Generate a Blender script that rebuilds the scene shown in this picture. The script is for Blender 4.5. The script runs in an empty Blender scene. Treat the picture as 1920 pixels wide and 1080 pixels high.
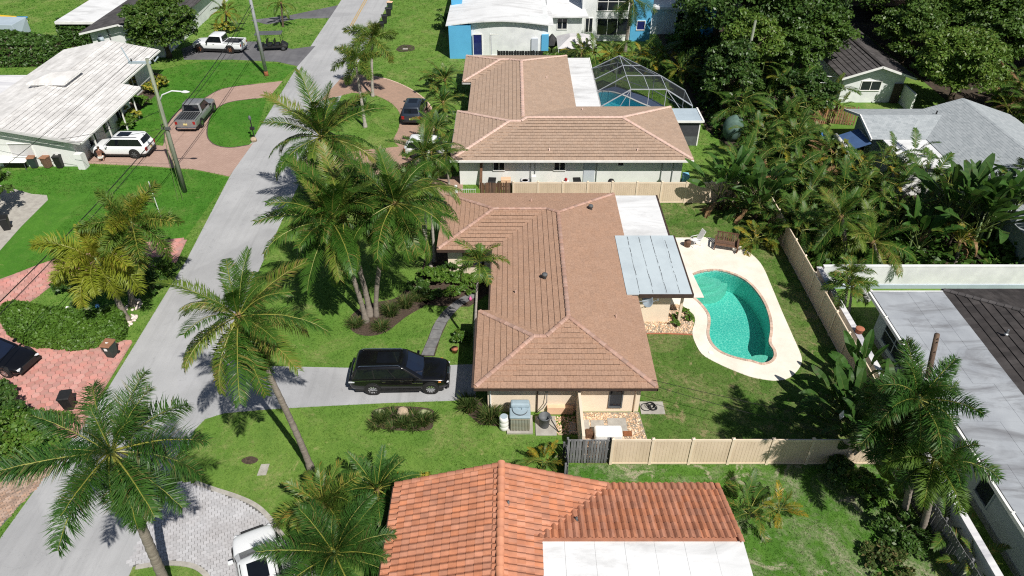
import bpy, math, random
import numpy as np
from mathutils import Vector, Matrix, noise as mnoise
PI = math.pi
R = math.radians
random.seed(7)
rng = np.random.default_rng(11)
SC = bpy.context.scene
COL = SC.collection

# ---------------------------------------------------------------- camera, sky, sun, exposure
cd = bpy.data.cameras.new('camera')
cd.sensor_width = 36.0
cd.lens = 36.0 * 1340 / 1920
cd.clip_start = 0.5
cd.clip_end = 3000
cam = bpy.data.objects.new('camera', cd)
cam.location = (0, 0, 29.0)
cam.rotation_euler = (R(90 - 37.5), 0, 0)
COL.objects.link(cam)
SC.camera = cam

TOSUN = Vector((0.44, -0.69, 1.0)).normalized()
wd = bpy.data.worlds.new('World')
SC.world = wd
wd.use_nodes = True
nt = wd.node_tree
sky = nt.nodes.new('ShaderNodeTexSky')
sky.sky_type = 'NISHITA'
sky.sun_disc = False
sky.sun_elevation = math.asin(TOSUN.z)
sky.sun_rotation = math.atan2(TOSUN.x, TOSUN.y)
nt.links.new(sky.outputs[0], nt.nodes['Background'].inputs[0])
nt.nodes['Background'].inputs[1].default_value = 0.05
sl = bpy.data.lights.new('sun', 'SUN')
sl.energy = 5.0
sl.angle = R(0.5)
sl.color = (1.0, 0.955, 0.88)
so = bpy.data.objects.new('sun', sl)
so.rotation_euler = (-TOSUN).to_track_quat('-Z', 'Y').to_euler()
so.location = (20, -30, 60)
COL.objects.link(so)
SC.cycles.use_denoising = False
SC.cycles.filter_width = 1.15
SC.cycles.max_bounces = 8
SC.cycles.sample_clamp_indirect = 6.0
SC.view_settings.view_transform = 'Standard'
SC.view_settings.look = 'None'
SC.view_settings.exposure = 0.16
SC.view_settings.gamma = 1.0
SC.view_settings.use_curve_mapping = False

# ---------------------------------------------------------------- materials
MATS = {}


class NT:
    """small helper round a node tree"""
    def __init__(s, m):
        s.t = m.node_tree
        s.n = s.t.nodes
        s.l = s.t.links

    def new(s, typ, **kw):
        x = s.n.new('ShaderNode' + typ)
        for k, v in kw.items():
            setattr(x, k, v)
        return x

    def link(s, a, b):
        s.l.new(a, b)

    def math(s, op, a, b=None):
        x = s.new('Math', operation=op)
        for i, q in enumerate((a, b)):
            if q is None:
                continue
            if isinstance(q, (int, float)):
                x.inputs[i].default_value = q
            else:
                s.link(q, x.inputs[i])
        return x.outputs[0]

    def mix(s, f, a, b, mode='MIX'):
        x = s.new('Mix', data_type='RGBA', blend_type=mode)
        for i, q in ((0, f), (6, a), (7, b)):
            if isinstance(q, (int, float)):
                x.inputs[i].default_value = q
            elif isinstance(q, tuple):
                x.inputs[i].default_value = (*q, 1) if len(q) == 3 else q
            else:
                s.link(q, x.inputs[i])
        return x.outputs[2]

    def noise(s, co, scale, detail=3, rough=0.6, dist=0.0):
        x = s.new('TexNoise')
        x.inputs['Scale'].default_value = scale
        x.inputs['Detail'].default_value = detail
        x.inputs['Roughness'].default_value = rough
        x.inputs['Distortion'].default_value = dist
        s.link(co, x.inputs['Vector'])
        return x.outputs['Fac']

    def ramp(s, f, lo, hi, a=0.0, b=1.0):
        x = s.new('MapRange')
        x.inputs[1].default_value = lo
        x.inputs[2].default_value = hi
        x.inputs[3].default_value = a
        x.inputs[4].default_value = b
        s.link(f, x.inputs[0])
        return x.outputs[0]


def mat(name):
    m = bpy.data.materials.new(name)
    m.use_nodes = True
    MATS[name] = m
    k = NT(m)
    b = k.n['Principled BSDF']
    return m, k, b


def plain(name, c1, c2=None, scale=3.0, rough=0.6, metal=0.0, bump=0.0, bscale=None, spec=0.4, vary=0.0, coat=0.0, stretch=None, lo=.35, hi=.65, wpos=False):
    """two-tone noise colour, bump, optional per-piece variation"""
    m, k, b = mat(name)
    co = k.new('NewGeometry').outputs['Position'] if wpos else k.new('TexCoord').outputs['Object']
    if stretch:
        mp = k.new('Mapping')
        mp.inputs['Scale'].default_value = stretch
        k.link(co, mp.inputs[0])
        co = mp.outputs[0]
    if c2 is None:
        c2 = tuple(x * 0.86 for x in c1)
    f = k.ramp(k.noise(co, scale, 5), lo, hi)
    col = k.mix(f, c1, c2)
    if vary:
        at = k.new('Attribute', attribute_name='rnd').outputs['Fac']
        oi = k.new('ObjectInfo').outputs['Random']
        fr = k.math('FRACT', k.math('ADD', at, oi))
        v = k.ramp(fr, 0, 1, 1 - vary, 1 + vary)
        hs = k.new('HueSaturation')
        k.link(v, hs.inputs['Value'])
        fr2 = k.math('FRACT', k.math('MULTIPLY', fr, 7.31))
        k.link(k.ramp(fr2, 0, 1, 1 - vary * .5, 1 + vary * .5), hs.inputs['Saturation'])
        k.link(col, hs.inputs['Color'])
        col = hs.outputs[0]
    k.link(col, b.inputs['Base Color'])
    b.inputs['Roughness'].default_value = rough
    b.inputs['Metallic'].default_value = metal
    b.inputs['Specular IOR Level'].default_value = spec
    b.inputs['Coat Weight'].default_value = coat
    b.inputs['Coat Roughness'].default_value = 0.06
    if bump:
        bp = k.new('Bump')
        bp.inputs['Strength'].default_value = bump
        bp.inputs['Distance'].default_value = 0.03
        k.link(k.noise(co, bscale or scale * 6, 4), bp.inputs['Height'])
        k.link(bp.outputs[0], b.inputs['Normal'])
    return m


def leafmat(name, c1, c2, tip=None, trans=0.35, rough=0.45, spec=0.35, tips=0.15):
    """leaf: per-leaf tone, patchy noise, part of the light passes through"""
    m, k, b = mat(name)
    at = k.new('Attribute', attribute_name='rnd').outputs['Fac']
    oi = k.new('ObjectInfo').outputs['Random']
    fr = k.math('FRACT', k.math('ADD', at, k.math('MULTIPLY', oi, 0.6)))
    geo = k.new('NewGeometry').outputs['Position']
    nz = k.ramp(k.noise(geo, 0.9, 2), .3, .7)
    f = k.math('ADD', k.math('MULTIPLY', fr, .6), k.math('MULTIPLY', nz, .4))
    col = k.mix(f, c1, c2)
    if tip:
        t = k.ramp(fr, 1 - tips - .02, 1 - tips + .05)
        col = k.mix(t, col, tip)
    k.link(col, b.inputs['Base Color'])
    b.inputs['Roughness'].default_value = rough
    b.inputs['Specular IOR Level'].default_value = spec
    tr = k.new('BsdfTranslucent')
    hs = k.new('HueSaturation')
    hs.inputs['Value'].default_value = 1.15
    hs.inputs['Hue'].default_value = 0.485
    k.link(col, hs.inputs['Color'])
    k.link(hs.outputs[0], tr.inputs['Color'])
    ms = k.new('MixShader')
    ms.inputs[0].default_value = trans
    k.link(b.outputs[0], ms.inputs[1])
    k.link(tr.outputs[0], ms.inputs[2])
    k.link(ms.outputs[0], k.n['Material Output'].inputs[0])
    return m


def grasscol(k, co, dark, mid, pale, straw, dry, bare=0.0):
    """patchy lawn colour: broad pale and dark drifts, clumps, straw and bare spots"""
    big = k.ramp(k.noise(co, .14, 4, .6, .6), .36, .62)
    med = k.ramp(k.noise(co, .8, 5, .7, .3), .38, .64)
    mp = k.new('Mapping')
    mp.inputs['Scale'].default_value = (1, .6, 0)
    mp.inputs['Rotation'].default_value = (0, 0, .5)
    k.link(co, mp.inputs[0])
    clp = k.ramp(k.noise(mp.outputs[0], 3.6, 5, .78), .36, .64)
    c = k.mix(big, mid, pale)
    c = k.mix(k.math('MULTIPLY', med, .5), c, dark)
    c = k.mix(k.math('MULTIPLY', clp, .45), c, dark)
    st = k.ramp(k.noise(co, .38, 6, .75, .8), .50 - bare, .66 - bare)
    st2 = k.ramp(k.noise(co, 4.5, 5, .8), .36, .60)
    c = k.mix(k.math('MULTIPLY', k.math('MULTIPLY', st, st2), dry), c, straw)
    # crisp little bare spots
    sp = k.ramp(k.noise(co, .55, 7, .72, 1.0), .63 - bare, .68 - bare)
    c = k.mix(k.math('MULTIPLY', sp, dry), c, tuple(x * 1.05 for x in straw))
    return c, mp.outputs[0]


def grassmat(name, dark, mid, pale, straw, dry=.5, bare=0.0):
    m, k, b = mat(name)
    co = k.new('NewGeometry').outputs['Position']
    c, mpo = grasscol(k, co, dark, mid, pale, straw, dry, bare)
    fin = k.ramp(k.noise(mpo, 13, 4, .8), .34, .66)
    tiny = k.ramp(k.noise(co, 40, 3, .85), .3, .7)
    c = k.mix(k.math('MULTIPLY', fin, .6), c, dark)
    c = k.mix(k.math('MULTIPLY', tiny, .4), c, pale)
    k.link(c, b.inputs['Base Color'])
    b.inputs['Roughness'].default_value = .8
    b.inputs['Specular IOR Level'].default_value = .15
    bp = k.new('Bump')
    bp.inputs['Strength'].default_value = .6
    bp.inputs['Distance'].default_value = .05
    k.link(k.noise(co, 26, 4, .85), bp.inputs['Height'])
    k.link(bp.outputs[0], b.inputs['Normal'])
    # blades standing on this lawn share its drifts
    m, k, b = mat('blade_' + name)
    co = k.new('NewGeometry').outputs['Position']
    c, mpo = grasscol(k, co, dark, mid, pale, straw, dry, bare)
    at = k.new('Attribute', attribute_name='rnd').outputs['Fac']
    hs = k.new('HueSaturation')
    k.link(k.ramp(at, 0, 1, .65, 1.55), hs.inputs['Value'])
    k.link(c, hs.inputs['Color'])
    k.link(hs.outputs[0], b.inputs['Base Color'])
    b.inputs['Roughness'].default_value = .7
    b.inputs['Specular IOR Level'].default_value = .12
    tr = k.new('BsdfTranslucent')
    k.link(hs.outputs[0], tr.inputs['Color'])
    ms = k.new('MixShader')
    ms.inputs[0].default_value = .4
    k.link(b.outputs[0], ms.inputs[1])
    k.link(tr.outputs[0], ms.inputs[2])
    k.link(ms.outputs[0], k.n['Material Output'].inputs[0])


grassmat('lawn', (.045, .125, .017), (.105, .230, .030), (.205, .315, .062), (.40, .35, .17), .75)
grassmat('lawn_lush', (.026, .105, .010), (.060, .200, .018), (.105, .260, .030), (.27, .28, .10), .5)
grassmat('lawn_dry', (.036, .098, .015), (.080, .178, .026), (.140, .225, .046), (.34, .27, .155), .95, .045)
grassmat('weeds', (.030, .100, .012), (.066, .190, .018), (.115, .235, .034), (.44, .38, .30), 1.0, .045)
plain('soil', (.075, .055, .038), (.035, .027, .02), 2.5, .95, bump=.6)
plain('mulch', (.10, .07, .05), (.045, .032, .022), 9, .95, bump=.9)
plain('sand', (.34, .30, .24), (.2, .17, .13), 3, .95, bump=.5)


def asphalt(name, c1, c2, crack=(.12, .12, .13)):
    m, k, b = mat(name)
    co = k.new('TexCoord').outputs['Object']
    f = k.ramp(k.noise(co, .35, 5, .6), .35, .65)
    c = k.mix(f, c1, c2)
    mp = k.new('Mapping')
    mp.inputs['Scale'].default_value = (2.2, .09, 1)
    k.link(co, mp.inputs[0])
    tr = k.ramp(k.noise(mp.outputs[0], 1.0, 4), .48, .7)
    c = k.mix(k.math('MULTIPLY', tr, .35), c, tuple(x * .72 for x in c2))
    sp = k.ramp(k.noise(co, 60, 2, .8), .62, .72)
    c = k.mix(k.math('MULTIPLY', sp, .35), c, crack)
    st = k.ramp(k.noise(co, 1.7, 6, .75, 1.2), .60, .72)
    c = k.mix(k.math('MULTIPLY', st, .34), c, crack)
    # hair cracks: thin band where a distorted noise crosses a level
    nz = k.noise(co, .5, 8, .62, 2.5)
    d = k.math('ABSOLUTE', k.math('SUBTRACT', nz, .5))
    ck = k.ramp(d, .0, .0035, 1, 0)
    gate = k.ramp(k.noise(co, .12, 3), .45, .6)
    c = k.mix(k.math('MULTIPLY', k.math('MULTIPLY', ck, gate), .75), c, crack)
    pt = k.ramp(k.noise(co, .09, 2, .3), .585, .60)
    c = k.mix(k.math('MULTIPLY', pt, .16), c, crack)
    oil = k.ramp(k.noise(co, .9, 3, .5, .3), .70, .78)
    c = k.mix(k.math('MULTIPLY', oil, .4), c, crack)
    k.link(c, b.inputs['Base Color'])
    b.inputs['Roughness'].default_value = .85
    b.inputs['Specular IOR Level'].default_value = .25
    bp = k.new('Bump')
    bp.inputs['Strength'].default_value = .35
    bp.inputs['Distance'].default_value = .01
    k.link(k.noise(co, 70, 3), bp.inputs['Height'])
    k.link(bp.outputs[0], b.inputs['Normal'])


asphalt('road', (.41, .415, .425), (.35, .355, .365))
asphalt('driveway', (.41, .415, .43), (.34, .345, .355))
asphalt('gravel_drive', (.17, .17, .18), (.11, .11, .12), (.05, .05, .05))
plain('road_yellow', (.50, .30, .05), (.38, .30, .17), 4, .8)
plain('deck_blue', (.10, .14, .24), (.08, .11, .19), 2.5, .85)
plain('concrete', (.42, .40, .36), (.32, .30, .27), 2.5, .85, bump=.2)
plain('slab_grey', (.20, .20, .20), (.13, .13, .135), 3, .85, bump=.3, vary=.12)
plain('deck', (.80, .75, .66), (.70, .64, .55), .9, .75, bump=.15)
plain('coping', (.60, .45, .36), (.48, .34, .27), 6, .8, bump=.3, vary=.2)
plain('joint_dark', (.12, .085, .075), (.06, .05, .045), 4, .95)
plain('joint_red', (.26, .13, .115), (.17, .10, .09), 4, .95)
plain('edge_red', (.46, .24, .21), (.36, .20, .18), 2, .9, bump=.3)
plain('joint_grey', (.16, .155, .15), (.10, .10, .10), 4, .95)
plain('hex_paver', (.56, .25, .22), (.46, .27, .23), .8, .85, bump=.3, bscale=20, vary=.15)
plain('grey_paver', (.47, .47, .49), (.40, .39, .40), .8, .85, bump=.3, bscale=20, vary=.1)
plain('tan_paver', (.40, .27, .20), (.33, .24, .19), .8, .85, bump=.3, bscale=20, vary=.3)
plain('pebble_pale', (.72, .55, .40), (.50, .33, .2), 5, .8, vary=.35)


def brickmat(name, c1, c2, mortar, w, h, scale=1.0):
    m, k, b = mat(name)
    co = k.new('TexCoord').outputs['Object']
    br = k.new('TexBrick')
    k.link(co, br.inputs['Vector'])
    br.inputs['Color1'].default_value = (*c1, 1)
    br.inputs['Color2'].default_value = (*c2, 1)
    br.inputs['Mortar'].default_value = (*mortar, 1)
    br.inputs['Scale'].default_value = scale
    br.inputs['Mortar Size'].default_value = .012
    br.inputs['Brick Width'].default_value = w
    br.inputs['Row Height'].default_value = h
    c = k.mix(k.math('MULTIPLY', k.ramp(k.noise(co, .6, 4), .3, .7), .45), br.outputs[0], tuple(x * .75 for x in c2))
    k.link(c, b.inputs['Base Color'])
    b.inputs['Roughness'].default_value = .9
    b.inputs['Specular IOR Level'].default_value = .2


brickmat('tan_brick', (.46, .30, .22), (.36, .25, .19), (.22, .15, .12), .24, .12)
brickmat('pink_brick', (.47, .33, .27), (.40, .27, .22), (.27, .19, .16), .24, .12)

# walls, roofs
plain('wall_white', (.76, .78, .78), (.62, .64, .65), .9, .75, bump=.15, bscale=30)
plain('wall_cream', (.80, .68, .54), (.72, .61, .48), .7, .8, bump=.2, bscale=30)
plain('wall_pale', (.74, .75, .74), (.66, .67, .66), .7, .8, bump=.2, bscale=30)
plain('wall_blue', (.10, .40, .66), (.09, .36, .60), .7, .7)
plain('wall_greengrey', (.36, .43, .41), (.32, .38, .37), .6, .75)
plain('trim_white', (.82, .82, .80), (.72, .72, .70), 2, .55)
plain('trim_brown', (.07, .045, .035), (.045, .03, .025), 4, .6)
plain('brown_tile', (.420, .268, .190), (.31, .193, .136), 11, .88, bump=.3, bscale=40, vary=.045, spec=.2, wpos=True)
plain('brown_ridge', (.46, .30, .24), (.34, .21, .165), 3, .85, bump=.2, vary=.16)
plain('tan_tile', (.435, .318, .240), (.33, .235, .178), 11, .88, bump=.3, bscale=40, vary=.06, spec=.2, wpos=True)
plain('tan_ridge', (.62, .45, .38), (.53, .37, .31), 3, .85, vary=.08)
plain('terracotta', (.50, .220, .130), (.37, .160, .098), 1.6, .8, bump=.25, bscale=30, vary=.12, spec=.25, wpos=True)
plain('terracotta_ridge', (.53, .23, .13), (.44, .185, .11), 2, .75, vary=.06)
plain('white_tile', (.70, .69, .68), (.52, .51, .50), 1.2, .8, bump=.3, vary=.07, stretch=(1, .35, 1), wpos=True)
plain('dark_tile', (.062, .056, .055), (.04, .036, .036), 1.5, .8, bump=.3, vary=.22, spec=.2, wpos=True)
plain('slate_tile', (.085, .078, .078), (.055, .05, .05), 1.2, .75, vary=.2)
plain('roof_deck', (.075, .05, .04), (.05, .035, .03), 3, .95)
plain('mortar_black', (.03, .025, .022), (.02, .02, .02), 3, .9)
plain('flat_blue_grey', (.40, .48, .54), (.34, .41, .47), .5, .55, bump=.1)


def flatroof(name, c1, c2, stain):
    m, k, b = mat(name)
    co = k.new('TexCoord').outputs['Object']
    c = k.mix(k.ramp(k.noise(co, .5, 4), .35, .65), c1, c2)
    mp = k.new('Mapping')
    mp.inputs['Scale'].default_value = (.35, 1.2, 1)
    mp.inputs['Rotation'].default_value = (0, 0, .35)
    k.link(co, mp.inputs[0])
    s1 = k.ramp(k.noise(mp.outputs[0], .45, 6, .68, 1.2), .47, .66)
    c = k.mix(k.math('MULTIPLY', s1, .9), c, stain)
    s2 = k.ramp(k.noise(co, 5, 6, .75), .58, .75)
    c = k.mix(k.math('MULTIPLY', s2, .25), c, stain)
    k.link(c, b.inputs['Base Color'])
    b.inputs['Roughness'].default_value = .6
    b.inputs['Specular IOR Level'].default_value = .3


flatroof('flat_grey', (.37, .395, .425), (.29, .31, .34), (.16, .163, .175))
flatroof('white_roof', (.72, .73, .74), (.66, .67, .68), (.50, .505, .51))
plain('patio_grey', (.48, .55, .59), (.38, .44, .48), .55, .6, lo=.42, hi=.8)
plain('net_green', (.10, .17, .14), (.06, .11, .09), 3, .8)
flatroof('dirty_white', (.72, .72, .73), (.62, .62, .64), (.33, .33, .38))


def shingle(name, c1, c2, c3):
    m, k, b = mat(name)
    co = k.new('TexCoord').outputs['Object']
    at = k.new('Attribute', attribute_name='rnd').outputs['Fac']
    f = k.ramp(k.noise(co, 1.4, 5, .75), .3, .7)
    c = k.mix(f, c1, c2)
    c = k.mix(k.ramp(at, .0, 1.0, 0, .8), c, c3)
    c = k.mix(k.math('MULTIPLY', k.ramp(k.noise(co, 70, 2), .4, .7), .3), c, c1)
    k.link(c, b.inputs['Base Color'])
    b.inputs['Roughness'].default_value = .9
    b.inputs['Specular IOR Level'].default_value = .2


shingle('grey_shingle', (.26, .29, .31), (.33, .36, .38), (.40, .43, .45))

# glass, metal, plastics
plain('glass_dark', (.012, .015, .022), (.018, .022, .032), 2, .06, spec=.6)
plain('glass_blue', (.02, .03, .14), (.015, .02, .10), 2, .08, spec=.6)
plain('glass_car', (.006, .007, .010), (.008, .010, .014), 2, .04, spec=.6)
plain('glass_windscreen', (.010, .016, .035), (.010, .014, .028), 2, .03, spec=.8)
plain('metal_white', (.72, .74, .76), (.66, .68, .70), 2, .45, spec=.5)
plain('cage_grey', (.40, .43, .47), (.34, .37, .41), 2, .5)
plain('metal_grey', (.35, .37, .39), (.28, .30, .32), 3, .45, metal=.6)
plain('chrome', (.75, .75, .76), (.6, .6, .62), 5, .18, metal=1.0)
plain('black_plastic', (.014, .014, .015), (.02, .02, .021), 4, .45)
plain('rubber', (.012, .012, .013), (.018, .017, .017), 6, .8)
plain('car_black', (.004, .004, .005), (.005, .005, .006), 2, .22, spec=.5, coat=.6)
plain('car_white', (.78, .80, .82), (.74, .76, .78), 2, .3, coat=.6)
plain('car_grey', (.26, .265, .272), (.235, .24, .247), 3, .35, metal=.3, coat=.8)
plain('car_blue', (.035, .046, .066), (.03, .04, .058), 3, .3, metal=.3, coat=.8)
plain('lamp_red', (.35, .02, .02), (.25, .015, .015), 6, .2)
plain('lamp_clear', (.7, .72, .75), (.5, .52, .55), 9, .12)
plain('lamp_amber', (.7, .30, .08), (.6, .22, .05), 9, .2)
plain('plate_yellow', (.75, .62, .25), (.7, .6, .3), 20, .5)
plain('pole_green', (.25, .28, .21), (.17, .19, .145), 2.5, .85, stretch=(3, 3, .25), bump=.4)
plain('pole_brown', (.17, .115, .08), (.09, .06, .045), 2.5, .9, stretch=(4, 4, .3), bump=.5)
plain('pole_metal', (.46, .48, .50), (.38, .40, .42), 2, .5, metal=.3)
plain('wire_black', (.010, .010, .010), (.012, .012, .012), 3, .6)
plain('fence_tan', (.66, .535, .40), (.54, .43, .31), .8, .6, bump=.05, wpos=True, stretch=(1.5, 1.5, .5), lo=.42, hi=.75)
plain('fence_cap', (.74, .62, .48), (.68, .56, .42), .9, .55)
plain('wood_grey', (.22, .225, .23), (.10, .10, .105), 3, .9, stretch=(5, 5, .4), bump=.5, vary=.35)
plain('wood_brown', (.17, .095, .06), (.09, .05, .032), 3, .85, stretch=(5, 5, .4), bump=.4, vary=.3)
plain('wood_warm', (.36, .20, .11), (.24, .13, .075), 3, .85, stretch=(5, 5, .4), bump=.4, vary=.25)
plain('bin_green', (.03, .05, .045), (.022, .038, .035), 3, .55)
plain('bin_brown', (.30, .15, .085), (.24, .12, .07), 3, .6)
plain('bin_black', (.012, .013, .014), (.02, .02, .021), 3, .55)
plain('plastic_white', (.80, .80, .78), (.74, .74, .72), 3, .5)
plain('plastic_yellow', (.75, .50, .03), (.68, .42, .02), 3, .45)
plain('plastic_blue', (.06, .27, .55), (.05, .22, .46), 3, .45)
plain('plastic_cyan', (.25, .55, .75), (.2, .5, .7), 3, .45)
plain('plastic_green', (.04, .12, .06), (.03, .09, .05), 3, .45)
plain('awning_blue', (.06, .12, .26), (.05, .10, .22), 2, .7)
plain('lounge_blue', (.05, .19, .48), (.04, .16, .40), 3, .75)
plain('ac_blue', (.33, .42, .48), (.28, .36, .41), 2, .5)
plain('ac_fin', (.30, .32, .27), (.23, .18, .11), 1.6, .55, stretch=(.3, .3, 1.3))
plain('can_grey', (.11, .12, .13), (.08, .085, .09), 3, .6)
plain('tarp_black', (.012, .012, .014), (.02, .02, .022), 3, .55, bump=.4)
plain('canvas_grey', (.58, .57, .58), (.5, .49, .5), 1.5, .8)
plain('terracotta_pot', (.42, .16, .09), (.34, .12, .07), 5, .8)
plain('orange', (.75, .14, .04), (.6, .10, .03), 5, .5)
plain('skin', (.42, .24, .17), (.36, .20, .14), 5, .6)
plain('hair_brown', (.05, .028, .018), (.03, .018, .012), 8, .6)
plain('shirt_brown', (.16, .07, .045), (.11, .05, .035), 8, .85)
plain('shorts_white', (.72, .70, .68), (.6, .58, .56), 8, .85)
plain('rock', (.48, .38, .27), (.30, .23, .16), 5, .9, bump=.9, bscale=9)
plain('rock_moss', (.36, .37, .22), (.22, .26, .12), 4, .95, bump=.9, bscale=12)
plain('door_paint', (.52, .56, .62), (.48, .52, .58), 2, .5)
plain('peach_board', (.76, .50, .33), (.70, .45, .30), 2, .7)
plain('pink_flower', (.7, .18, .4), (.6, .12, .3), 5, .6)
plain('blue_ball', (.15, .4, .75), (.1, .3, .6), 5, .2)
plain('stone_white', (.74, .66, .60), (.58, .48, .42), 9, .85, vary=.2)
plain('rust', (.28, .10, .04), (.18, .07, .03), 6, .9)
plain('pvc_screen', (.05, .052, .06), (.04, .042, .05), 3, .8)

# vegetation
leafmat('coconut_leaf', (.024, .082, .010), (.075, .155, .020), (.20, .17, .045), 0.24, 0.42, 0.28, .07)
leafmat('coconut_yellow', (.065, .140, .018), (.165, .225, .034), (.26, .21, .06), 0.3, 0.42, 0.28, .15)
leafmat('foxtail_leaf', (.048, .115, .018), (.125, .195, .028), (.26, .24, .05), 0.25, 0.5, 0.2, .12)
leafmat('foxtail_yellow', (.155, .215, .020), (.310, .340, .034), (.38, .33, .05), .34, .5, .3, .12)
leafmat('royal_leaf', (.020, .078, .014), (.060, .135, .022), (.16, .14, .05), 0.24, 0.42, 0.28, .06)
leafmat('areca_leaf', (.048, .125, .018), (.135, .215, .034), (.28, .20, .04), .35, .4, .4, .1)
leafmat('areca_gold', (.11, .16, .018), (.26, .26, .03), (.45, .30, .03), .35, .4, .4, .2)
leafmat('jungle_leaf', (.028, .088, .014), (.090, .170, .027), (.12, .09, .03), 0.25, 0.45, 0.28, .06)
leafmat('dead_leaf', (.20, .115, .055), (.30, .19, .10), (.36, .24, .14), .25, .8, .15)
leafmat('banana_leaf', (.030, .10, .014), (.075, .17, .03), (.12, .16, .05), .4, .5, .3, .08)
leafmat('banana_dark', (.024, .076, .014), (.066, .140, .026), (.07, .09, .03), .35, .5, .3, .08)
leafmat('tree_leaf', (.036, .092, .014), (.105, .185, .030), (.10, .15, .03), .3, .45, .4, .12)
leafmat('tree_leaf_deep', (.026, .074, .014), (.078, .148, .028), (.07, .11, .025), .3, .42, .45, .1)
leafmat('tree_leaf_bright', (.060, .135, .018), (.150, .245, .036), (.15, .2, .04), .32, .45, .4, .12)
leafmat('hedge_leaf', (.050, .125, .016), (.125, .235, .030), (.12, .18, .03), .3, .45, .4, .12)
leafmat('hedge_dark', (.028, .080, .014), (.075, .150, .026), (.08, .13, .03), .3, .45, .4, .1)
leafmat('croton_yellow', (.055, .125, .022), (.22, .26, .035), (.44, .38, .05), .3, .45, .4, .3)
leafmat('reed_leaf', (.035, .07, .016), (.085, .125, .03), (.2, .17, .07), .3, .6, .2, .12)
plain('rachis', (.30, .29, .055), (.20, .21, .04), 3, .5)
plain('rachis_green', (.10, .14, .03), (.08, .11, .03), 3, .5)
plain('trunk_grey', (.27, .235, .20), (.17, .145, .12), 2.5, .9, stretch=(.6, .6, 4), bump=.5)
plain('trunk_pale', (.42, .39, .35), (.30, .27, .24), 2.5, .85, stretch=(.6, .6, 4), bump=.3)
plain('trunk_brown', (.11, .08, .055), (.06, .045, .032), 3, .95, bump=.6)
plain('crownshaft', (.10, .17, .05), (.14, .19, .07), 3, .5)
plain('coconut', (.26, .27, .035), (.20, .24, .03), 4, .5)
plain('fibre', (.26, .17, .08), (.16, .10, .05), 7, .95, bump=.6)

# water: tinted, lets the sun through to the shell, reflects by fresnel
m, k, b = mat('pool_water')
co = k.new('TexCoord').outputs['Object']
tp = k.new('BsdfTransparent')
tp.inputs[0].default_value = (.60, .91, .87, 1)
gl = k.new('BsdfGlossy')
gl.inputs['Roughness'].default_value = .04
fr = k.new('Fresnel')
fr.inputs[0].default_value = 1.33
bp = k.new('Bump')
bp.inputs['Strength'].default_value = .5
bp.inputs['Distance'].default_value = .03
h = k.math('ADD', k.noise(co, 4.5, 3, .5, .6), k.math('MULTIPLY', k.noise(co, 14, 2), .3))
k.link(h, bp.inputs['Height'])
k.link(bp.outputs[0], gl.inputs['Normal'])
k.link(bp.outputs[0], fr.inputs['Normal'])
ms = k.new('MixShader')
k.link(fr.outputs[0], ms.inputs[0])
k.link(tp.outputs[0], ms.inputs[1])
k.link(gl.outputs[0], ms.inputs[2])
k.link(ms.outputs[0], k.n['Material Output'].inputs[0])


def plaster(name, c1, c2, pat):
    m, k, b = mat(name)
    co = k.new('TexCoord').outputs['Object']
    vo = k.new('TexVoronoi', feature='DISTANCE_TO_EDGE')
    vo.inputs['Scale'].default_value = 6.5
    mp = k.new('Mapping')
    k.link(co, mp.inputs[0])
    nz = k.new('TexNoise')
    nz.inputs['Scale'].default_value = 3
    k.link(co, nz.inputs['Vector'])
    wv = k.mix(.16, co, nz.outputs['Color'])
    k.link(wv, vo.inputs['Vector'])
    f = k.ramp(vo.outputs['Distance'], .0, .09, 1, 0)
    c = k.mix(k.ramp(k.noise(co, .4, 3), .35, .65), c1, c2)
    c = k.mix(k.math('MULTIPLY', f, pat), c, (.75, .95, .85))  # pale web of water shimmer painted into the shell colour
    k.link(c, b.inputs['Base Color'])
    b.inputs['Roughness'].default_value = .7


plaster('pool_plaster', (.125, .51, .45), (.10, .45, .41), .5)
plaster('pool_step', (.21, .47, .38), (.18, .43, .36), .3)
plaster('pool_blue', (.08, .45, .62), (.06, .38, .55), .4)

# insect screen of the pool cage: fine dark mesh, mostly open
m, k, b = mat('insect_screen')
tp = k.new('BsdfTransparent')
ms = k.new('MixShader')
ms.inputs[0].default_value = .48
b.inputs['Base Color'].default_value = (.02, .022, .028, 1)
b.inputs['Roughness'].default_value = .8
k.link(tp.outputs[0], ms.inputs[1])
k.link(b.outputs[0], ms.inputs[2])
k.link(ms.outputs[0], k.n['Material Output'].inputs[0])


# ---------------------------------------------------------------- mesh helpers
def link(o, parent=None):
    COL.objects.link(o)
    if parent is not None:
        o.parent = parent
    return o


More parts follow.
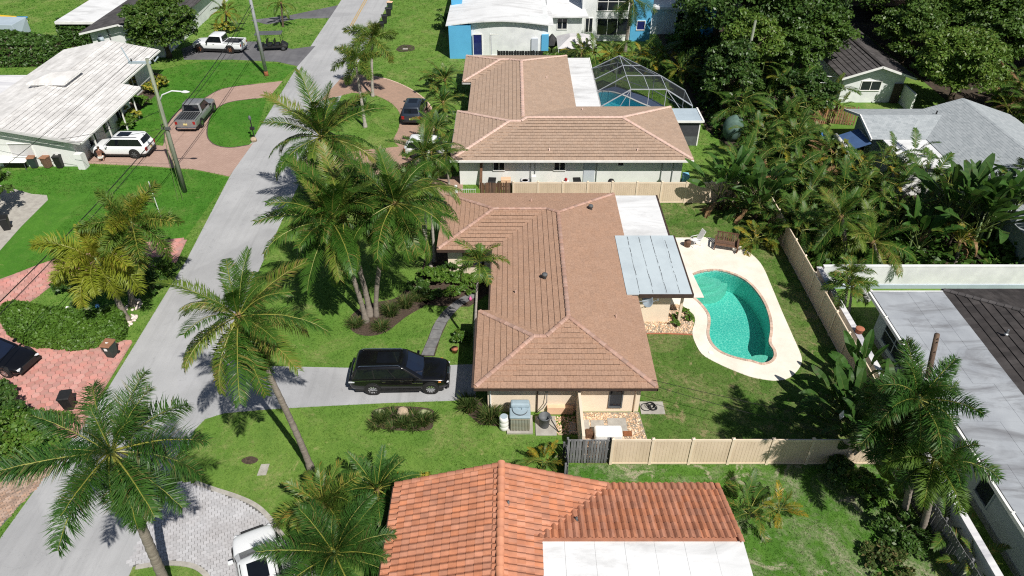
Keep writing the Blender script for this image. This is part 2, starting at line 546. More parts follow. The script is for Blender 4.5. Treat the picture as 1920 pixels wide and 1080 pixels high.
class MB:
    """collects faces, builds ONE mesh object"""
    def __init__(s):
        s.v = []
        s.f = []
        s.r = []
        s.m = []
        s.cr = 0.0
        s.cm = 0

    def face(s, pts):
        i = len(s.v)
        s.v.extend([tuple(p) for p in pts])
        s.f.append(tuple(range(i, i + len(pts))))
        s.r.append(s.cr)
        s.m.append(s.cm)

    def add(s, vs, fs):
        i = len(s.v)
        s.v.extend([tuple(p) for p in vs])
        for f in fs:
            s.f.append(tuple(i + j for j in f))
            s.r.append(s.cr)
            s.m.append(s.cm)
        return s

    def box(s, x0, x1, y0, y1, z0, z1, M=None):
        vs = [(x0, y0, z0), (x1, y0, z0), (x1, y1, z0), (x0, y1, z0), (x0, y0, z1), (x1, y0, z1), (x1, y1, z1), (x0, y1, z1)]
        if M is not None:
            vs = [tuple(M @ Vector(p)) for p in vs]
        return s.add(vs, [(0, 3, 2, 1), (4, 5, 6, 7), (0, 1, 5, 4), (1, 2, 6, 5), (2, 3, 7, 6), (3, 0, 4, 7)])

    def hexa(s, b4, t4):
        """box from 4 bottom and 4 top points, counter-clockwise from above"""
        return s.add(list(b4) + list(t4), [(0, 3, 2, 1), (4, 5, 6, 7), (0, 1, 5, 4), (1, 2, 6, 5), (2, 3, 7, 6), (3, 0, 4, 7)])

    def prism(s, poly, z0, z1, bottom=True):
        if sum(poly[i - 1][0] * poly[i][1] - poly[i][0] * poly[i - 1][1] for i in range(len(poly))) < 0:
            poly = poly[::-1]
        n = len(poly)
        vs = [(p[0], p[1], z0) for p in poly] + [(p[0], p[1], z1) for p in poly]
        fs = [tuple(range(n, 2 * n))] + [(i, (i + 1) % n, n + (i + 1) % n, n + i) for i in range(n)]
        if bottom:
            fs.append(tuple(range(n - 1, -1, -1)))
        return s.add(vs, fs)

    def tube(s, pts, rad, n=8, cap=True):
        pts = [Vector(p) for p in pts]
        if not hasattr(rad, '__len__'):
            rad = [rad] * len(pts)
        rings = []
        ref = None
        for i, p in enumerate(pts):
            d = (pts[min(i + 1, len(pts) - 1)] - pts[max(i - 1, 0)])
            if d.length < 1e-9:
                d = Vector((0, 0, 1))
            d.normalize()
            if ref is None:
                ref = Vector((1, 0, 0)) if abs(d.x) < .8 else Vector((0, 1, 0))
            u = (ref - d * ref.dot(d)).normalized()
            ref = u
            w = d.cross(u)
            rings.append([p + (u * math.cos(2 * PI * k / n) + w * math.sin(2 * PI * k / n)) * rad[i] for k in range(n)])
        vs = [q for r in rings for q in r]
        fs = []
        for i in range(len(pts) - 1):
            for k in range(n):
                a = i * n + k
                b_ = i * n + (k + 1) % n
                fs.append((a, b_, b_ + n, a + n))
        if cap:
            fs.append(tuple(range(n - 1, -1, -1)))
            fs.append(tuple((len(pts) - 1) * n + k for k in range(n)))
        return s.add(vs, fs)

    def lathe(s, prof, n=16, c=(0, 0, 0), M=None):
        """prof: list of (radius, z)"""
        vs = []
        for r_, z in prof:
            for k in range(n):
                p = Vector((r_ * math.cos(2 * PI * k / n), r_ * math.sin(2 * PI * k / n), z))
                if M is not None:
                    p = M @ p
                vs.append((p.x + c[0], p.y + c[1], p.z + c[2]))
        fs = []
        for i in range(len(prof) - 1):
            for k in range(n):
                a = i * n + k
                b_ = i * n + (k + 1) % n
                fs.append((a, b_, b_ + n, a + n))
        fs.append(tuple(range(n - 1, -1, -1)))
        fs.append(tuple((len(prof) - 1) * n + k for k in range(n)))
        return s.add(vs, fs)

    def mesh(s, name, mats, smooth=False):
        me = bpy.data.meshes.new(name)
        me.from_pydata(s.v, [], s.f)
        if not isinstance(mats, (list, tuple)):
            mats = [mats]
        for q in mats:
            me.materials.append(MATS[q])
        if len(mats) > 1:
            me.polygons.foreach_set('material_index', s.m)
        if any(s.r):
            a = me.attributes.new('rnd', 'FLOAT', 'FACE')
            a.data.foreach_set('value', s.r)
        if smooth:
            me.polygons.foreach_set('use_smooth', [True] * len(me.polygons))
        me.update()
        return me

    def build(s, name, mats, parent=None, smooth=False, bevel=0.0, bseg=2):
        o = bpy.data.objects.new(name, s.mesh(name, mats, smooth))
        link(o, parent)
        if bevel:
            bv = o.modifiers.new('bevel', 'BEVEL')
            bv.width = bevel
            bv.segments = bseg
            bv.limit_method = 'ANGLE'
        return o


def tag(o, label, cat, group=None):
    o['label'] = label
    o['category'] = cat
    if group:
        o['group'] = group
    return o


def thing(name, label, cat, loc=(0, 0, 0), rz=0.0, group=None):
    o = bpy.data.objects.new(name, None)
    o.empty_display_size = .2
    o.location = loc
    o.rotation_euler = (0, 0, rz)
    link(o)
    return tag(o, label, cat, group)


def struct(o, label=None):
    o['kind'] = 'structure'
    if label:
        o['label'] = label
    return o


def inst(name, me, parent, loc=(0, 0, 0), rot=(0, 0, 0), sc=1.0):
    """one more object on shared mesh data"""
    o = bpy.data.objects.new(name, me)
    o.location = loc
    o.rotation_euler = rot
    o.scale = (sc, sc, sc) if not hasattr(sc, '__len__') else sc
    return link(o, parent)


def smooth_poly(pts, n=6, closed=True):
    """Catmull-Rom through pts"""
    out = []
    N = len(pts)
    rngk = range(N) if closed else range(N - 1)
    for i in rngk:
        if closed:
            p0, p1, p2, p3 = pts[i - 1], pts[i], pts[(i + 1) % N], pts[(i + 2) % N]
        else:
            p0, p1, p2, p3 = pts[max(i - 1, 0)], pts[i], pts[i + 1], pts[min(i + 2, N - 1)]
        for k_ in range(n):
            t = k_ / n
            out.append(tuple(.5 * (2 * b_ + (c - a) * t + (2 * a - 5 * b_ + 4 * c - d) * t * t + (3 * b_ - a - 3 * c + d) * t ** 3)
                             for a, b_, c, d in zip(p0, p1, p2, p3)))
    if not closed:
        out.append(tuple(pts[-1]))
    return out


def inside(p, poly):
    x, y = p[0], p[1]
    c = False
    j = len(poly) - 1
    for i in range(len(poly)):
        xi, yi = poly[i][0], poly[i][1]
        xj, yj = poly[j][0], poly[j][1]
        if (yi > y) != (yj > y) and x < (xj - xi) * (y - yi) / (yj - yi) + xi:
            c = not c
        j = i
    return c


def clip(poly, a, b, c):
    """keep the part of a polygon with a*x+b*y+c >= 0"""
    out = []
    for i in range(len(poly)):
        p, q = poly[i - 1], poly[i]
        dp = a * p[0] + b * p[1] + c
        dq = a * q[0] + b * q[1] + c
        if dp >= 0:
            out.append(p)
        if (dp >= 0) != (dq >= 0):
            t = dp / (dp - dq)
            out.append((p[0] + (q[0] - p[0]) * t, p[1] + (q[1] - p[1]) * t))
    return out


NOGRASS = []


def sheet(name, poly, z, m, label=None, thick=.06):
    if not m.startswith(('lawn', 'weeds')):
        NOGRASS.append(poly)
    o = MB().prism(poly, z - thick, z, bottom=False).build(name, m)
    return struct(o, label)


CAMP = Vector((0, 0, 29.0))

# ================================================================ the setting: ground, road, drives, pool decks
import bmesh


def holed(name, outer, holes, z, m, label=None, zside=None):
    """flat sheet with holes"""
    bm = bmesh.new()
    eds = []
    for loop in [outer] + holes:
        vs = [bm.verts.new((p[0], p[1], z)) for p in loop]
        eds += [bm.edges.new((vs[i - 1], vs[i])) for i in range(len(vs))]
    bmesh.ops.triangle_fill(bm, use_beauty=True, use_dissolve=False, edges=eds)
    for f in bm.faces:
        if f.normal.z < 0:
            f.normal_flip()
    if zside is not None:
        for loop in [outer] + holes:
            for i in range(len(loop)):
                a, b_ = loop[i - 1], loop[i]
                bm.faces.new([bm.verts.new((a[0], a[1], z)), bm.verts.new((b_[0], b_[1], z)), bm.verts.new((b_[0], b_[1], zside)), bm.verts.new((a[0], a[1], zside))])
    me = bpy.data.meshes.new(name)
    bm.to_mesh(me)
    bm.free()
    me.materials.append(MATS[m])
    o = bpy.data.objects.new(name, me)
    link(o)
    return struct(o, label)


pool_raw = [(12.79, 39.47), (13.65, 39.72), (14.44, 39.66), (15.33, 39.11), (15.91, 38.26), (16.22, 37.16), (16.33, 35.93), (16.22, 34.59), (15.96, 33.46), (15.56, 32.37), (15.61, 31.66), (15.48, 31.10), (15.11, 30.69), (14.60, 30.55), (14.13, 30.78), (13.63, 30.92), (13.00, 31.19), (12.42, 31.66), (12.13, 32.37), (12.14, 33.16), (12.43, 34.17), (12.55, 34.90), (12.46, 35.55), (12.23, 36.26), (11.89, 36.99), (11.79, 37.91), (12.09, 38.86)]
POOL = smooth_poly(pool_raw, 4)
cage_pool = [(8.9, 63.0), (14.6, 63.2), (14.9, 65.6), (12.9, 68.2), (11.2, 70.4), (9.9, 71.2), (8.8, 70.3)]
CPOOL = smooth_poly(cage_pool, 4)


def ccw(poly):
    return poly if sum(poly[i - 1][0] * poly[i][1] - poly[i][0] * poly[i - 1][1] for i in range(len(poly))) > 0 else poly[::-1]


def offset(poly, d):
    out = []
    n = len(poly)
    ar = sum(poly[i - 1][0] * poly[i][1] - poly[i][0] * poly[i - 1][1] for i in range(n))
    sg = 1 if ar > 0 else -1
    for i in range(n):
        a, b_ = Vector(poly[i - 1]), Vector(poly[(i + 1) % n])
        t = (b_ - a).normalized()
        out.append((poly[i][0] + t.y * d * sg, poly[i][1] - t.x * d * sg))
    return out


holed('ground', [(-600, -200), (600, -200), (600, 900), (-600, 900)], [offset(POOL, .15), offset(CPOOL, .1)], 0.0, 'lawn', 'green lawn ground of the whole neighbourhood')

# road with its faded double yellow line
road_poly = [(-23.9, 130), (-24.0, 79), (-23.6, 53), (-22.85, 41), (-22.75, 28.4), (-23.2, 22), (-23.4, 19.2), (-23.6, 10), (-16.6, 10), (-16.75, 17.5), (-17.1, 24.2), (-17.35, 30), (-17.5, 50), (-17.5, 70), (-17.3, 90), (-16.9, 130)]
sheet('road', road_poly, .014, 'road', 'pale grey asphalt street running away along the houses')
for dx in (-.16, .10):
    mb = MB()
    y = 92.5
    mb.box(-20.55 + dx, -20.42 + dx, 92.5, 135, .018, .0185)
    o = mb.build('road_marking', 'road_yellow')
    struct(o, 'faded yellow centre line of the street')

# asphalt drive of the near house
drive_poly = [(-16.73, 24.30), (-16.81, 25.45), (-16.50, 26.20), (-15.63, 26.62), (-13.39, 26.90), (-10.53, 27.13), (-7.05, 27.37), (-2.01, 27.61), (-2.12, 30.46), (-6.22, 30.24), (-9.46, 30.15), (-13.90, 30.28), (-15.25, 30.33), (-16.33, 30.78), (-17.11, 31.75), (-18.14, 32.47), (-19.38, 29.71)]
sheet('driveway', drive_poly, .02, 'driveway', 'pale asphalt driveway leading to the near brown roofed house')
# upper left circular brick drive
o1 = smooth_poly([(-27.26, 73.29), (-30.29, 71.98), (-31.51, 69.05), (-32.81, 66.43), (-32.53, 62.53), (-31.52, 59.39)], 5, False)
dr = [(-23.65, 53.11), (-26.89, 54.33), (-31.70, 55.00), (-37.23, 55.39), (-38.51, 56.88), (-38.49, 60.04)] + o1[::-1] + [(-25.08, 74.03), (-25.09, 69.87)]
i1 = smooth_poly([(-26.06, 69.46), (-28.60, 68.38), (-29.30, 65.79), (-28.32, 61.38), (-27.00, 59.18), (-25.32, 58.43), (-23.71, 58.96)], 5, False)
dr = [(-23.65, 53.11), (-26.89, 54.33), (-31.70, 55.00), (-37.28, 55.48), (-38.75, 57.08), (-38.98, 60.04), (-35.57, 60.04), (-31.41, 58.75)] + o1[::-1] + [(-24.55, 74.18), (-24.80, 70.01)] + i1 + [(-23.44, 59.39)]
sheet('paver_drive', dr, .02, 'pink_brick', 'pinkish brick loop drive in front of the white tiled house')
# brick loop of the second house
o2 = smooth_poly([(-18.44, 75.10), (-16.44, 75.87), (-13.81, 74.94), (-11.11, 72.56), (-8.96, 69.46), (-7.75, 66.17), (-7.18, 61.38), (-5.75, 60.04)], 5, False)
i2 = smooth_poly([(-10.15, 58.64), (-10.82, 60.04), (-10.66, 62.30), (-10.92, 65.54), (-12.04, 68.11), (-14.08, 70.28), (-16.56, 70.98)], 5, False)
dr = o2 + [(-5.14, 53.20), (-7.10, 52.66), (-11.62, 53.20), (-15.87, 54.33), (-18.27, 54.90), (-17.54, 57.80), (-14.66, 57.60)] + i2 + [(-19.40, 68.78)]
sheet('brick_drive', dr, .02, 'tan_brick', 'tan brick loop drive before the second house')
sheet('side_path', [(-7.10, 52.66), (-4.11, 53.20), (-3.91, 49.52), (-5.52, 49.52), (-6.54, 51.40)], .016, 'tan_brick')
# gravel drives at the top
sheet('gravel_drive', [(-39.06, 84.16), (-37.64, 86.79), (-30.99, 86.79), (-25.96, 84.16), (-23.43, 85.27), (-24.00, 78.59), (-26.62, 79.93), (-31.67, 80.61), (-37.45, 80.61)], .02, 'gravel_drive', 'dark gravel drive with the buggy and the white pickup')
sheet('far_drive', [(-34.04, 95.08), (-29.24, 97.35), (-26.05, 99.95), (-23.92, 101.67), (-23.94, 95.97), (-27.95, 95.75), (-31.48, 93.32)], .02, 'gravel_drive', 'narrow grey drive crossing the verge at the top')
# concrete path by the tree at the left edge
sheet('concrete_path', [(-45.57, 53.20), (-38.60, 50.19), (-37.31, 50.02), (-36.84, 49.27), (-36.83, 45.36), (-36.62, 42.18), (-36.98, 38.98)], .02, 'concrete', 'bare concrete slab at the left edge')

def strip(name, pts, w, z0, z1, m, label=None):
    """kerb or edging along a line"""
    mb = MB()
    L, Rr = [], []
    for i, p in enumerate(pts):
        t = (Vector(pts[min(i + 1, len(pts) - 1)]) - Vector(pts[max(i - 1, 0)])).normalized()
        n = Vector((-t.y, t.x)) * w / 2
        L.append((p[0] + n.x, p[1] + n.y))
        Rr.append((p[0] - n.x, p[1] - n.y))
    for i in range(len(pts) - 1):
        q = [Rr[i], Rr[i + 1], L[i + 1], L[i]]
        mb.hexa([(a, b_, z0) for a, b_ in q], [(a, b_, z1) for a, b_ in q])
    return struct(mb.build(name, m), label)


# pink hexagonal pavers: bed, then every stone
hex_poly = smooth_poly([(-37.66, 36.65), (-34.60, 38.62), (-32.29, 40.80), (-29.95, 41.78), (-26.68, 43.07)], 4, False) + [(-24.01, 43.69), (-23.79, 43.41), (-23.55, 40.10)] + smooth_poly([(-24.46, 40.35), (-26.13, 39.91), (-29.06, 39.11), (-30.78, 38.21), (-31.26, 36.87), (-31.96, 35.17), (-31.86, 34.33), (-30.78, 33.06), (-29.53, 32.13), (-27.57, 31.71), (-25.83, 31.61), (-24.57, 31.99), (-23.39, 32.47)], 4, False) + [(-23.16, 32.37), (-23.10, 28.43), (-22.93, 24.87), (-23.53, 24.94)] + smooth_poly([(-24.82, 26.05), (-26.31, 27.13), (-28.02, 27.05), (-29.52, 26.62), (-33.17, 26.05)], 3, False)
sheet('paver_bed', hex_poly, .012, 'joint_red', 'dark sand bed under the pink hexagon pavers')


def hex_mesh(r_):
    mb = MB()
    top = [(r_ * .965 * math.cos(PI / 3 * i), r_ * .965 * math.sin(PI / 3 * i)) for i in range(6)]
    bot = [(r_ * math.cos(PI / 3 * i), r_ * math.sin(PI / 3 * i)) for i in range(6)]
    mb.add([(x, y, 0) for x, y in bot] + [(x, y, .024) for x, y in bot] + [(x, y, .03) for x, y in top],
           [tuple(range(12, 18))] + [(i, (i + 1) % 6, 6 + (i + 1) % 6, 6 + i) for i in range(6)] + [(6 + i, 6 + (i + 1) % 6, 12 + (i + 1) % 6, 12 + i) for i in range(6)])
    return mb


hr = .235
spots = []
for i in range(-140, 0):
    for j in range(0, 120):
        x = -20 + i * hr * 1.5 * 1.03
        y = 20 + (j + .5 * (i % 2)) * hr * math.sqrt(3) * 1.03
        if x > -46 and inside((x, y), hex_poly):
            spots.append((x, y))
vis = lambda p: (Vector((p[0], p[1], 0)) - CAMP).length + (400 if (Vector((p[0], p[1], 0)).x / max(1, p[1]) < -.95) else 0)
# the stones that show largest and lie open to view
spots.sort(key=vis)
bed = bpy.data.objects['paver_bed']
for nm, ln in (('edge', smooth_poly([(-37.66, 36.65), (-34.60, 38.62), (-32.29, 40.80), (-29.95, 41.78), (-26.68, 43.07), (-24.01, 43.69)], 4, False)), ('edge', smooth_poly([(-23.55, 40.10), (-24.46, 40.35), (-26.13, 39.91), (-29.06, 39.11), (-30.78, 38.21), (-31.26, 36.87), (-31.96, 35.17), (-31.86, 34.33), (-30.78, 33.06), (-29.53, 32.13), (-27.57, 31.71), (-25.83, 31.61), (-24.57, 31.99), (-23.39, 32.47)], 4, False)), ('edge', smooth_poly([(-23.53, 24.94), (-24.82, 26.05), (-26.31, 27.13), (-28.02, 27.05), (-29.52, 26.62)], 3, False)), ('edge', [(-23.16, 32.37), (-23.10, 28.43), (-22.93, 24.87)]), ('edge', [(-23.88, 43.55), (-23.55, 40.10)])):
    strip('paver_edge', ln, .3, -.02, .026, 'edge_red', 'pinkish edging band of the hexagon paver drive')
hm = hex_mesh(hr * .965).mesh('hexagon_paver', 'hex_paver')
for x, y in spots[:300]:
    inst('hexagon_paver', hm, bed, (x, y, .006), (0, 0, random.choice((0, PI / 3, PI))))
mb = MB()
hx = hex_mesh(hr * .965)
for x, y in spots[300:]:
    mb.cr = random.random()
    mb.add([(p[0] + x, p[1] + y, p[2] + .006) for p in hx.v], hx.f)
o = mb.build('hexagon_pavers', 'hex_paver', bed)
o['kind'] = 'stuff'


def paver_field(name, poly, w, h, m, ang, label, bedname, bm_='joint_grey'):
    bd = sheet(bedname, poly, .006, bm_, label)
    mb = MB()
    ca, sa = math.cos(ang), math.sin(ang)
    cx = sum(p[0] for p in poly) / len(poly)
    cy = sum(p[1] for p in poly) / len(poly)
    for j in range(-90, 90):
        for i in range(-70, 70):
            lx = (i + .5 * (j % 2)) * w
            ly = j * h
            x = cx + lx * ca - ly * sa
            y = cy + lx * sa + ly * ca
            if not inside((x, y), poly):
                continue
            mb.cr = random.random()
            g = .008
            q = [(lx - w / 2 + g, ly - h / 2 + g), (lx + w / 2 - g, ly - h / 2 + g), (lx + w / 2 - g, ly + h / 2 - g), (lx - w / 2 + g, ly + h / 2 - g)]
            mb.prism([(cx + a * ca - b_ * sa, cy + a * sa + b_ * ca) for a, b_ in q], .006, .032, False)
    o = mb.build(name, m, bd)
    o['kind'] = 'stuff'


gp = smooth_poly([(-15.55, 21.97), (-14.53, 21.56), (-13.36, 21.16), (-12.33, 20.68), (-11.52, 20.03), (-10.49, 18.96)], 4, False) + [(-8.39, 17.12), (-7.23, 15.90), (-12.65, 15.90), (-13.09, 16.87)] + smooth_poly([(-13.45, 17.27), (-14.05, 17.63), (-14.81, 17.78), (-15.64, 17.78), (-16.48, 17.63)], 4, False) + [(-17.03, 17.47), (-17.03, 19.32), (-16.68, 20.83), (-16.40, 22.13)]
paver_field('grey_pavers', gp, .26, .17, 'grey_paver', .35, 'bed of the grey paver drive by the terracotta house', 'grey_paver_bed')
tp_ = [(-26.38, 21.44), (-25.19, 22.06), (-23.97, 22.74), (-23.00, 23.14), (-23.07, 22.22), (-23.55, 20.53), (-23.74, 19.51), (-24.08, 17.63)]
paver_field('tan_pavers', tp_, .24, .12, 'tan_paver', .75, 'bed of the tan brick drive at the left edge', 'tan_paver_bed')


strip('kerb', smooth_poly([(-15.58, 22.06), (-14.57, 21.68), (-13.40, 21.28), (-12.34, 20.80), (-11.50, 20.15), (-10.53, 19.09)], 5, False), .22, -.02, .045, 'concrete', 'pale kerb round the grey paver drive')
strip('kerb', smooth_poly([(-13.04, 16.74), (-13.40, 17.17), (-14.02, 17.55), (-14.79, 17.70), (-15.61, 17.70), (-16.60, 17.52)], 5, False), .22, -.02, .045, 'concrete', 'pale kerb round the small grass island')
strip('edging', smooth_poly([(-27.26, 73.29), (-30.29, 71.98), (-31.51, 69.05), (-32.81, 66.43), (-32.53, 62.53), (-31.52, 59.39)], 6, False), .1, -.02, .035, 'joint_dark')
strip('edging', i1, .1, -.02, .035, 'joint_dark')
strip('edging', o2, .12, -.02, .035, 'coping')

# beds
sheet('palm_bed', smooth_poly([(-10.20, 34.22), (-9.81, 33.36), (-8.83, 32.96), (-7.74, 33.36), (-6.75, 34.74), (-5.53, 36.09), (-5.13, 37.50), (-6.75, 37.79), (-7.67, 36.65), (-9.00, 36.20), (-10.05, 35.28)], 5), .012, 'mulch', 'mulched bed round the feet of the coconut palms')
sheet('entry_bed', [(-6.72, 37.50), (-6.23, 39.60), (-6.10, 42.18), (-4.28, 43.41), (-1.34, 42.18), (-1.24, 37.50), (-2.75, 35.82), (-3.61, 35.82), (-5.52, 35.98)], .012, 'mulch', 'planted bed by the front door of the near house')
sheet('rock_bed', smooth_poly([(-7.60, 26.74), (-7.44, 26.05), (-7.02, 25.56), (-5.64, 25.38), (-4.38, 25.45), (-4.20, 26.05), (-4.36, 26.90), (-5.85, 27.13), (-7.01, 27.05)], 5), .012, 'mulch', 'small island bed with boulders in the side lawn')
sheet('side_bed', [(-2.72, 27.69), (-1.63, 27.69), (-1.60, 26.82), (-0.43, 25.67), (-1.71, 25.82), (-2.46, 26.62)], .012, 'mulch', 'edge bed with reeds by the garage corner')
sheet('island_bed', smooth_poly([(-28.67, 36.09), (-27.46, 35.01), (-26.78, 34.64), (-25.89, 34.90), (-26.10, 36.37), (-27.24, 37.50), (-28.57, 37.33)], 4), .012, 'weeds', 'pale bare patch inside the hedge island')
sheet('house_bed', [(-36.89, 62.53), (-36.64, 63.71), (-36.65, 70.14), (-38.11, 76.03), (-39.59, 76.81), (-38.73, 65.54)], .012, 'mulch', 'bed of crotons along the white tiled house')

# jungle floor and neighbour yards
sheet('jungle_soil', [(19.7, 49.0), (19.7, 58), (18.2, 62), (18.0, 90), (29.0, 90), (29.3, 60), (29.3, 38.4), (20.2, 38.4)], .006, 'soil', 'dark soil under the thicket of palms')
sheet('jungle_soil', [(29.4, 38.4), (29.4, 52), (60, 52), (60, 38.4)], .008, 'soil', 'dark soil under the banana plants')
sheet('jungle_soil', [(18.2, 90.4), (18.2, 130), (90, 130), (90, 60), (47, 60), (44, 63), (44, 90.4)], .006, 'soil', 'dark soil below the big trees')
sheet('neighbour_lawn', [(19.9, 10), (19.9, 37.3), (60, 37.3), (60, 10)], .006, 'lawn', 'narrow shaded lawn beside the flat grey roof')
sheet('backyard_lawn', [(3.5, 23.2), (19.45, 23.2), (19.45, 48.8), (-4, 48.8), (-4, 44), (12.2, 44), (13, 41.3), (15.5, 40.5), (17, 36), (16, 30.2), (13, 30.2), (11.5, 33), (11, 34.5), (3.5, 34.5)], .006, 'lawn_dry', 'patchy back lawn round the kidney pool')
sheet('weedy_yard', [(2.42, 23.17), (11.83, 23.17), (18.29, 23.17), (18.68, 20.38), (18.52, 15.44), (9.37, 15.44), (10.11, 18.41), (9.97, 22.06), (2.50, 22.22)], .006, 'weeds', 'weedy yard with sandy bare spots beside the terracotta house')
sheet('left_lawn', [(-51.82, 53.20), (-43.31, 53.95), (-37.14, 55.19), (-31.62, 54.81), (-26.82, 54.14), (-23.59, 52.93), (-23.96, 43.76), (-26.74, 43.20), (-32.36, 40.93), (-34.67, 38.74), (-40.45, 36.65)], .006, 'lawn_lush', 'bright green lawn left of the street')
sheet('left_lawn', [(-39.02, 77.62), (-35.09, 79.93), (-26.49, 79.42), (-24.04, 78.27), (-24.74, 74.49), (-27.35, 73.59), (-30.39, 72.26), (-31.61, 69.32), (-32.91, 66.68), (-32.62, 62.76), (-31.56, 59.39), (-35.08, 60.04), (-36.44, 61.84)], .006, 'lawn_lush', 'green lawn round the loop drive')
sheet('left_island', i1 + [(-23.54, 59.72), (-24.98, 69.46)], .018, 'lawn_lush', 'grass island inside the pinkish loop drive')
sheet('bare_patch', smooth_poly([(-13.73, 23.41), (-13.53, 23.64), (-13.22, 23.68), (-12.90, 23.51), (-12.99, 23.27), (-13.40, 23.20)], 5), .01, 'mulch', 'bare brown soil spot in the side lawn')
struct(MB().prism([(-12.66, 22.48), (-12.64, 23.17), (-12.22, 23.20), (-12.22, 22.51)], -.02, .03).build('meter_cover', 'concrete'), 'grey concrete meter cover in the side lawn')

# stepping path of grey slabs, each slab its own piece
path = sheet('slab_path', [(-5.44, 31.15), (-5.18, 32.47), (-4.93, 33.97), (-4.43, 35.28), (-3.49, 36.65), (-2.26, 37.50), (-2.24, 36.87), (-3.24, 35.98), (-3.97, 34.59), (-4.37, 32.86), (-4.58, 31.15)], .008, 'soil', 'footpath of grey slabs from the drive to the front door')
a_l = [(-5.38, 31.19), (-5.26, 31.90), (-5.10, 32.67), (-4.96, 33.56), (-4.79, 34.33), (-4.48, 35.12), (-4.06, 35.87), (-3.55, 36.54), (-2.95, 37.04), (-2.33, 37.39)]
a_r = [(-4.65, 31.19), (-4.58, 31.90), (-4.42, 32.67), (-4.29, 33.46), (-4.11, 34.17), (-3.85, 34.80), (-3.55, 35.44), (-3.17, 36.04), (-2.65, 36.54), (-2.24, 36.93)]
for i in range(len(a_l) - 1):
    t0, t1 = .03, .97
    q = []
    for A, t in ((a_l, t0), (a_r, t0), (a_r, t1), (a_l, t1)):
        q.append((A[i][0] + (A[i + 1][0] - A[i][0]) * t, A[i][1] + (A[i + 1][1] - A[i][1]) * t))
    MB().prism(q, .0, .04 + .006 * (i % 2)).build('slab', 'slab_grey', path)

# ---- pool of the near house
deck_raw = [(11.93, 43.84), (13.30, 43.84), (14.48, 43.84), (16.29, 42.93), (16.88, 41.98), (17.26, 40.99), (17.39, 39.97), (17.36, 38.32), (17.25, 35.33), (17.20, 32.76), (17.15, 31.19), (16.92, 30.46), (16.42, 29.80), (15.85, 29.32), (15.14, 29.10), (14.38, 29.19), (13.59, 29.45), (12.64, 30.06), (11.85, 30.69), (11.29, 31.33), (11.09, 32.37), (11.12, 33.31), (11.49, 34.33), (11.50, 35.06), (10.93, 35.98)]
dk = smooth_poly(deck_raw, 3, False)
dk = dk + [(10.9, 36.0), (8.0, 36.0), (8.0, 44.0)]
holed('pool_deck', dk, [offset(POOL, .02)], .03, 'deck', 'cream deck round the kidney shaped pool', -.05)
cop_o = offset(POOL, .17)
cp = MB()
n = len(POOL)
cm = thing('swimming_pool', 'kidney shaped green pool with brick rim in the back yard', 'swimming pool', (14.2, 35, 0))
off = Vector((14.2, 35, 0))
loc_ = lambda p, z: (p[0] - off.x, p[1] - off.y, z)
for i in range(n):
    a, b_ = POOL[i - 1], POOL[i]
    ao, bo = cop_o[i - 1], cop_o[i]
    mb = MB()
    lerp = lambda p, q, t: (p[0] + (q[0] - p[0]) * t, p[1] + (q[1] - p[1]) * t)
    q = [lerp(a, b_, .03), lerp(a, b_, .97), lerp(ao, bo, .97), lerp(ao, bo, .03)]
    mb.prism([(x - off.x, y - off.y) for x, y in q], -.06, .055)
    mb.build('coping_stone', 'coping', cm)
PD = offset(POOL, -.0)
mb = MB()
zb = -1.5
for i in range(n):
    a, b_ = PD[i - 1], PD[i]
    mb.face([loc_(a, zb), loc_(b_, zb), loc_(b_, .02), loc_(a, .02)])
mb.face([loc_(p, zb) for p in PD])
mb.build('pool_shell', 'pool_plaster', cm)
# entry steps at the far end: nested lobes
for k_, (rr, zz) in enumerate(((1.9, -.85), (1.35, -.55), (.8, -.3))):
    pc = (12.93, 39.11)
    pl = []
    for i in range(24):
        a = 2 * PI * i / 24
        pl.append((pc[0] + rr * math.cos(a) * (1.0 + .10 * math.sin(3 * a + k_)), pc[1] + rr * .62 * math.sin(a)))
    pl2 = [p for p in pl if inside(p, POOL)]
    # clip the lobe to the pool by pulling outside points onto the rim
    pts = []
    for p in pl:
        q = Vector(p)
        c0 = Vector((13.62, 37.50))
        t = 1.0
        while t > 0 and not inside((c0 + (q - c0) * t), POOL):
            t -= .04
        pts.append(tuple(c0 + (q - c0) * t))
    MB().prism([(x - off.x, y - off.y) for x, y in pts], zb + .01 * k_, zz).build('entry_step', 'pool_step', cm)
pc = (14.92, 31.15)
pts = [(pc[0] - off.x + .75 * math.cos(a), pc[1] - off.y + .5 * math.sin(a)) for a in [2 * PI * i / 16 for i in range(16)]]
MB().prism(pts, zb + .02, -.35).build('seat_step', 'pool_step', cm)
mb = MB()
mb.face([loc_(p, -.12) for p in ccw(PD)])
w = mb.build('water', 'pool_water', cm)

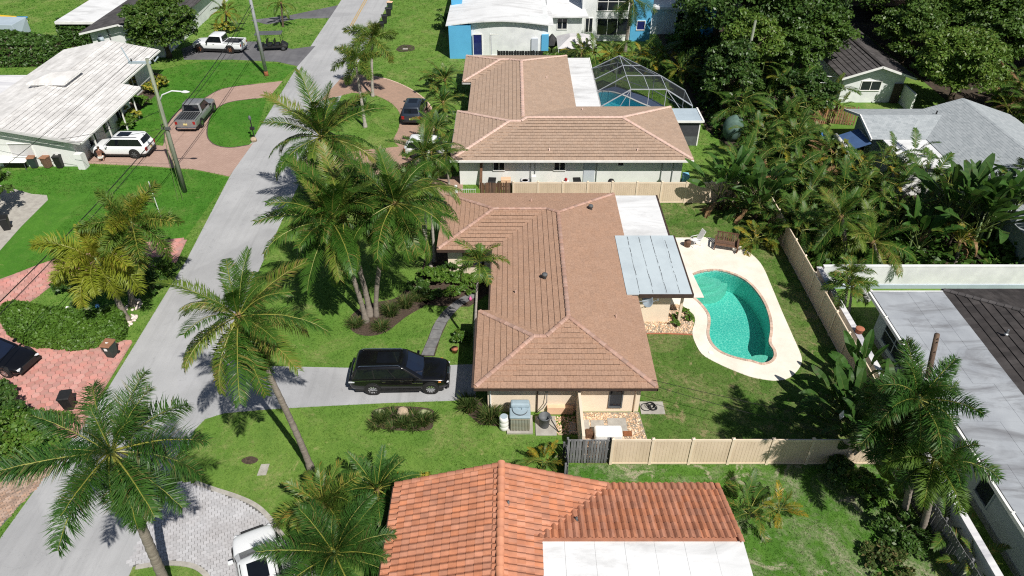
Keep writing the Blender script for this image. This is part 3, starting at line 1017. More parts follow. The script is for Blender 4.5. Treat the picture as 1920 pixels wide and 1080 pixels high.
# pool inside the screen cage of the second house
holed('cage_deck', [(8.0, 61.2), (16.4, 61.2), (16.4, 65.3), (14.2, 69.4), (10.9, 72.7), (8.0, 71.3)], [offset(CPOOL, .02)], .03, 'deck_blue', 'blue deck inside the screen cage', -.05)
cm2 = thing('swimming_pool', 'blue pool under the aluminium screen cage', 'swimming pool', (11.2, 65.5, 0))
off = Vector((11.2, 65.5, 0))
mb = MB()
for i in range(len(CPOOL)):
    a, b_ = CPOOL[i - 1], CPOOL[i]
    mb.face([loc_(a, -1.1), loc_(b_, -1.1), loc_(b_, .02), loc_(a, .02)])
mb.face([loc_(p, -1.1) for p in CPOOL])
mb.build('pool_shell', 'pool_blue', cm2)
mb = MB()
co_ = offset(CPOOL, .22)
for i in range(len(CPOOL)):
    a, b_, ao, bo = CPOOL[i - 1], CPOOL[i], co_[i - 1], co_[i]
    mb.hexa([loc_(a, -.05), loc_(b_, -.05), loc_(bo, -.05), loc_(ao, -.05)], [loc_(a, .05), loc_(b_, .05), loc_(bo, .05), loc_(ao, .05)])
mb.build('coping', 'trim_white', cm2)
mb = MB()
mb.face([loc_(p, -.12) for p in ccw(CPOOL)])
mb.build('water', 'pool_water', cm2)

# ================================================================ houses
def roof_h(rects, x, y):
    best = 0
    for (x0, x1, y0, y1) in rects:
        best = max(best, min(x - x0, x1 - x, y - y0, y1 - y))
    return best


SIDES = {'W': (1, 0), 'E': (-1, 0), 'S': (0, 1), 'N': (0, -1)}


def sdist(side, rect, x, y):
    x0, x1, y0, y1 = rect
    return {'W': x - x0, 'E': x1 - x, 'S': y - y0, 'N': y1 - y}[side]


def shalf(side, rect):
    """distance as a*x+b*y+c"""
    x0, x1, y0, y1 = rect
    return {'W': (1, 0, -x0), 'E': (-1, 0, x1), 'S': (0, 1, -y0), 'N': (0, -1, y1)}[side]


def tile_roof(parent, org, rects, slope, z0, w, e, m, kind='flat', nparts=0, thick=.035, hollow=None, gable=(), stagger=True, pname='roof_tile', cover=None):
    """hip roof made of courses of tiles; rects in world plan, org = parent's location.
    kind flat or barrel; the nparts tiles nearest the camera become objects, the rest one mesh"""
    gap = .003 if kind == 'flat' else 0.0
    nst = 1 if kind == 'flat' else 5
    bar = .0 if kind == 'flat' else .075
    rest = MB()
    whole = []
    for ri, rect in enumerate(rects):
        x0, x1, y0, y1 = rect
        for side in 'WESN':
            if side in gable:
                continue
            along0, along1 = (y0, y1) if side in 'WE' else (x0, x1)
            depth = min(x1 - x0, y1 - y0) / 2 if not gable else ((x1 - x0) / 2 if side in 'WE' else (y1 - y0) / 2)
            rows = int(depth / e) + 1
            for r_ in range(rows):
                d0, d1 = r_ * e - (.05 if r_ == 0 else 0), (r_ + 1) * e
                sft = (.5 * w if (stagger and r_ % 2) else 0)
                nt_ = int((along1 - along0) / w) + 2
                for t in range(-1, nt_):
                    s0 = along0 + t * w + sft
                    s1 = s0 + w
                    sm = (s0 + s1) / 2

                    def P2(s_, d_):
                        return {'W': (x0 + d_, s_), 'E': (x1 - d_, s_), 'S': (s_, y0 + d_), 'N': (s_, y1 - d_)}[side]
                    full = [P2(s0 + gap, d0), P2(s1 - gap, d0), P2(s1 - gap, d1 + .02), P2(s0 + gap, d1 + .02)]
                    c = P2(sm, (max(d0, 0) + d1) / 2)
                    if hollow and hollow(c, side):
                        continue
                    halfs = []
                    for s2 in 'WESN':
                        if s2 != side and s2 not in gable:
                            a1, b1, c1 = shalf(side, rect)
                            a2, b2, c2 = shalf(s2, rect)
                            halfs.append((a2 - a1, b2 - b1, c2 - c1))
                    if gable:
                        for s2 in gable:
                            halfs.append(shalf(s2, rect))
                    dc = sdist(side, rect, *c)
                    skip = False
                    for rj, r2 in enumerate(rects):
                        if rj == ri:
                            continue
                        if gable and any(sdist(q, r2, *c) < 0 for q in gable):
                            continue
                        ds = {q: sdist(q, r2, *c) for q in 'WESN' if not (q in gable)}
                        if min(ds.values()) <= -w:
                            continue
                        twin = abs(ds.get(side, 1e9) - dc) < 1e-6
                        if twin and rj > ri:
                            continue
                        if twin:
                            ds.pop(side)
                        q = min(ds, key=ds.get)
                        if ds[q] > dc + w:
                            skip = True
                        a1, b1, c1 = shalf(side, rect)
                        a2, b2, c2 = shalf(q, r2)
                        halfs.append((a1 - a2, b1 - b2, c1 - c2))
                    if skip:
                        continue
                    poly = full
                    for hq in halfs:
                        poly = clip(poly, *hq)
                        if len(poly) < 3:
                            break
                    if len(poly) < 3:
                        continue
                    isfull = len(poly) == 4 and all(abs(a[0] - b_[0]) + abs(a[1] - b_[1]) < 1e-6 for a, b_ in zip(sorted(poly), sorted(full)))
                    ar = abs(sum(poly[i - 1][0] * poly[i][1] - poly[i][0] * poly[i - 1][1] for i in range(len(poly)))) / 2
                    if ar < .004:
                        continue
                    jit = random.uniform(0, .006)
                    if isfull and r_ > 0:
                        whole.append((side, P2(sm, d0), d0, jit))
                        continue
                    rest.cr = random.random() * .98 + .01
                    emit_tile(rest, poly, halfs, side, rect, s0, w, d0, e, slope, z0, thick, nst, bar, jit, org, full)
    # whole tiles: shared mesh for the nearest, the rest joined
    def key(t):
        return (Vector((t[1][0], t[1][1], z0 + slope * t[2])) - CAMP).length
    whole.sort(key=key)
    std = std_tile(w, e, slope, thick, gap, nst, bar)
    me = std.mesh(pname, m)
    rot = {'S': 0.0, 'N': PI, 'W': -PI / 2, 'E': PI / 2}
    for t in whole[:nparts]:
        inst(pname, me, parent, (t[1][0] - org[0], t[1][1] - org[1], z0 + slope * t[2] - org[2] + t[3]), (0, 0, rot[t[0]]))
    for t in whole[nparts:]:
        a = rot[t[0]]
        ca, sa = round(math.cos(a)), round(math.sin(a))
        rest.cr = random.random() * .98 + .01
        ox, oy, oz = t[1][0] - org[0], t[1][1] - org[1], z0 + slope * t[2] - org[2] + t[3]
        rest.add([(p[0] * ca - p[1] * sa + ox, p[0] * sa + p[1] * ca + oy, p[2] + oz) for p in std.v], std.f)
    o = rest.build(pname + 's', m, parent)
    o['kind'] = 'stuff'
    # roof deck below
    dk_ = MB()
    X0 = min(r_[0] for r_ in rects)
    X1 = max(r_[1] for r_ in rects)
    Y0 = min(r_[2] for r_ in rects)
    Y1 = max(r_[3] for r_ in rects)
    st = .35
    nx = int((X1 - X0) / st) + 1
    ny = int((Y1 - Y0) / st) + 1

    def hh(x, y):
        if gable:
            b_ = -1
            for rc in rects:
                if rc[0] - .01 <= x <= rc[1] + .01 and rc[2] - .01 <= y <= rc[3] + .01:
                    b_ = max(b_, min(sdist(q, rc, x, y) for q in 'WESN' if q not in gable))
            return b_
        return roof_h(rects, x, y)
    for i in range(nx):
        for j in range(ny):
            xa, xb = X0 + i * st, min(X1, X0 + (i + 1) * st)
            ya, yb = Y0 + j * st, min(Y1, Y0 + (j + 1) * st)
            cx, cy = (xa + xb) / 2, (ya + yb) / 2
            if not any(r_[0] < cx < r_[1] and r_[2] < cy < r_[3] for r_ in rects):
                continue
            if hollow and hollow((cx, cy), '*'):
                continue
            dk_.face([(x - org[0], y - org[1], z0 - org[2] - .012 + slope * hh(x, y)) for x, y in ((xa, ya), (xb, ya), (xb, yb), (xa, yb))])
    dk_.build('roof_deck', 'roof_deck' if not cover else cover, parent)


def zprof(u, bar):
    """barrel section across one tile, u in 0..1"""
    return bar * (max(0.0, math.sin(PI * min(1, u / .72))) if u < .72 else -.25 * math.sin(PI * (u - .72) / .28))


def std_tile(w, e, slope, thick, gap, nst, bar):
    mb = MB()
    und = .09 if nst == 1 and thick > .03 else .0
    xs = [-w / 2 + gap + (w - 2 * gap) * i / nst for i in range(nst + 1)]
    L = e + .02
    for i in range(nst):
        a, b_ = xs[i], xs[i + 1]
        za, zb_ = zprof(i / nst, bar), zprof((i + 1) / nst, bar)
        f0 = [(a, 0, thick + za), (b_, 0, thick + zb_), (b_, L, slope * L + .004 + zb_), (a, L, slope * L + .004 + za)]
        mb.face(f0)
        mb.face([(a, und, -.01), (b_, und, -.01), (b_, 0, thick + zb_), (a, 0, thick + za)])
    for x, zz, o_ in ((xs[0], zprof(0, bar), 1), (xs[-1], zprof(1, bar), 0)):
        q = [(x, L, slope * L - .02), (x, 0, -.02), (x, 0, thick + zz), (x, L, slope * L + .004 + zz)]
        mb.face(q if o_ else q[::-1])
    return mb


def emit_tile(mb, poly, halfs, side, rect, s0, w, d0, e, slope, z0, thick, nst, bar, jit, org, full):
    al = 1 if side in 'WE' else 0
    pieces = [poly]
    if nst > 1:
        pieces = []
        for i in range(nst):
            a, b_ = s0 + w * i / nst, s0 + w * (i + 1) / nst
            q = clip(poly, 1 - al, al, -a)
            q = clip(q, al - 1, -al, b_) if q else q
            if len(q) >= 3:
                pieces.append(q)
    for q in pieces:
        def zt(p):
            d = sdist(side, rect, *p)
            u = min(1, max(0, (p[al] - s0) / w))
            return z0 + slope * d + thick * max(0, 1 - (d - d0) / e) + .004 + zprof(u, bar) + jit
        if sum(q[i - 1][0] * q[i][1] - q[i][0] * q[i - 1][1] for i in range(len(q))) < 0:
            q = q[::-1]
        top = [(p[0] - org[0], p[1] - org[1], zt(p) - org[2]) for p in q]
        bot = [(p[0] - org[0], p[1] - org[1], z0 + slope * sdist(side, rect, *p) - .03 - org[2]) for p in q]
        n_ = len(q)
        mb.add(top + bot, [tuple(range(n_))] + [(n_ + i, n_ + (i + 1) % n_, (i + 1) % n_, i) for i in range(n_)])


def ridge(parent, org, pts, m, r_=.13, seg=.38, name='ridge_tile'):
    """overlapping half-round caps along a ridge or hip line given in world points"""
    mb = MB()
    n_ = 6
    L = seg * 1.06
    vs = []
    for yy, rr, up in ((0, r_ * 1.12, .012), (L, r_ * .95, 0)):
        for i in range(n_ + 1):
            a = PI * i / n_
            vs.append((rr * math.cos(a), yy, rr * .62 * math.sin(a) + up - .02))
    fs = [(i + 1, i, n_ + 1 + i, n_ + 2 + i) for i in range(n_)] + [tuple(range(n_ + 1))]
    mb.add(vs, fs)
    me = mb.mesh(name, m, False)
    for a, b_ in zip(pts[:-1], pts[1:]):
        a, b_ = Vector(a), Vector(b_)
        d = b_ - a
        k_ = max(1, round(d.length / seg))
        q = d.to_track_quat('Y', 'Z').to_euler()
        sc = d.length / k_ / seg
        for i in range(k_):
            p = a + d * (i / k_)
            o = inst(name, me, parent, (p.x - org[0], p.y - org[1], p.z - org[2] + .03), q, (1, sc, 1))


def wbox(parent, org, name, x0, x1, y0, y1, z0, z1, m, bevel=0):
    return MB().box(x0 - org[0], x1 - org[0], y0 - org[1], y1 - org[1], z0 - org[2], z1 - org[2]).build(name, m, parent, bevel=bevel)


def window(parent, org, c, w, h, face, glass='glass_dark', frame='trim_white', mull=1, name='window', depth=.06, hm=0):
    """window on an axis aligned wall; c = centre on the wall surface"""
    ux, uy = {'S': (1, 0), 'N': (-1, 0), 'W': (0, -1), 'E': (0, 1)}[face]
    nx, ny = {'S': (0, -1), 'N': (0, 1), 'W': (-1, 0), 'E': (1, 0)}[face]
    c = (c[0] - org[0], c[1] - org[1], c[2] - org[2])

    def bx(mb, u0, u1, z0, z1, n0, n1):
        q = [(c[0] + ux * u + nx * n_, c[1] + uy * u + ny * n_) for u, n_ in ((u0, n0), (u1, n0), (u1, n1), (u0, n1))]
        mb.prism(q, c[2] + z0, c[2] + z1)
    t = .07
    fr_ = MB()
    bx(fr_, -w / 2 - t, w / 2 + t, h / 2, h / 2 + t, -.05, depth)
    bx(fr_, -w / 2 - t, w / 2 + t, -h / 2 - t, -h / 2, -.05, depth + .03)
    bx(fr_, -w / 2 - t, -w / 2, -h / 2, h / 2, -.05, depth)
    bx(fr_, w / 2, w / 2 + t, -h / 2, h / 2, -.05, depth)
    for i in range(1, mull + 1):
        u = -w / 2 + w * i / (mull + 1)
        bx(fr_, u - .03, u + .03, -h / 2, h / 2, -.04, depth - .01)
    for i in range(1, hm + 1):
        u = -h / 2 + h * i / (hm + 1)
        bx(fr_, -w / 2, w / 2, u - .03, u + .03, -.04, depth - .013)
    o = fr_.build(name, frame, parent)
    for i in range(mull + 1):
        u0 = -w / 2 + w * i / (mull + 1)
        u1 = u0 + w / (mull + 1)
        for j in range(hm + 1):
            v0 = -h / 2 + h * j / (hm + 1)
            pn = MB()
            bx(pn, u0 + .01, u1 - .01, v0 + .01, v0 + h / (hm + 1) - .01, -.04, .012)
            pn.build('pane', glass, o)
    return o


def fascia(parent, org, x0, x1, y0, y1, z, m, h=.18, t=.04, sides='WESN', name='fascia'):
    for s_ in sides:
        b_ = {'W': (x0 - t, x0, y0, y1), 'E': (x1, x1 + t, y0, y1), 'S': (x0 - t, x1 + t, y0 - t, y0), 'N': (x0 - t, x1 + t, y1, y1 + t)}[s_]
        wbox(parent, org, name, b_[0], b_[1], b_[2], b_[3], z - h, z, m)


# ---------------------------------------------------------------- the near brown roofed house
O1 = (3.0, 36.0, 0.0)
H1 = thing('house', 'cream house with L-shaped brown tile roof beside the kidney pool', 'house', O1)
r1 = [(-1.25, 7.5, 26.1, 45.9), (-1.93, 7.5, 26.1, 32.3), (-4.9, 7.5, 38.67, 45.9)]
E1, S1 = 2.5, .25
tile_roof(H1, O1, r1, S1, E1, .33, .33, 'brown_tile', 'flat', 300, .055)
hz = lambda rects, s_, z_, x, y: (x, y, z_ + s_ * roof_h(rects, x, y) + .02)
h1 = lambda x, y: hz(r1, S1, E1, x, y)
bx_ = 3.125
ridge(H1, O1, [h1(bx_, 30.475), h1(bx_, 41.53)], 'brown_ridge')
ridge(H1, O1, [h1(7.45, 26.15), h1(bx_, 30.475)], 'brown_ridge')
ridge(H1, O1, [h1(-1.88, 26.15), h1(1.17, 29.2), h1(1.85, 29.2), h1(bx_, 30.475)], 'brown_ridge')
ridge(H1, O1, [h1(-1.88, 32.25), h1(1.17, 29.2)], 'brown_ridge')
ridge(H1, O1, [h1(7.45, 45.85), h1(bx_, 41.53)], 'brown_ridge')
ridge(H1, O1, [h1(bx_, 41.53), h1(2.365, 42.285), h1(-1.285, 42.285)], 'brown_ridge')
ridge(H1, O1, [h1(-4.85, 38.72), h1(-1.285, 42.285)], 'brown_ridge')
ridge(H1, O1, [h1(-4.85, 45.85), h1(-1.285, 42.285)], 'brown_ridge')
# walls
mb = MB()
mb.prism([(x - O1[0], y - O1[1]) for x, y in [(-1.3, 26.75), (6.85, 26.75), (6.85, 45.2), (-4.3, 45.2), (-4.3, 39.3), (-.6, 39.3), (-.6, 31.7), (-1.3, 31.7)]], 0, 2.44)
mb.build('wall', 'wall_cream', H1)
for a in ((-1.93, 7.5, 26.1, 32.3, 'WSE'),):
    fascia(H1, O1, *a[:4], E1 - .01, 'trim_brown', .2, .05, 'WS')
wbox(H1, O1, 'fascia', 7.5, 7.55, 26.05, 45.95, E1 - .21, E1 - .01, 'trim_brown')
wbox(H1, O1, 'fascia', -4.95, -4.9, 38.62, 45.95, E1 - .21, E1 - .01, 'trim_brown')
wbox(H1, O1, 'fascia', -4.9, -1.3, 38.62, 38.67, E1 - .21, E1 - .01, 'trim_brown')
wbox(H1, O1, 'fascia', -1.30, -1.25, 32.3, 38.62, E1 - .21, E1 - .01, 'trim_brown')
wbox(H1, O1, 'soffit', -4.88, 7.48, 38.7, 45.85, 2.3, 2.34, 'trim_brown')
wbox(H1, O1, 'soffit', -1.9, 7.48, 26.12, 32.25, 2.3, 2.34, 'trim_brown')
wbox(H1, O1, 'soffit', -1.22, 7.48, 32.3, 38.65, 2.3, 2.34, 'trim_brown')
window(H1, O1, (5.55, 26.75, 1.2), .62, 1.55, 'S', 'glass_dark', 'can_grey', 0, 'side_door')
window(H1, O1, (-2.6, 39.3, 1.35), 1.3, 1.1, 'S', 'glass_dark', 'trim_brown', 1)
wbox(H1, O1, 'front_door', -.66, -.59, 35.0, 36.0, .05, 2.1, 'trim_brown')
window(H1, O1, (-1.3, 29.3, 1.2), 4.2, 2.0, 'W', 'trim_white', 'trim_brown', 3, 'garage_door', hm=3)
MB().tube([(-1.15 - O1[0], 26.68 - O1[1], 0), (-1.15 - O1[0], 26.68 - O1[1], 2.4)], .045, 8).build('downpipe', 'trim_white', H1)
MB().tube([(6.6 - O1[0], 26.68 - O1[1], .05), (6.6 - O1[0], 26.68 - O1[1], 2.4)], .045, 8).build('downpipe', 'fence_cap', H1)
MB().tube([(1.35 - O1[0], 26.68 - O1[1], 0), (1.35 - O1[0], 26.68 - O1[1], 2.4)], .04, 8).build('downpipe', 'trim_brown', H1)
wbox(H1, O1, 'meter_box', 1.75, 1.93, 26.66, 26.75, 1.55, 1.85, 'metal_grey')
wbox(H1, O1, 'ledge', 1.9, 3.3, 26.5, 26.75, .05, .55, 'peach_board')
# roof vents
for (u, nm, big) in (((5.47, 42.86), 'roof_vent', 1), ((1.96, 34.44), 'roof_vent', 1), ((1.36, 43.88), 'vent_pipe', 0), ((0.22, 33.52), 'vent_pipe', 0), ((5.92, 31.22), 'vent_pipe', 0)):
    z = E1 + S1 * roof_h(r1, *u)
    x, y = u[0] - O1[0], u[1] - O1[1]
    if big:
        v = MB()
        v.lathe([(.13, 0), (.12, .2), (.12, .3)], 12, (x, y, z))
        v.lathe([(.17, .2), (.17, .34), (.12, .38), (.02, .4)], 12, (x, y, z))
        v.build(nm, 'can_grey', H1, True)
    else:
        MB().lathe([(.09, 0), (.045, .03), (.045, .28)], 10, (x, y, z)).build(nm, 'brown_ridge', H1, True)
# flat white patio roof, grey patio roof, cream awning strip
PR = thing('patio_roof', 'flat white metal patio roof on the back of the near house', 'patio roof', (9.1, 43.1, 0))
op = (9.1, 43.1, 0)
for i in range(4):
    y0 = 40.35 + i * 1.36
    wbox(PR, op, 'roof_panel', 7.56, 10.55, y0, y0 + 1.34, 2.36, 2.44, 'white_roof')
wbox(PR, op, 'gutter', 10.56, 10.68, 40.3, 45.82, 2.3, 2.46, 'trim_brown')
for y in (40.8, 43.0, 45.5):
    wbox(PR, op, 'post', 10.4, 10.48, y, y + .08, 0, 2.35, 'trim_white')
PG = thing('patio_roof', 'weathered blue grey flat roof over the pool terrace', 'patio roof', (8.8, 36.8, 0))
op = (8.8, 36.8, 0)
for i in range(5):
    x0 = 6.86 + i * .78
    wbox(PG, op, 'roof_panel', x0, x0 + .775, 33.62, 39.98, 2.66 + .002 * i, 2.74 + .002 * (i % 2), 'patio_grey')
wbox(PG, op, 'fascia', 10.765, 10.86, 33.55, 39.98, 2.5, 2.75, 'trim_brown')
wbox(PG, op, 'fascia', 7.6, 10.765, 33.54, 33.615, 2.5, 2.75, 'trim_brown')
wbox(PG, op, 'enclosure_wall', 7.6, 9.75, 34.3, 39.2, 0, 2.5, 'wall_cream')
wbox(PG, op, 'post', 10.35, 10.5, 34.2, 34.35, 0, 2.62, 'fence_cap')
wbox(PG, op, 'post', 10.35, 10.5, 39.4, 39.55, 0, 2.62, 'fence_cap')
for i, (a, b_) in enumerate((((7.7, 33.9), (7.7, 39.7)), ((8.5, 33.8), (8.45, 39.6)), ((9.3, 33.8), (9.25, 39.8)), ((10.1, 33.8), (10.15, 39.6)))):
    s_ = MB()
    y = 33.7
    while y < 39.6:
        l = random.uniform(.2, .9)
        xx = a[0] + (b_[0] - a[0]) * (y - 33.7) / 6 + random.uniform(-.02, .02) - .05
        s_.box(xx - op[0], xx + random.uniform(.015, .04) - op[0], y - op[1], y + l - op[1], 2.735, 2.75)
        y += l + random.choice((0, .1, .3))
    s_.build('seam', 'can_grey', PG)
q = [(10.99, 40.22), (11.57, 33.83)]
AW = tag(MB().prism([(10.3, q[0][1]), q[0], q[1], (10.3, q[1][1])], 2.3, 2.35).build('awning', 'deck'), 'plain cream awning strip reaching over the pool terrace', 'awning')
AW.data.materials[0] = MATS['deck']
for yy in (q[0][1] - .1, q[1][1] + .1):
    MB().tube([(10.4, yy, 2.3), (q[1][0] - .1, yy, 2.29)], .03, 6).build('arm', 'metal_white', AW)

# ---------------------------------------------------------------- second house with the tan roof
O2 = (3.0, 62.0, 0.0)
H2 = thing('house', 'white house with tan tile roof behind the tan vinyl fence', 'house', O2)
r2 = [(-3.9, 14.35, 51.05, 61.3), (-4.87, 9.0, 51.05, 60.35), (-3.9, 5.75, 51.05, 74.5), (-4.8, 5.75, 67.3, 74.5)]
E2 = 2.6
tile_roof(H2, O2, r2, S1, E2, .36, .36, 'tan_tile', 'flat', 240, .055)
h2 = lambda x, y: hz(r2, S1, E2, x, y)
yr = 56.175
ridge(H2, O2, [h2(14.3, 51.1), h2(14.35 - 5.125, yr)], 'tan_ridge', .15)
ridge(H2, O2, [h2(14.3, 61.25), h2(14.35 - 5.125, yr)], 'tan_ridge', .15)
ridge(H2, O2, [h2(14.35 - 5.125, yr), h2(1.2, yr)], 'tan_ridge', .15)
ridge(H2, O2, [h2(-4.82, 51.1), h2(-.22, 55.7), h2(.75, 55.7), h2(1.225, yr)], 'tan_ridge', .15)
ridge(H2, O2, [h2(-4.82, 60.3), h2(-.22, 55.7)], 'tan_ridge', .15)
ridge(H2, O2, [h2(.925, yr + .3), h2(.925, 69.67)], 'tan_ridge', .15)
ridge(H2, O2, [h2(5.7, 74.45), h2(.925, 69.67)], 'tan_ridge', .15)
ridge(H2, O2, [h2(.925, 69.67), h2(-.3, 70.9), h2(-1.2, 70.9)], 'tan_ridge', .15)
ridge(H2, O2, [h2(-4.75, 67.35), h2(-1.2, 70.9)], 'tan_ridge', .15)
ridge(H2, O2, [h2(-4.75, 74.45), h2(-1.2, 70.9)], 'tan_ridge', .15)
mb = MB()
mb.prism([(x - O2[0], y - O2[1]) for x, y in [(-4.25, 51.75), (13.75, 51.75), (13.75, 60.7), (5.1, 60.7), (5.1, 73.9), (-4.1, 73.9), (-4.1, 68), (-3.2, 68), (-3.2, 59.8), (-4.25, 59.8)]], 0, 2.5)
mb.build('wall', 'wall_pale', H2)
wbox(H2, O2, 'gutter', -4.9, 14.4, 50.93, 51.04, E2 - .17, E2 + .0, 'trim_white')
wbox(H2, O2, 'fascia', -4.95, -4.88, 51.05, 60.35, E2 - .2, E2, 'trim_white')
wbox(H2, O2, 'fascia', 14.36, 14.42, 51.05, 61.3, E2 - .2, E2, 'trim_white')
wbox(H2, O2, 'fascia', -3.97, -3.91, 60.36, 67.3, E2 - .2, E2, 'trim_white')
wbox(H2, O2, 'fascia', -4.87, -4.81, 67.25, 74.5, E2 - .2, E2, 'trim_white')
wbox(H2, O2, 'fascia', -4.8, -3.98, 67.22, 67.29, E2 - .2, E2, 'trim_white')
for x, w_ in ((-1.05, .85), (3.85, .85)):
    window(H2, O2, (x, 51.75, 1.75), w_, .8, 'S', 'glass_dark', 'trim_white', 1)
window(H2, O2, (8.75, 51.75, 1.95), .42, .35, 'S', 'glass_dark', 'trim_white', 0)
wbox(H2, O2, 'side_door', 5.8, 6.7, 51.69, 51.76, .1, 2.1, 'door_paint')
for x in (1.5, 1.85, 6.85, 12.1, 13.0):
    MB().tube([(x - O2[0], 51.68 - O2[1], .1), (x - O2[0], 51.68 - O2[1], 2.4)], .035, 6).build('pipe', 'metal_grey', H2)
for u in ((11.39, 78.63), (3.33, 66.67), (6.22, 59.67), (2.99, 52.13), (10.05, 52.13)):
    if roof_h(r2, *u) > 0:
        z = E2 + S1 * roof_h(r2, *u)
        MB().lathe([(.1, 0), (.05, .04), (.05, .25)], 8, (u[0] - O2[0], u[1] - O2[1], z)).build('vent_pipe', 'tan_ridge', H2, True)
PS = thing('patio_roof', 'long white metal patio roof beside the screen cage', 'patio roof', (6.9, 68, 0))
op = (6.9, 68, 0)
for i in range(9):
    y0 = 61.45 + i * 1.43
    wbox(PS, op, 'roof_panel', 5.82, 8.05, y0, y0 + 1.41, 2.4, 2.47, 'white_roof')
wbox(PS, op, 'gutter', 8.06, 8.16, 61.4, 74.3, 2.36, 2.5, 'trim_white')
PE = thing('patio_roof', 'small glazed lean-to roof at the corner of the tan house', 'patio roof', (15.7, 60.1, 0))
op = (15.7, 60.1, 0)
for i in range(2):
    wbox(PE, op, 'roof_panel', 14.5, 16.75, 58.75 + i * 1.38, 60.11 + i * 1.38, 2.36, 2.4, 'flat_blue_grey')
wbox(PE, op, 'gutter', 16.76, 16.9, 58.65, 61.6, 2.3, 2.46, 'trim_white')
wbox(PE, op, 'gutter', 14.45, 16.76, 58.6, 58.74, 2.3, 2.46, 'trim_white')
wbox(PE, op, 'post', 16.55, 16.65, 58.8, 58.9, 0, 2.35, 'trim_white')
wbox(PE, op, 'post', 16.55, 16.65, 61.3, 61.4, 0, 2.35, 'trim_white')
wbox(PE, op, 'screen_wall', 14.6, 16.55, 58.84, 58.88, .9, 2.3, 'pvc_screen')
wbox(PE, op, 'low_wall', 14.6, 16.55, 58.84, 58.9, 0, .9, 'can_grey')

# screen cage: mansard frame of white beams with mesh panels
CG = thing('pool_cage', 'aluminium screen cage over the blue pool of the tan house', 'pool enclosure', (12, 66, 0))
op = Vector((12, 66, 0))
eL = [(8.1, y, 2.55) for y in (71.0, 68.1, 65.1, 61.6)]
tL = [(10.65, y, 4.15) for y in (70.2, 67.5, 64.9, 61.6)]
tR = [(10.65, 70.2, 4.15), (12.35, 67.5, 4.15), (13.85, 64.9, 4.15), (13.85, 61.6, 4.15)]
eR = [(10.9, 72.6, 2.6), (14.2, 69.3, 2.6), (16.4, 65.2, 2.6), (16.4, 61.6, 2.6)]
gr = [(p[0], p[1], 0) for p in eR]


def beam(name, a, b_, t=.05, h=.09, m='cage_grey'):
    a, b_ = Vector(a) - op, Vector(b_) - op
    d = (b_ - a)
    M = Matrix.Translation(a) @ d.to_track_quat('Y', 'Z').to_matrix().to_4x4()
    return MB().box(-t / 2, t / 2, 0, d.length, -h / 2, h / 2, M).build(name, m, CG)


for i in range(4):
    beam('beam', eL[i], tL[i])
    if i:
        beam('beam', tL[i], tR[i])
    beam('beam', tR[i], eR[i])
    beam('post', gr[i], eR[i])
mid = [tuple((Vector(a) + Vector(b_)) / 2) for a, b_ in zip(tL, tR)]
for ch in (tL, tR, eR, mid):
    for a, b_ in zip(ch[:-1], ch[1:]):
        beam('purlin', a, b_, .05, .06)
for a, b_ in zip(gr[:-1], gr[1:]):
    a2, b2 = (a[0], a[1], 1.0), (b_[0], b_[1], 1.0)
    beam('rail', a2, b2, .05, .06)
beam('brace', tL[3], (8.6, 61.7, .2), .05, .05)
beam('brace', (13.85, 61.6, 4.15), (16.2, 61.7, 1.2), .05, .05)
for x in (10.65, 12.3, 13.85):
    beam('post', (x, 61.62, 0), (x, 61.62, 4.1), .05, .05)
beam('post', (8.1, 71.0, 0), eL[0], .06, .06)
beam('purlin', eL[0], eR[0], .05, .06)
for i in range(3):
    for a, b_ in ((eL, tL), (tL, tR), (tR, eR), (eR, gr)):
        q = [Vector(a[i]) - op, Vector(a[i + 1]) - op, Vector(b_[i + 1]) - op, Vector(b_[i]) - op]
        mb = MB()
        mb.face(q)
        mb.build('mesh_screen', 'insect_screen', CG)
mb = MB()
mb.face([Vector(p) - op for p in (eL[0], (8.1, 71.0, 0), (10.9, 72.6, 0), eR[0])])
mb.build('mesh_screen', 'insect_screen', CG)
mb = MB()
mb.face([Vector(p) - op for p in (eL[0], eR[0], tL[0])])
mb.build('mesh_screen', 'insect_screen', CG)

# ---------------------------------------------------------------- terracotta house in front
O3 = (2.0, 15.0, 0.0)
H3 = thing('house', 'house with orange terracotta barrel tile roof nearest the viewer', 'house', O3)
E3, S3 = 2.7, .30
# gable ended wing whose ridge runs away from the street
tile_roof(H3, O3, [(-5.2, 4.28, 10.01, 19.81)], S3, E3, .28, .34, 'terracotta', 'barrel', 300, .03, gable='SN', stagger=False, hollow=lambda c, s_: c[0] > 1.1 and c[1] < 16.4, cover='terracotta')
# back wing falling away from the viewer
tile_roof(H3, O3, [(-.22, 9.06, 12.9, 19.95)], S3, E3 - .02, .29, .42, 'terracotta', 'barrel', 220, .03, gable='WE', stagger=False, hollow=lambda c, s_: s_ in 'S' or c[0] < .7 or c[1] < 16.4, cover='terracotta')
RX = -.46
RZ = E3 + S3 * 4.74
mb = MB()
for i in range(24):
    y0 = 10 + i * .415
    mb.cr = random.random()
    vs = []
    for yy, rr in ((y0, .15), (y0 + .44, .17)):
        for k_ in range(8):
            a = PI * k_ / 7
            vs.append((RX + rr * math.cos(a) - O3[0], yy - O3[1], RZ + .02 + rr * math.sin(a) - O3[2]))
    mb.add(vs, [(k_, k_ + 1, 9 + k_, 8 + k_) for k_ in range(7)] + [(15, 14, 13, 12, 11, 10, 9, 8)])
mb.build('ridge_cap', 'terracotta_ridge', H3, True)
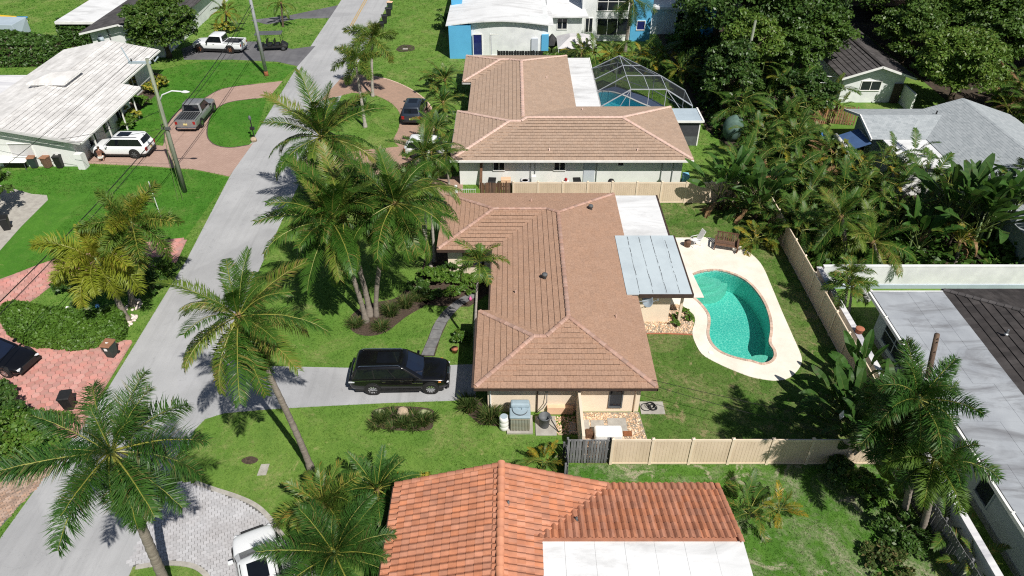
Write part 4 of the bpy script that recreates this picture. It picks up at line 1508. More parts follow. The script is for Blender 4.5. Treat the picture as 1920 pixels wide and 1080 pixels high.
# rake tiles on the gable ends
ridge(H3, O3, [(-5.2, 19.86, E3 + .05), (RX, 19.86, RZ + .03)], 'terracotta', .12, .42, 'rake_tile')
ridge(H3, O3, [(4.2, 19.86, E3 + .05), (RX, 19.86, RZ + .03)], 'terracotta', .12, .42, 'rake_tile')
ridge(H3, O3, [(9.12, 19.9, E3 + .03), (9.12, 16.3, E3 + S3 * 3.6 + .03)], 'terracotta', .11, .42, 'rake_tile')
for i in range(7):
    x0 = .9 + i * 1.19
    wbox(H3, O3, 'flat_roof', x0, x0 + 1.182, 10, 16.62, 3.45, 3.64 + .003 * (i % 2), 'white_roof')
wbox(H3, O3, 'wall', -4.7, 3.8, 10, 19.3, 0, 2.66, 'wall_pale')
wbox(H3, O3, 'wall', 3.81, 8.6, 10, 19.35, 0, 2.6, 'wall_pale')
mb = MB()
mb.prism([(-4.7 - O3[0], 0), (3.8 - O3[0], 0), (RX - O3[0], 1.25)], 19.22 - O3[1], 19.3 - O3[1])
mb.v = [(x, z_, 2.66 + y) for x, y, z_ in mb.v]
mb.build('gable', 'wall_pale', H3)
wbox(H3, O3, 'fascia', -5.3, -5.22, 10, 19.8, E3 - .2, E3, 'trim_brown')
wbox(H3, O3, 'fascia', 4.5, 9.05, 19.97, 20.02, E3 - .2, E3 - .01, 'trim_brown')
for u, dz in (((-0.15, 17.93), -.04), ((2.66, 17.59), .14)):
    z = (E3 + S3 * (4.28 - u[0])) if dz < 0 else E3 + S3 * (19.95 - u[1])
    MB().lathe([(.09, 0), (.05, .05), (.05, .2)], 10, (u[0] - O3[0], u[1] - O3[1], z)).build('vent_pipe', 'can_grey', H3, True)
# television aerial behind the ridge
AN = thing('aerial', 'thin metal television aerial standing behind the terracotta ridge', 'aerial', (-1.5, 20.4, 0))
MB().tube([(0, 0, 0), (0, 0, 2.3)], .02, 6).build('mast', 'metal_grey', AN)
for i in range(6):
    MB().tube([(-.3 + i * .12, -.35 + .03 * i, 2.3), (-.3 + i * .12, .35 - .03 * i, 2.3)], .008, 4).build('element', 'metal_grey', AN)
MB().tube([(-.35, 0, 2.3), (.4, 0, 2.3)], .012, 4).build('boom', 'metal_grey', AN)

# ---------------------------------------------------------------- white tiled house on the left
O4 = (-42.4, 62.0, 0.0)
H4 = thing('house', 'low house with whitewashed tile gable roof left of the street', 'house', O4)
E4, S4 = 2.6, .2
cut4 = lambda c, s_: (c[1] > 66.0 and (c[0] > -37.4)) or (c[0] < -47.4 and c[1] > 62.5)
tile_roof(H4, O4, [(-49.1, -35.7, 54.2, 75.4)], S4, E4, .33, .42, 'white_tile', 'flat', 120, .05, gable='SN', hollow=cut4, cover='white_tile')
wbox(H4, O4, 'ridge_cap', -42.53, -42.27, 54.2, 75.4, E4 + 6.7 * S4 - .02, E4 + 6.7 * S4 + .06, 'white_tile')
wbox(H4, O4, 'wall', -47.6, -36.9, 54.9, 65.5, 0, 2.55, 'wall_pale')
wbox(H4, O4, 'wall', -46.5, -38.4, 65.5, 74.7, 0, 2.55, 'wall_pale')
mb = MB()
mb.add([(x - O4[0], y - O4[1], z) for y in (54.9, 55.1) for x, z in ((-47.6, 2.55), (-36.9, 2.55), (-36.9, 2.8), (-42.4, 3.88), (-47.6, 2.85))],
       [(0, 1, 2, 3, 4), (9, 8, 7, 6, 5), (2, 1, 6, 7), (3, 2, 7, 8), (4, 3, 8, 9)])
mb.build('gable', 'wall_pale', H4)
o = window(H4, O4, (-41.35, 54.9, 1.55), 1.9, 1.1, 'S', 'canvas_grey', 'trim_white', 0)
for a, b_ in (((-49.1, 54.15, E4 - .02), (-42.4, 54.15, E4 + 6.7 * S4 - .02)), ((-35.7, 54.15, E4 - .02), (-42.4, 54.15, E4 + 6.7 * S4 - .02))):
    a, b_ = Vector(a) - Vector(O4), Vector(b_) - Vector(O4)
    M = Matrix.Translation(a) @ (b_ - a).to_track_quat('X', 'Z').to_matrix().to_4x4()
    MB().box(0, (b_ - a).length, -.03, .03, -.2, .0, M).build('barge_board', 'canvas_grey', H4)
wbox(H4, O4, 'gutter', -35.68, -35.56, 54.15, 66.0, E4 - .16, E4 - .02, 'trim_white')
wbox(H4, O4, 'fascia', -35.72, -35.69, 54.15, 66.0, E4 - .22, E4 - .02, 'trim_brown')
wbox(H4, O4, 'gutter', -37.38, -37.26, 66.05, 75.4, E4 + .16, E4 + .3, 'trim_white')
for y in (56.5, 59.2, 62.0, 64.6):
    wbox(H4, O4, 'porch_post', -35.98, -35.88, y, y + .1, 0, 2.45, 'trim_white')
for y in (57.8, 60.5, 63.2):
    window(H4, O4, (-36.9, y, 1.3), 1.2, 1.3, 'E', 'glass_dark', 'trim_white', 1)
window(H4, O4, (-38.4, 70, 1.4), 1.6, 1.2, 'E', 'glass_dark', 'trim_white', 1)
# raised roof lantern
lx, ly = (-42.60, 64.73)
mb = MB()
mb.box(lx - 1.5 - O4[0], lx + 1.5 - O4[0], ly - 1.5 - O4[1], ly + 1.5 - O4[1], 3.3, 3.95)
mb.build('lantern_base', 'canvas_grey', H4)
mb = MB()
c_ = (lx - O4[0], ly - O4[1])
b4 = [(c_[0] - 1.75, c_[1] - 1.7), (c_[0] + 1.75, c_[1] - 1.7), (c_[0] + 1.75, c_[1] + 1.7), (c_[0] - 1.75, c_[1] + 1.7)]
mb.hexa([(x, y, 3.95) for x, y in b4], [(x, y, 4.12) for x, y in b4])
t = [(c_[0] - .2, c_[1] - .1, 4.5), (c_[0] + .2, c_[1] - .1, 4.5), (c_[0] + .2, c_[1] + .1, 4.5), (c_[0] - .2, c_[1] + .1, 4.5)]
mb.hexa([(x, y, 4.12) for x, y in b4], t)
mb.build('lantern_roof', 'white_tile', H4)
for i in range(12):
    x = c_[0] - 1.7 + i * .295
    MB().box(x, x + .14, c_[1] - 1.76, c_[1] - 1.71, 3.98, 4.08).build('lantern_tooth', 'trim_white', H4)
    y = c_[1] - 1.65 + i * .28
    MB().box(c_[0] + 1.755, c_[0] + 1.8, y, y + .14, 3.98, 4.08).build('lantern_tooth', 'trim_white', H4)
wbox(H4, O4, 'flat_roof', -56, -47.45, 60.6, 68.2, 2.75, 2.95, 'dirty_white')
wbox(H4, O4, 'wall', -55.7, -47.7, 60.9, 67.9, 0, 2.75, 'wall_pale')
for x, y in ((-49.6, 62.3), (-48.6, 63.8), (-50.8, 63.6)):
    MB().lathe([(.45, 0), (.4, .12), (.1, .18)], 12, (x - O4[0], y - O4[1], 2.95)).build('roof_vent', 'flat_blue_grey', H4, True)
tag(wbox(None, (0, 0, 0), 'boundary_stub', -36.8, -36.2, 54.3, 55.0, 0, 1.4, 'wall_pale'), 'short pale wall stub at the corner of the white tiled house', 'wall')
q = MB()
q.hexa([(-36.85, 54.0, 0), (-36.2, 54.0, 0), (-36.2, 54.25, 0), (-36.85, 54.25, 0)], [(-36.85, 54.1, 1.3), (-36.7, 54.1, 1.3), (-36.7, 54.2, 1.3), (-36.85, 54.2, 1.3)])

# ---------------------------------------------------------------- grey roofed house at the top left
O5 = (-43.5, 90.0, 0.0)
H5 = thing('house', 'white house with grey gable roof behind the whitewashed roof', 'house', O5)
tile_roof(H5, O5, [(-48.3, -39.2, 80.6, 112)], .22, 3.0, .5, .5, 'slate_tile', 'flat', 0, .04, gable='SN', cover='slate_tile')
wbox(H5, O5, 'wall', -47.6, -39.8, 81.4, 111, 0, 2.95, 'wall_white')
mb = MB()
mb.add([(x - O5[0], y - O5[1], z) for y in (81.4, 81.6) for x, z in ((-47.6, 2.95), (-39.8, 2.95), (-43.75, 3.9))], [(0, 1, 2), (5, 4, 3), (1, 4, 5, 2), (0, 2, 5, 3)])
mb.build('gable', 'wall_white', H5)
for s_ in (-1, 1):
    a, b_ = Vector((-43.75 + s_ * 4.6, 80.55, 3.0)) - Vector(O5), Vector((-43.75, 80.55, 4.0)) - Vector(O5)
    M = Matrix.Translation(a) @ (b_ - a).to_track_quat('X', 'Z').to_matrix().to_4x4()
    MB().box(0, (b_ - a).length, -.03, .03, -.2, -.01, M).build('barge_board', 'trim_white', H5)
MB().tube([(-45.3 - O5[0], 81.3 - O5[1], .3), (-45.5 - O5[0], 81.3 - O5[1], 3.2)], .07, 6).build('downpipe', 'can_grey', H5)
MB().lathe([(.02, 0), (.3, .06), (.42, .16)], 14, (-46.4 - O5[0], 81.2 - O5[1], 2.1), Matrix.Rotation(R(70), 4, 'X')).build('satellite_dish', 'flat_blue_grey', H5, True)
for i in range(3):
    wbox(H5, O5, 'vent_louvre', -43.6, -42.8, 81.33, 81.4, 2.2 + .3 * i, 2.26 + .3 * i, 'can_grey')
wbox(H5, O5, 'electric_box', -42.9, -42.3, 81.25, 81.4, .9, 1.5, 'canvas_grey')
PF = thing('patio_roof', 'flat white carport roof beside the grey gable roof', 'carport', (-50.5, 92, 0))
wbox(PF, (-50.5, 92, 0), 'flat_roof', -53.2, -48.3, 84.8, 104, 2.85, 3.0, 'white_roof')
wbox(PF, (-50.5, 92, 0), 'fascia', -53.2, -48.3, 84.7, 84.79, 2.7, 2.98, 'trim_white')
for x, y in ((-53.0, 85), (-53.0, 94), (-53, 103), (-48.7, 85)):
    wbox(PF, (-50.5, 92, 0), 'post', x, x + .12, y, y + .12, 0, 2.85, 'trim_white')
tag(wbox(None, (0, 0, 0), 'garden_shed', -55.3, -53.6, 95.5, 97.5, 0, 2.0, 'wood_warm'), 'orange wooden shed behind the white carport', 'shed')

# ---------------------------------------------------------------- flat grey roofed house at the right
O6 = (24.5, 24.0, 0.0)
H6 = thing('house', 'house with streaked flat grey roof and dark tiles at the right edge', 'house', O6)
for i in range(10):
    for j in range(4):
        x0 = 21.42 + j * 1.066
        y0 = 8 + i * 2.57
        wbox(H6, O6, 'roof_sheet', x0, x0 + 1.058, y0, y0 + 2.56, 2.8, 2.9 + .004 * ((i * 3 + j) % 4), 'flat_grey')
wbox(H6, O6, 'gutter', 21.28, 21.40, 8, 33.7, 2.66, 2.86, 'trim_white')
wbox(H6, O6, 'fascia', 21.4, 25.7, 33.66, 33.74, 2.62, 2.92, 'wall_pale')
for i in range(9):
    y = 10.5 + 2.6 * i
    wbox(H6, O6, 'gutter_strap', 21.26, 21.42, y, y + .06, 2.82, 2.93, 'trim_white')
wbox(H6, O6, 'wall', 22.0, 36, 8, 33.0, 0, 2.78, 'wall_greengrey')
wbox(H6, O6, 'plinth', 21.93, 22.0, 8, 33.0, .0, .35, 'metal_grey')
window(H6, O6, (22.0, 30.6, 1.45), 2.6, 1.4, 'W', 'glass_dark', 'wall_greengrey', 1, hm=1)
window(H6, O6, (22.0, 20.6, 1.45), 1.0, 1.4, 'W', 'glass_dark', 'wall_greengrey', 0)
tile_roof(H6, O6, [(25.72, 38.0, 6.0, 33.9)], .25, 2.86, .30, .45, 'dark_tile', 'flat', 260, .05, stagger=False)
h6 = lambda x, y: (x, y, 2.88 + .25 * roof_h([(25.72, 38.0, 6.0, 33.9)], x, y))
ridge(H6, O6, [h6(25.8, 33.8), h6(31.86, 27.76)], 'slate_tile', .14, .4)
for u in ((26.90, 29.32),):
    MB().lathe([(.12, 0), (.05, .05), (.05, .3)], 8, (u[0] - O6[0], u[1] - O6[1], 3.35)).build('vent_pipe', 'metal_grey', H6)
MB().lathe([(.08, 0), (.05, .05), (.05, .3)], 8, ((22.94, 26.66)[0] - O6[0], (22.94, 26.66)[1] - O6[1], 2.9)).build('vent_pipe', 'black_plastic', H6)

# ---------------------------------------------------------------- grey shingled house, right middle
O7 = (36.0, 53.0, 0.0)
H7 = thing('house', 'house with pale grey shingle roof behind the banana plants', 'house', O7)
tile_roof(H7, O7, [(34.3, 43.9, 38.0, 59.2)], .32, 2.8, .34, .20, 'grey_shingle', 'flat', 0, .012, gable='SN', cover='grey_shingle', pname='shingle')
tile_roof(H7, O7, [(29.8, 38.6, 54.4, 60.4)], .26, 2.8, .34, .20, 'grey_shingle', 'flat', 0, .012, gable='WE', cover='grey_shingle', pname='shingle')
wbox(H7, O7, 'wall', 30.3, 43.2, 55.0, 58.8, 0, 2.78, 'wall_greengrey')
wbox(H7, O7, 'wall', 34.9, 43.2, 39, 55.0, 0, 2.78, 'wall_greengrey')
wbox(H7, O7, 'flat_roof', 30.7, 35.2, 49.6, 54.5, 2.62, 2.75, 'white_roof')
wbox(H7, O7, 'wall', 31.0, 34.9, 50, 55.0, 0, 2.6, 'wall_pale')
for a, b_ in (((29.74, 54.35, 2.8), (29.74, 57.4, 3.6)), ((29.74, 60.45, 2.8), (29.74, 57.4, 3.6))):
    a, b_ = Vector(a) - Vector(O7), Vector(b_) - Vector(O7)
    M = Matrix.Translation(a) @ (b_ - a).to_track_quat('X', 'Z').to_matrix().to_4x4()
    MB().box(0, (b_ - a).length, -.05, .05, -.18, .03, M).build('barge_board', 'trim_white', H7)
window(H7, O7, (30.3, 56.8, 1.4), 1.6, 1.3, 'W', 'glass_dark', 'trim_white', 1)
for u in ((36.40, 57.74), (39.21, 57.80)):
    MB().lathe([(.1, 0), (.06, .05), (.06, .3)], 8, (u[0] - O7[0], u[1] - O7[1], 3.5)).build('vent_pipe', 'black_plastic', H7)
AWN = thing('awning', 'dark blue awning with white rolled end on the grey shingled house', 'awning', (29.6, 56, 0))
mb = MB()
mb.hexa([(.1, -1.9, 2.2), (.15, -1.9, 2.2), (.15, .9, 2.2), (.1, .9, 2.2)], [(.1, -1.9, 2.25), (.15, -1.9, 2.25), (.15, .9, 2.25), (.1, .9, 2.25)])
mb.v = []
mb.f = []
mb.r = []
mb.m = []
mb.hexa([(-1.5, -1.7, 1.75), (.2, -1.7, 2.4), (.2, 1.1, 2.4), (-1.5, 1.1, 1.75)], [(-1.5, -1.7, 1.8), (.2, -1.7, 2.45), (.2, 1.1, 2.45), (-1.5, 1.1, 1.8)])
mb.build('canopy', 'awning_blue', AWN)
MB().tube([(-1.55, -1.8, 1.78), (-1.55, 1.2, 1.78)], .2, 12).build('roll', 'plastic_white', AWN, True)
for y in (-1.6, 1.0):
    MB().tube([(-1.5, y, 1.7), (.3, y, 1.1)], .03, 6).build('arm', 'metal_white', AWN)

# ---------------------------------------------------------------- dark tiled house, upper right
O8 = (35.5, 74.0, 0.0)
H8 = thing('house', 'white house with dark brown tile gable roof between big trees', 'house', O8)
tile_roof(H8, O8, [(32.2, 39.4, 67.7, 84)], .33, 2.8, .36, .45, 'slate_tile', 'flat', 0, .06, gable='SN', stagger=False)
wbox(H8, O8, 'ridge_cap', 35.65, 35.95, 67.7, 84, 3.93, 4.06, 'dark_tile')
tile_roof(H8, O8, [(33.0, 48, 84.2, 91)], .3, 2.9, .36, .45, 'slate_tile', 'flat', 0, .06, gable='WE', stagger=False)
wbox(H8, O8, 'wall', 32.8, 38.8, 68.5, 90, 0, 2.8, 'wall_white')
mb = MB()
mb.add([(x - O8[0], y - O8[1], z) for y in (68.4, 68.6) for x, z in ((32.8, 2.8), (38.8, 2.8), (35.8, 3.8))], [(0, 1, 2), (5, 4, 3), (1, 4, 5, 2), (0, 2, 5, 3)])
mb.build('gable', 'wall_white', H8)
for s_ in (-1, 1):
    a, b_ = Vector((35.8 + s_ * 3.65, 67.65, 2.8)) - Vector(O8), Vector((35.8, 67.65, 4.0)) - Vector(O8)
    M = Matrix.Translation(a) @ (b_ - a).to_track_quat('X', 'Z').to_matrix().to_4x4()
    MB().box(0, (b_ - a).length, -.03, .03, -.18, .02, M).build('barge_board', 'trim_white', H8)
window(H8, O8, (35.6, 68.5, 1.75), 1.9, .9, 'S', 'glass_dark', 'trim_white', 1)
wbox(H8, O8, 'side_wall', 38.85, 39.05, 66.0, 68.4, 0, 1.9, 'wall_pale')
wbox(H8, O8, 'door', 37.9, 38.7, 68.3, 68.41, 0, 2.0, 'trim_brown')
tag(MB().box(31.2, 32.0, 68.3, 69.1, 0, .9).build('air_conditioner', 'plastic_green', bevel=.04), 'pale green air conditioner box beside the dark tiled house', 'air conditioner')
bpy.data.objects['air_conditioner'].data.materials[0] = MATS['crownshaft']
TR_ = thing('trellis', 'white lattice frame on the side of the dark tiled house', 'trellis', (31.0, 70, 0))
for z in (1.6, 2.3):
    MB().tube([(-2.0, 0, z), (1.6, -.6, z)], .04, 6).build('rail', 'metal_white', TR_)
for i in range(5):
    MB().tube([(-2.0 + i * .8, -.13 * i, 1.6), (-1.5 + i * .75, -.13 * i - .06, 2.3)], .03, 6).build('brace', 'metal_white', TR_)

# ---------------------------------------------------------------- white and blue two storey house at the top
O9 = (5.0, 88.0, 0.0)
H9 = thing('house', 'large white modern house with sky blue corner towers at the top', 'house', O9)


def block(name, x0, x1, y0, y1, z1, m, z0=0):
    return wbox(H9, O9, name, x0, x1, y0, y1, z0, z1, m)


# street wing: curved wall, shallow vaulted roof
cur = [(-4.6 + .62 * i, 81.55 - .28 * math.sin(PI * i / 14)) for i in range(15)]
MB().prism([(x - O9[0], y - O9[1]) for x, y in cur + [(4.1, 112), (-4.6, 112)]], 0, 3.9).build('wall', 'wall_white', H9)
vault = MB()
for i in range(14):
    xa, xb = -7.4 + i * .86, -7.4 + (i + 1) * .86
    za, zb_ = 3.75 + .55 * math.sin(PI * i / 14), 3.75 + .55 * math.sin(PI * (i + 1) / 14)
    ya = 81.0 - .2 * math.sin(PI * i / 14)
    vault.hexa([(xa - O9[0], ya - O9[1], za - .12), (xb - O9[0], ya - O9[1], zb_ - .12), (xb - O9[0], 24, zb_ - .12), (xa - O9[0], 24, za - .12)],
               [(xa - O9[0], ya - O9[1], za), (xb - O9[0], ya - O9[1], zb_), (xb - O9[0], 24, zb_), (xa - O9[0], 24, za)])
vault.build('vault_roof', 'white_roof', H9)
MB().prism([(x - O9[0], y - O9[1]) for x, y in [(-4.58, 81.6)] + [(x, y + .02) for x, y in cur[1:]] + [(4.1, 84), (-4.58, 84)]], 3.9, 4.1).build('parapet', 'wall_white', H9)
block('tower', -7.1, -4.62, 80.95, 83.4, 3.7, 'wall_blue')
block('tower', -7.25, -6.0, 88.5, 90.0, 5.0, 'wall_blue')
block('wall', -7.0, -4.6, 83.4, 112, 3.5, 'wall_white')
for x in (-3.9, -1.95):
    window(H9, O9, (x, 81.36, 1.45), .95, 2.3, 'S', 'glass_blue', 'trim_white', 0)
block('door_recess', 2.2, 2.95, 81.2, 81.5, 2.2, 'door_paint')
block('tower', 3.35, 4.15, 81.3, 81.7, 2.6, 'wall_blue')
# middle link
block('wall', 4.15, 8.2, 85.6, 100, 3.3, 'wall_white')
mb = MB()
mb.hexa([(4.15 - O9[0], -3.0, 3.35), (8.9 - O9[0], -3.0, 3.35), (7.6 - O9[0], 8, 4.6), (4.15 - O9[0], 8, 4.6)], [(4.15 - O9[0], -3.0, 3.5), (8.9 - O9[0], -3.0, 3.5), (7.6 - O9[0], 8, 4.75), (4.15 - O9[0], 8, 4.75)])
mb.build('lean_roof', 'white_roof', H9)
window(H9, O9, (5.9, 85.6, 2.5), 1.1, 1.2, 'S', 'glass_dark', 'trim_white', 1)
# tall part with the big grid window
block('wall', 8.3, 14.2, 87.0, 104, 7.2, 'wall_white')
block('tower', 14.21, 16.6, 86.9, 89.6, 7.2, 'wall_blue')
window(H9, O9, (11.9, 87.0, 4.6), 3.6, 2.0, 'S', 'glass_dark', 'trim_white', 2, hm=1)
window(H9, O9, (12.0, 87.0, 1.7), 3.6, 1.9, 'S', 'glass_dark', 'trim_white', 2)
window(H9, O9, (9.2, 87.0, 1.9), .8, 1.6, 'S', 'glass_dark', 'trim_white', 1)
window(H9, O9, (15.4, 86.9, 1.9), .9, 1.0, 'S', 'glass_blue', 'trim_white', 0)
block('wall', 16.62, 22.5, 89.5, 104, 3.2, 'wall_white')
block('eave', 16.62, 23.2, 88.6, 104, 3.5, 'white_roof', 3.25)
window(H9, O9, (21.3, 89.5, 1.5), 2.3, 2.5, 'S', 'glass_dark', 'trim_white', 1)
block('tower', 23.25, 25.2, 88.0, 90.5, 4.2, 'wall_blue')
block('eave', 21.6, 25.6, 90.6, 104, 4.3, 'white_roof', 4.05)
# fragments of the farthest houses, top right
O10 = (58.0, 108.0, 0.0)
H10 = thing('house', 'far sand coloured house with red roof edge above the trees', 'house', O10)
wbox(H10, O10, 'wall', 46, 70, 104, 116, 0, 3.0, 'wall_cream')
wbox(H10, O10, 'roof_edge', 45.5, 70.5, 103.4, 117, 3.0, 3.3, 'terracotta')
window(H10, O10, (52.0, 104, 1.6), 1.6, 1.4, 'S')
window(H10, O10, (57.0, 104, 1.6), 1.6, 1.4, 'S')

# ================================================================ plants
def frond_mesh(name, m, L=4.2, n=62, leaf=.85, lw=.055, bend=1.2, vee=.35, droop=.8, plum=0.0, sweep=.6, rr=.03, stem=.14, seed=1, ragged=.0, lift=0.0):
    """one pinnate palm leaf: base at the origin, growing along +X, arching down; material 0 leaflets, 1 midrib"""
    rg = random.Random(seed)
    mb = MB()
    K = 14
    pts, tan = [], []
    x = z = 0.0
    ang = lift
    for i in range(K + 1):
        t = i / K
        a = ang - bend * t ** 1.6
        pts.append(Vector((x, rg.uniform(-.02, .02) * t * L * .3, z)))
        tan.append(Vector((math.cos(a), 0, math.sin(a))))
        x += math.cos(a) * L / K
        z += math.sin(a) * L / K
    mb.cm = 1
    mb.tube(pts, [rr * (1 - .85 * i / K) + .004 for i in range(K + 1)], 4, False)
    mb.cm = 0
    tone = rg.random() * .5
    for i in range(n):
        t = stem + (1 - stem) * (i + .5) / n
        f = t * K
        j = min(K - 1, int(f))
        p = pts[j].lerp(pts[j + 1], f - j)
        T = tan[j].lerp(tan[j + 1], f - j).normalized()
        up = Vector((-T.z, 0, T.x))
        sh = (.45 + .55 * min(1, (t - stem) / .25)) * (1 - .62 * max(0, (t - .5) / .5) ** 1.4)
        for sd in (-1, 1):
            if rg.random() < ragged:
                continue
            side = Vector((0, sd, 0))
            sw = sweep * (.6 + .7 * t) + rg.uniform(-.2, .2)
            roll = vee + rg.uniform(-.12, .12) + (rg.uniform(-1.2, 1.2) if plum else 0) * plum
            d1 = (side * math.cos(roll) + up * math.sin(roll)) * math.cos(sw) + T * math.sin(sw)
            ll = leaf * sh * rg.uniform(.85, 1.1)
            dr = droop * rg.uniform(.4, 1.6)
            d2 = (d1 * 1.0 + Vector((0, 0, -1)) * dr).normalized()
            wv = (T * .9 + Vector((0, 0, .25))).normalized()
            wv = (wv - d1 * wv.dot(d1)).normalized() * lw * .5
            q1 = p + d1 * ll * .5
            q2 = q1 + d2 * ll * .5
            mb.cr = min(.99, max(.01, tone + rg.random() * .5))
            mb.face([p - wv * .55, p + wv * .55, q1 + wv, q1 - wv])
            mb.face([q1 - wv, q1 + wv, q2])
    return mb.mesh(name, [m, 'rachis' if m != 'dead_leaf' else 'dead_leaf'])


FR = {}


def fronds(kind):
    """a small stock of leaf meshes for each kind of palm"""
    if kind in FR:
        return FR[kind]
    P = {
        'coconut': [dict(m='coconut_leaf', L=4.1, n=112, leaf=1.0, lw=.040, ragged=.06, bend=b_, vee=v, droop=d, seed=i) for i, (b_, v, d) in enumerate(((.55, .5, .3), (.9, .3, .7), (1.2, .1, 1.2), (1.5, .0, 1.6), (1.0, .2, 1.0)))],
        'coconut_yellow': [dict(m='coconut_yellow', L=4.0, n=108, leaf=.98, lw=.040, ragged=.06, bend=b_, vee=v, droop=d, seed=20 + i) for i, (b_, v, d) in enumerate(((.6, .4, .5), (1.1, .1, 1.1), (1.5, -.1, 1.7)))],
        'foxtail': [dict(m='foxtail_leaf', L=2.45, n=150, leaf=.74, lw=.038, bend=b_, vee=.1, droop=.45, plum=1.0, sweep=.42, seed=40 + i) for i, b_ in enumerate((.8, 1.3, 1.7))],
        'foxtail_yellow': [dict(m='foxtail_yellow', L=2.45, n=150, leaf=.74, lw=.038, bend=b_, vee=.1, droop=.45, plum=1.0, sweep=.42, seed=50 + i) for i, b_ in enumerate((.8, 1.3, 1.7))],
        'foxtail_dark': [dict(m='royal_leaf', L=2.45, n=155, leaf=.74, lw=.036, bend=b_, vee=.1, droop=.5, plum=1.0, sweep=.42, seed=45 + i) for i, b_ in enumerate((.8, 1.3, 1.7))],
        'royal': [dict(m='royal_leaf', L=3.9, n=165, leaf=1.1, lw=.034, ragged=.05, bend=b_, vee=.2, droop=dd, plum=.6, sweep=.5, seed=60 + i, rr=.045) for i, (b_, dd) in enumerate(((.5, .4), (.9, .6), (1.2, .9), (.3, .2)))],
        'christmas': [dict(m='areca_leaf', L=1.55, n=40, leaf=.62, lw=.045, bend=b_, vee=.3, droop=.9, sweep=.55, seed=80 + i, rr=.022) for i, b_ in enumerate((.9, 1.4, 1.9))],
        'areca': [dict(m='areca_leaf', L=2.1, n=46, leaf=.55, lw=.038, bend=b_, vee=.45, droop=.5, sweep=.7, seed=90 + i, rr=.018, stem=.3) for i, b_ in enumerate((.7, 1.1, 1.5))],
        'areca_gold': [dict(m='areca_gold', L=1.9, n=42, leaf=.5, lw=.038, bend=b_, vee=.45, droop=.5, sweep=.7, seed=95 + i, rr=.018, stem=.25) for i, b_ in enumerate((.7, 1.1, 1.5))],
        'jungle': [dict(m='jungle_leaf', L=2.6, n=56, leaf=.7, lw=.046, bend=b_, vee=.3, droop=.7, sweep=.65, seed=100 + i, rr=.02, stem=.22) for i, b_ in enumerate((.7, 1.2, 1.6))],
        'dead': [dict(m='dead_leaf', L=2.6, n=34, leaf=.5, lw=.05, bend=b_, vee=-.2, droop=1.4, sweep=.9, seed=110 + i, rr=.025, ragged=.25) for i, b_ in enumerate((1.0, 1.6))],
        'cycad': [dict(m='royal_leaf', L=1.7, n=44, leaf=.36, lw=.035, bend=b_, vee=.35, droop=.3, sweep=.5, seed=120 + i, rr=.018) for i, b_ in enumerate((.6, 1.1, 1.5))],
    }[kind]
    FR[kind] = [frond_mesh('frond', **p) for p in P]
    return FR[kind]


def put_fronds(root, at, kind, n, elev=(75, -35), sc=1.0, seed=0, spread=.1, kinds=None, name='frond'):
    """n leaves round a crown, young ones upright, old ones hanging"""
    rg = random.Random(seed)
    for i in range(n):
        t = (i + .5) / n
        kd = kind if not kinds else rg.choices([k_ for k_, _ in kinds], [w_ for _, w_ in kinds])[0]
        ms_ = fronds(kd)
        me = ms_[min(len(ms_) - 1, int(t * len(ms_) * .9 + rg.uniform(-.4, .6)))] if rg.random() < .7 else rg.choice(ms_)
        el = R(elev[0] + (elev[1] - elev[0]) * t ** .9 + rg.uniform(-8, 8))
        az = i * 2.39996 + seed * 1.7 + rg.uniform(-.25, .25)
        r0 = spread * rg.uniform(.5, 1)
        s_ = sc * rg.uniform(.85, 1.1) * (.75 if t < .12 else 1)
        M = Matrix.Rotation(az, 3, 'Z') @ Matrix.Rotation(-el, 3, 'Y') @ Matrix.Rotation(rg.uniform(-.35, .35), 3, 'X')
        o = inst(name, me, root, (at[0] + r0 * math.cos(az), at[1] + r0 * math.sin(az), at[2] - .12 * t), M.to_euler(), s_)


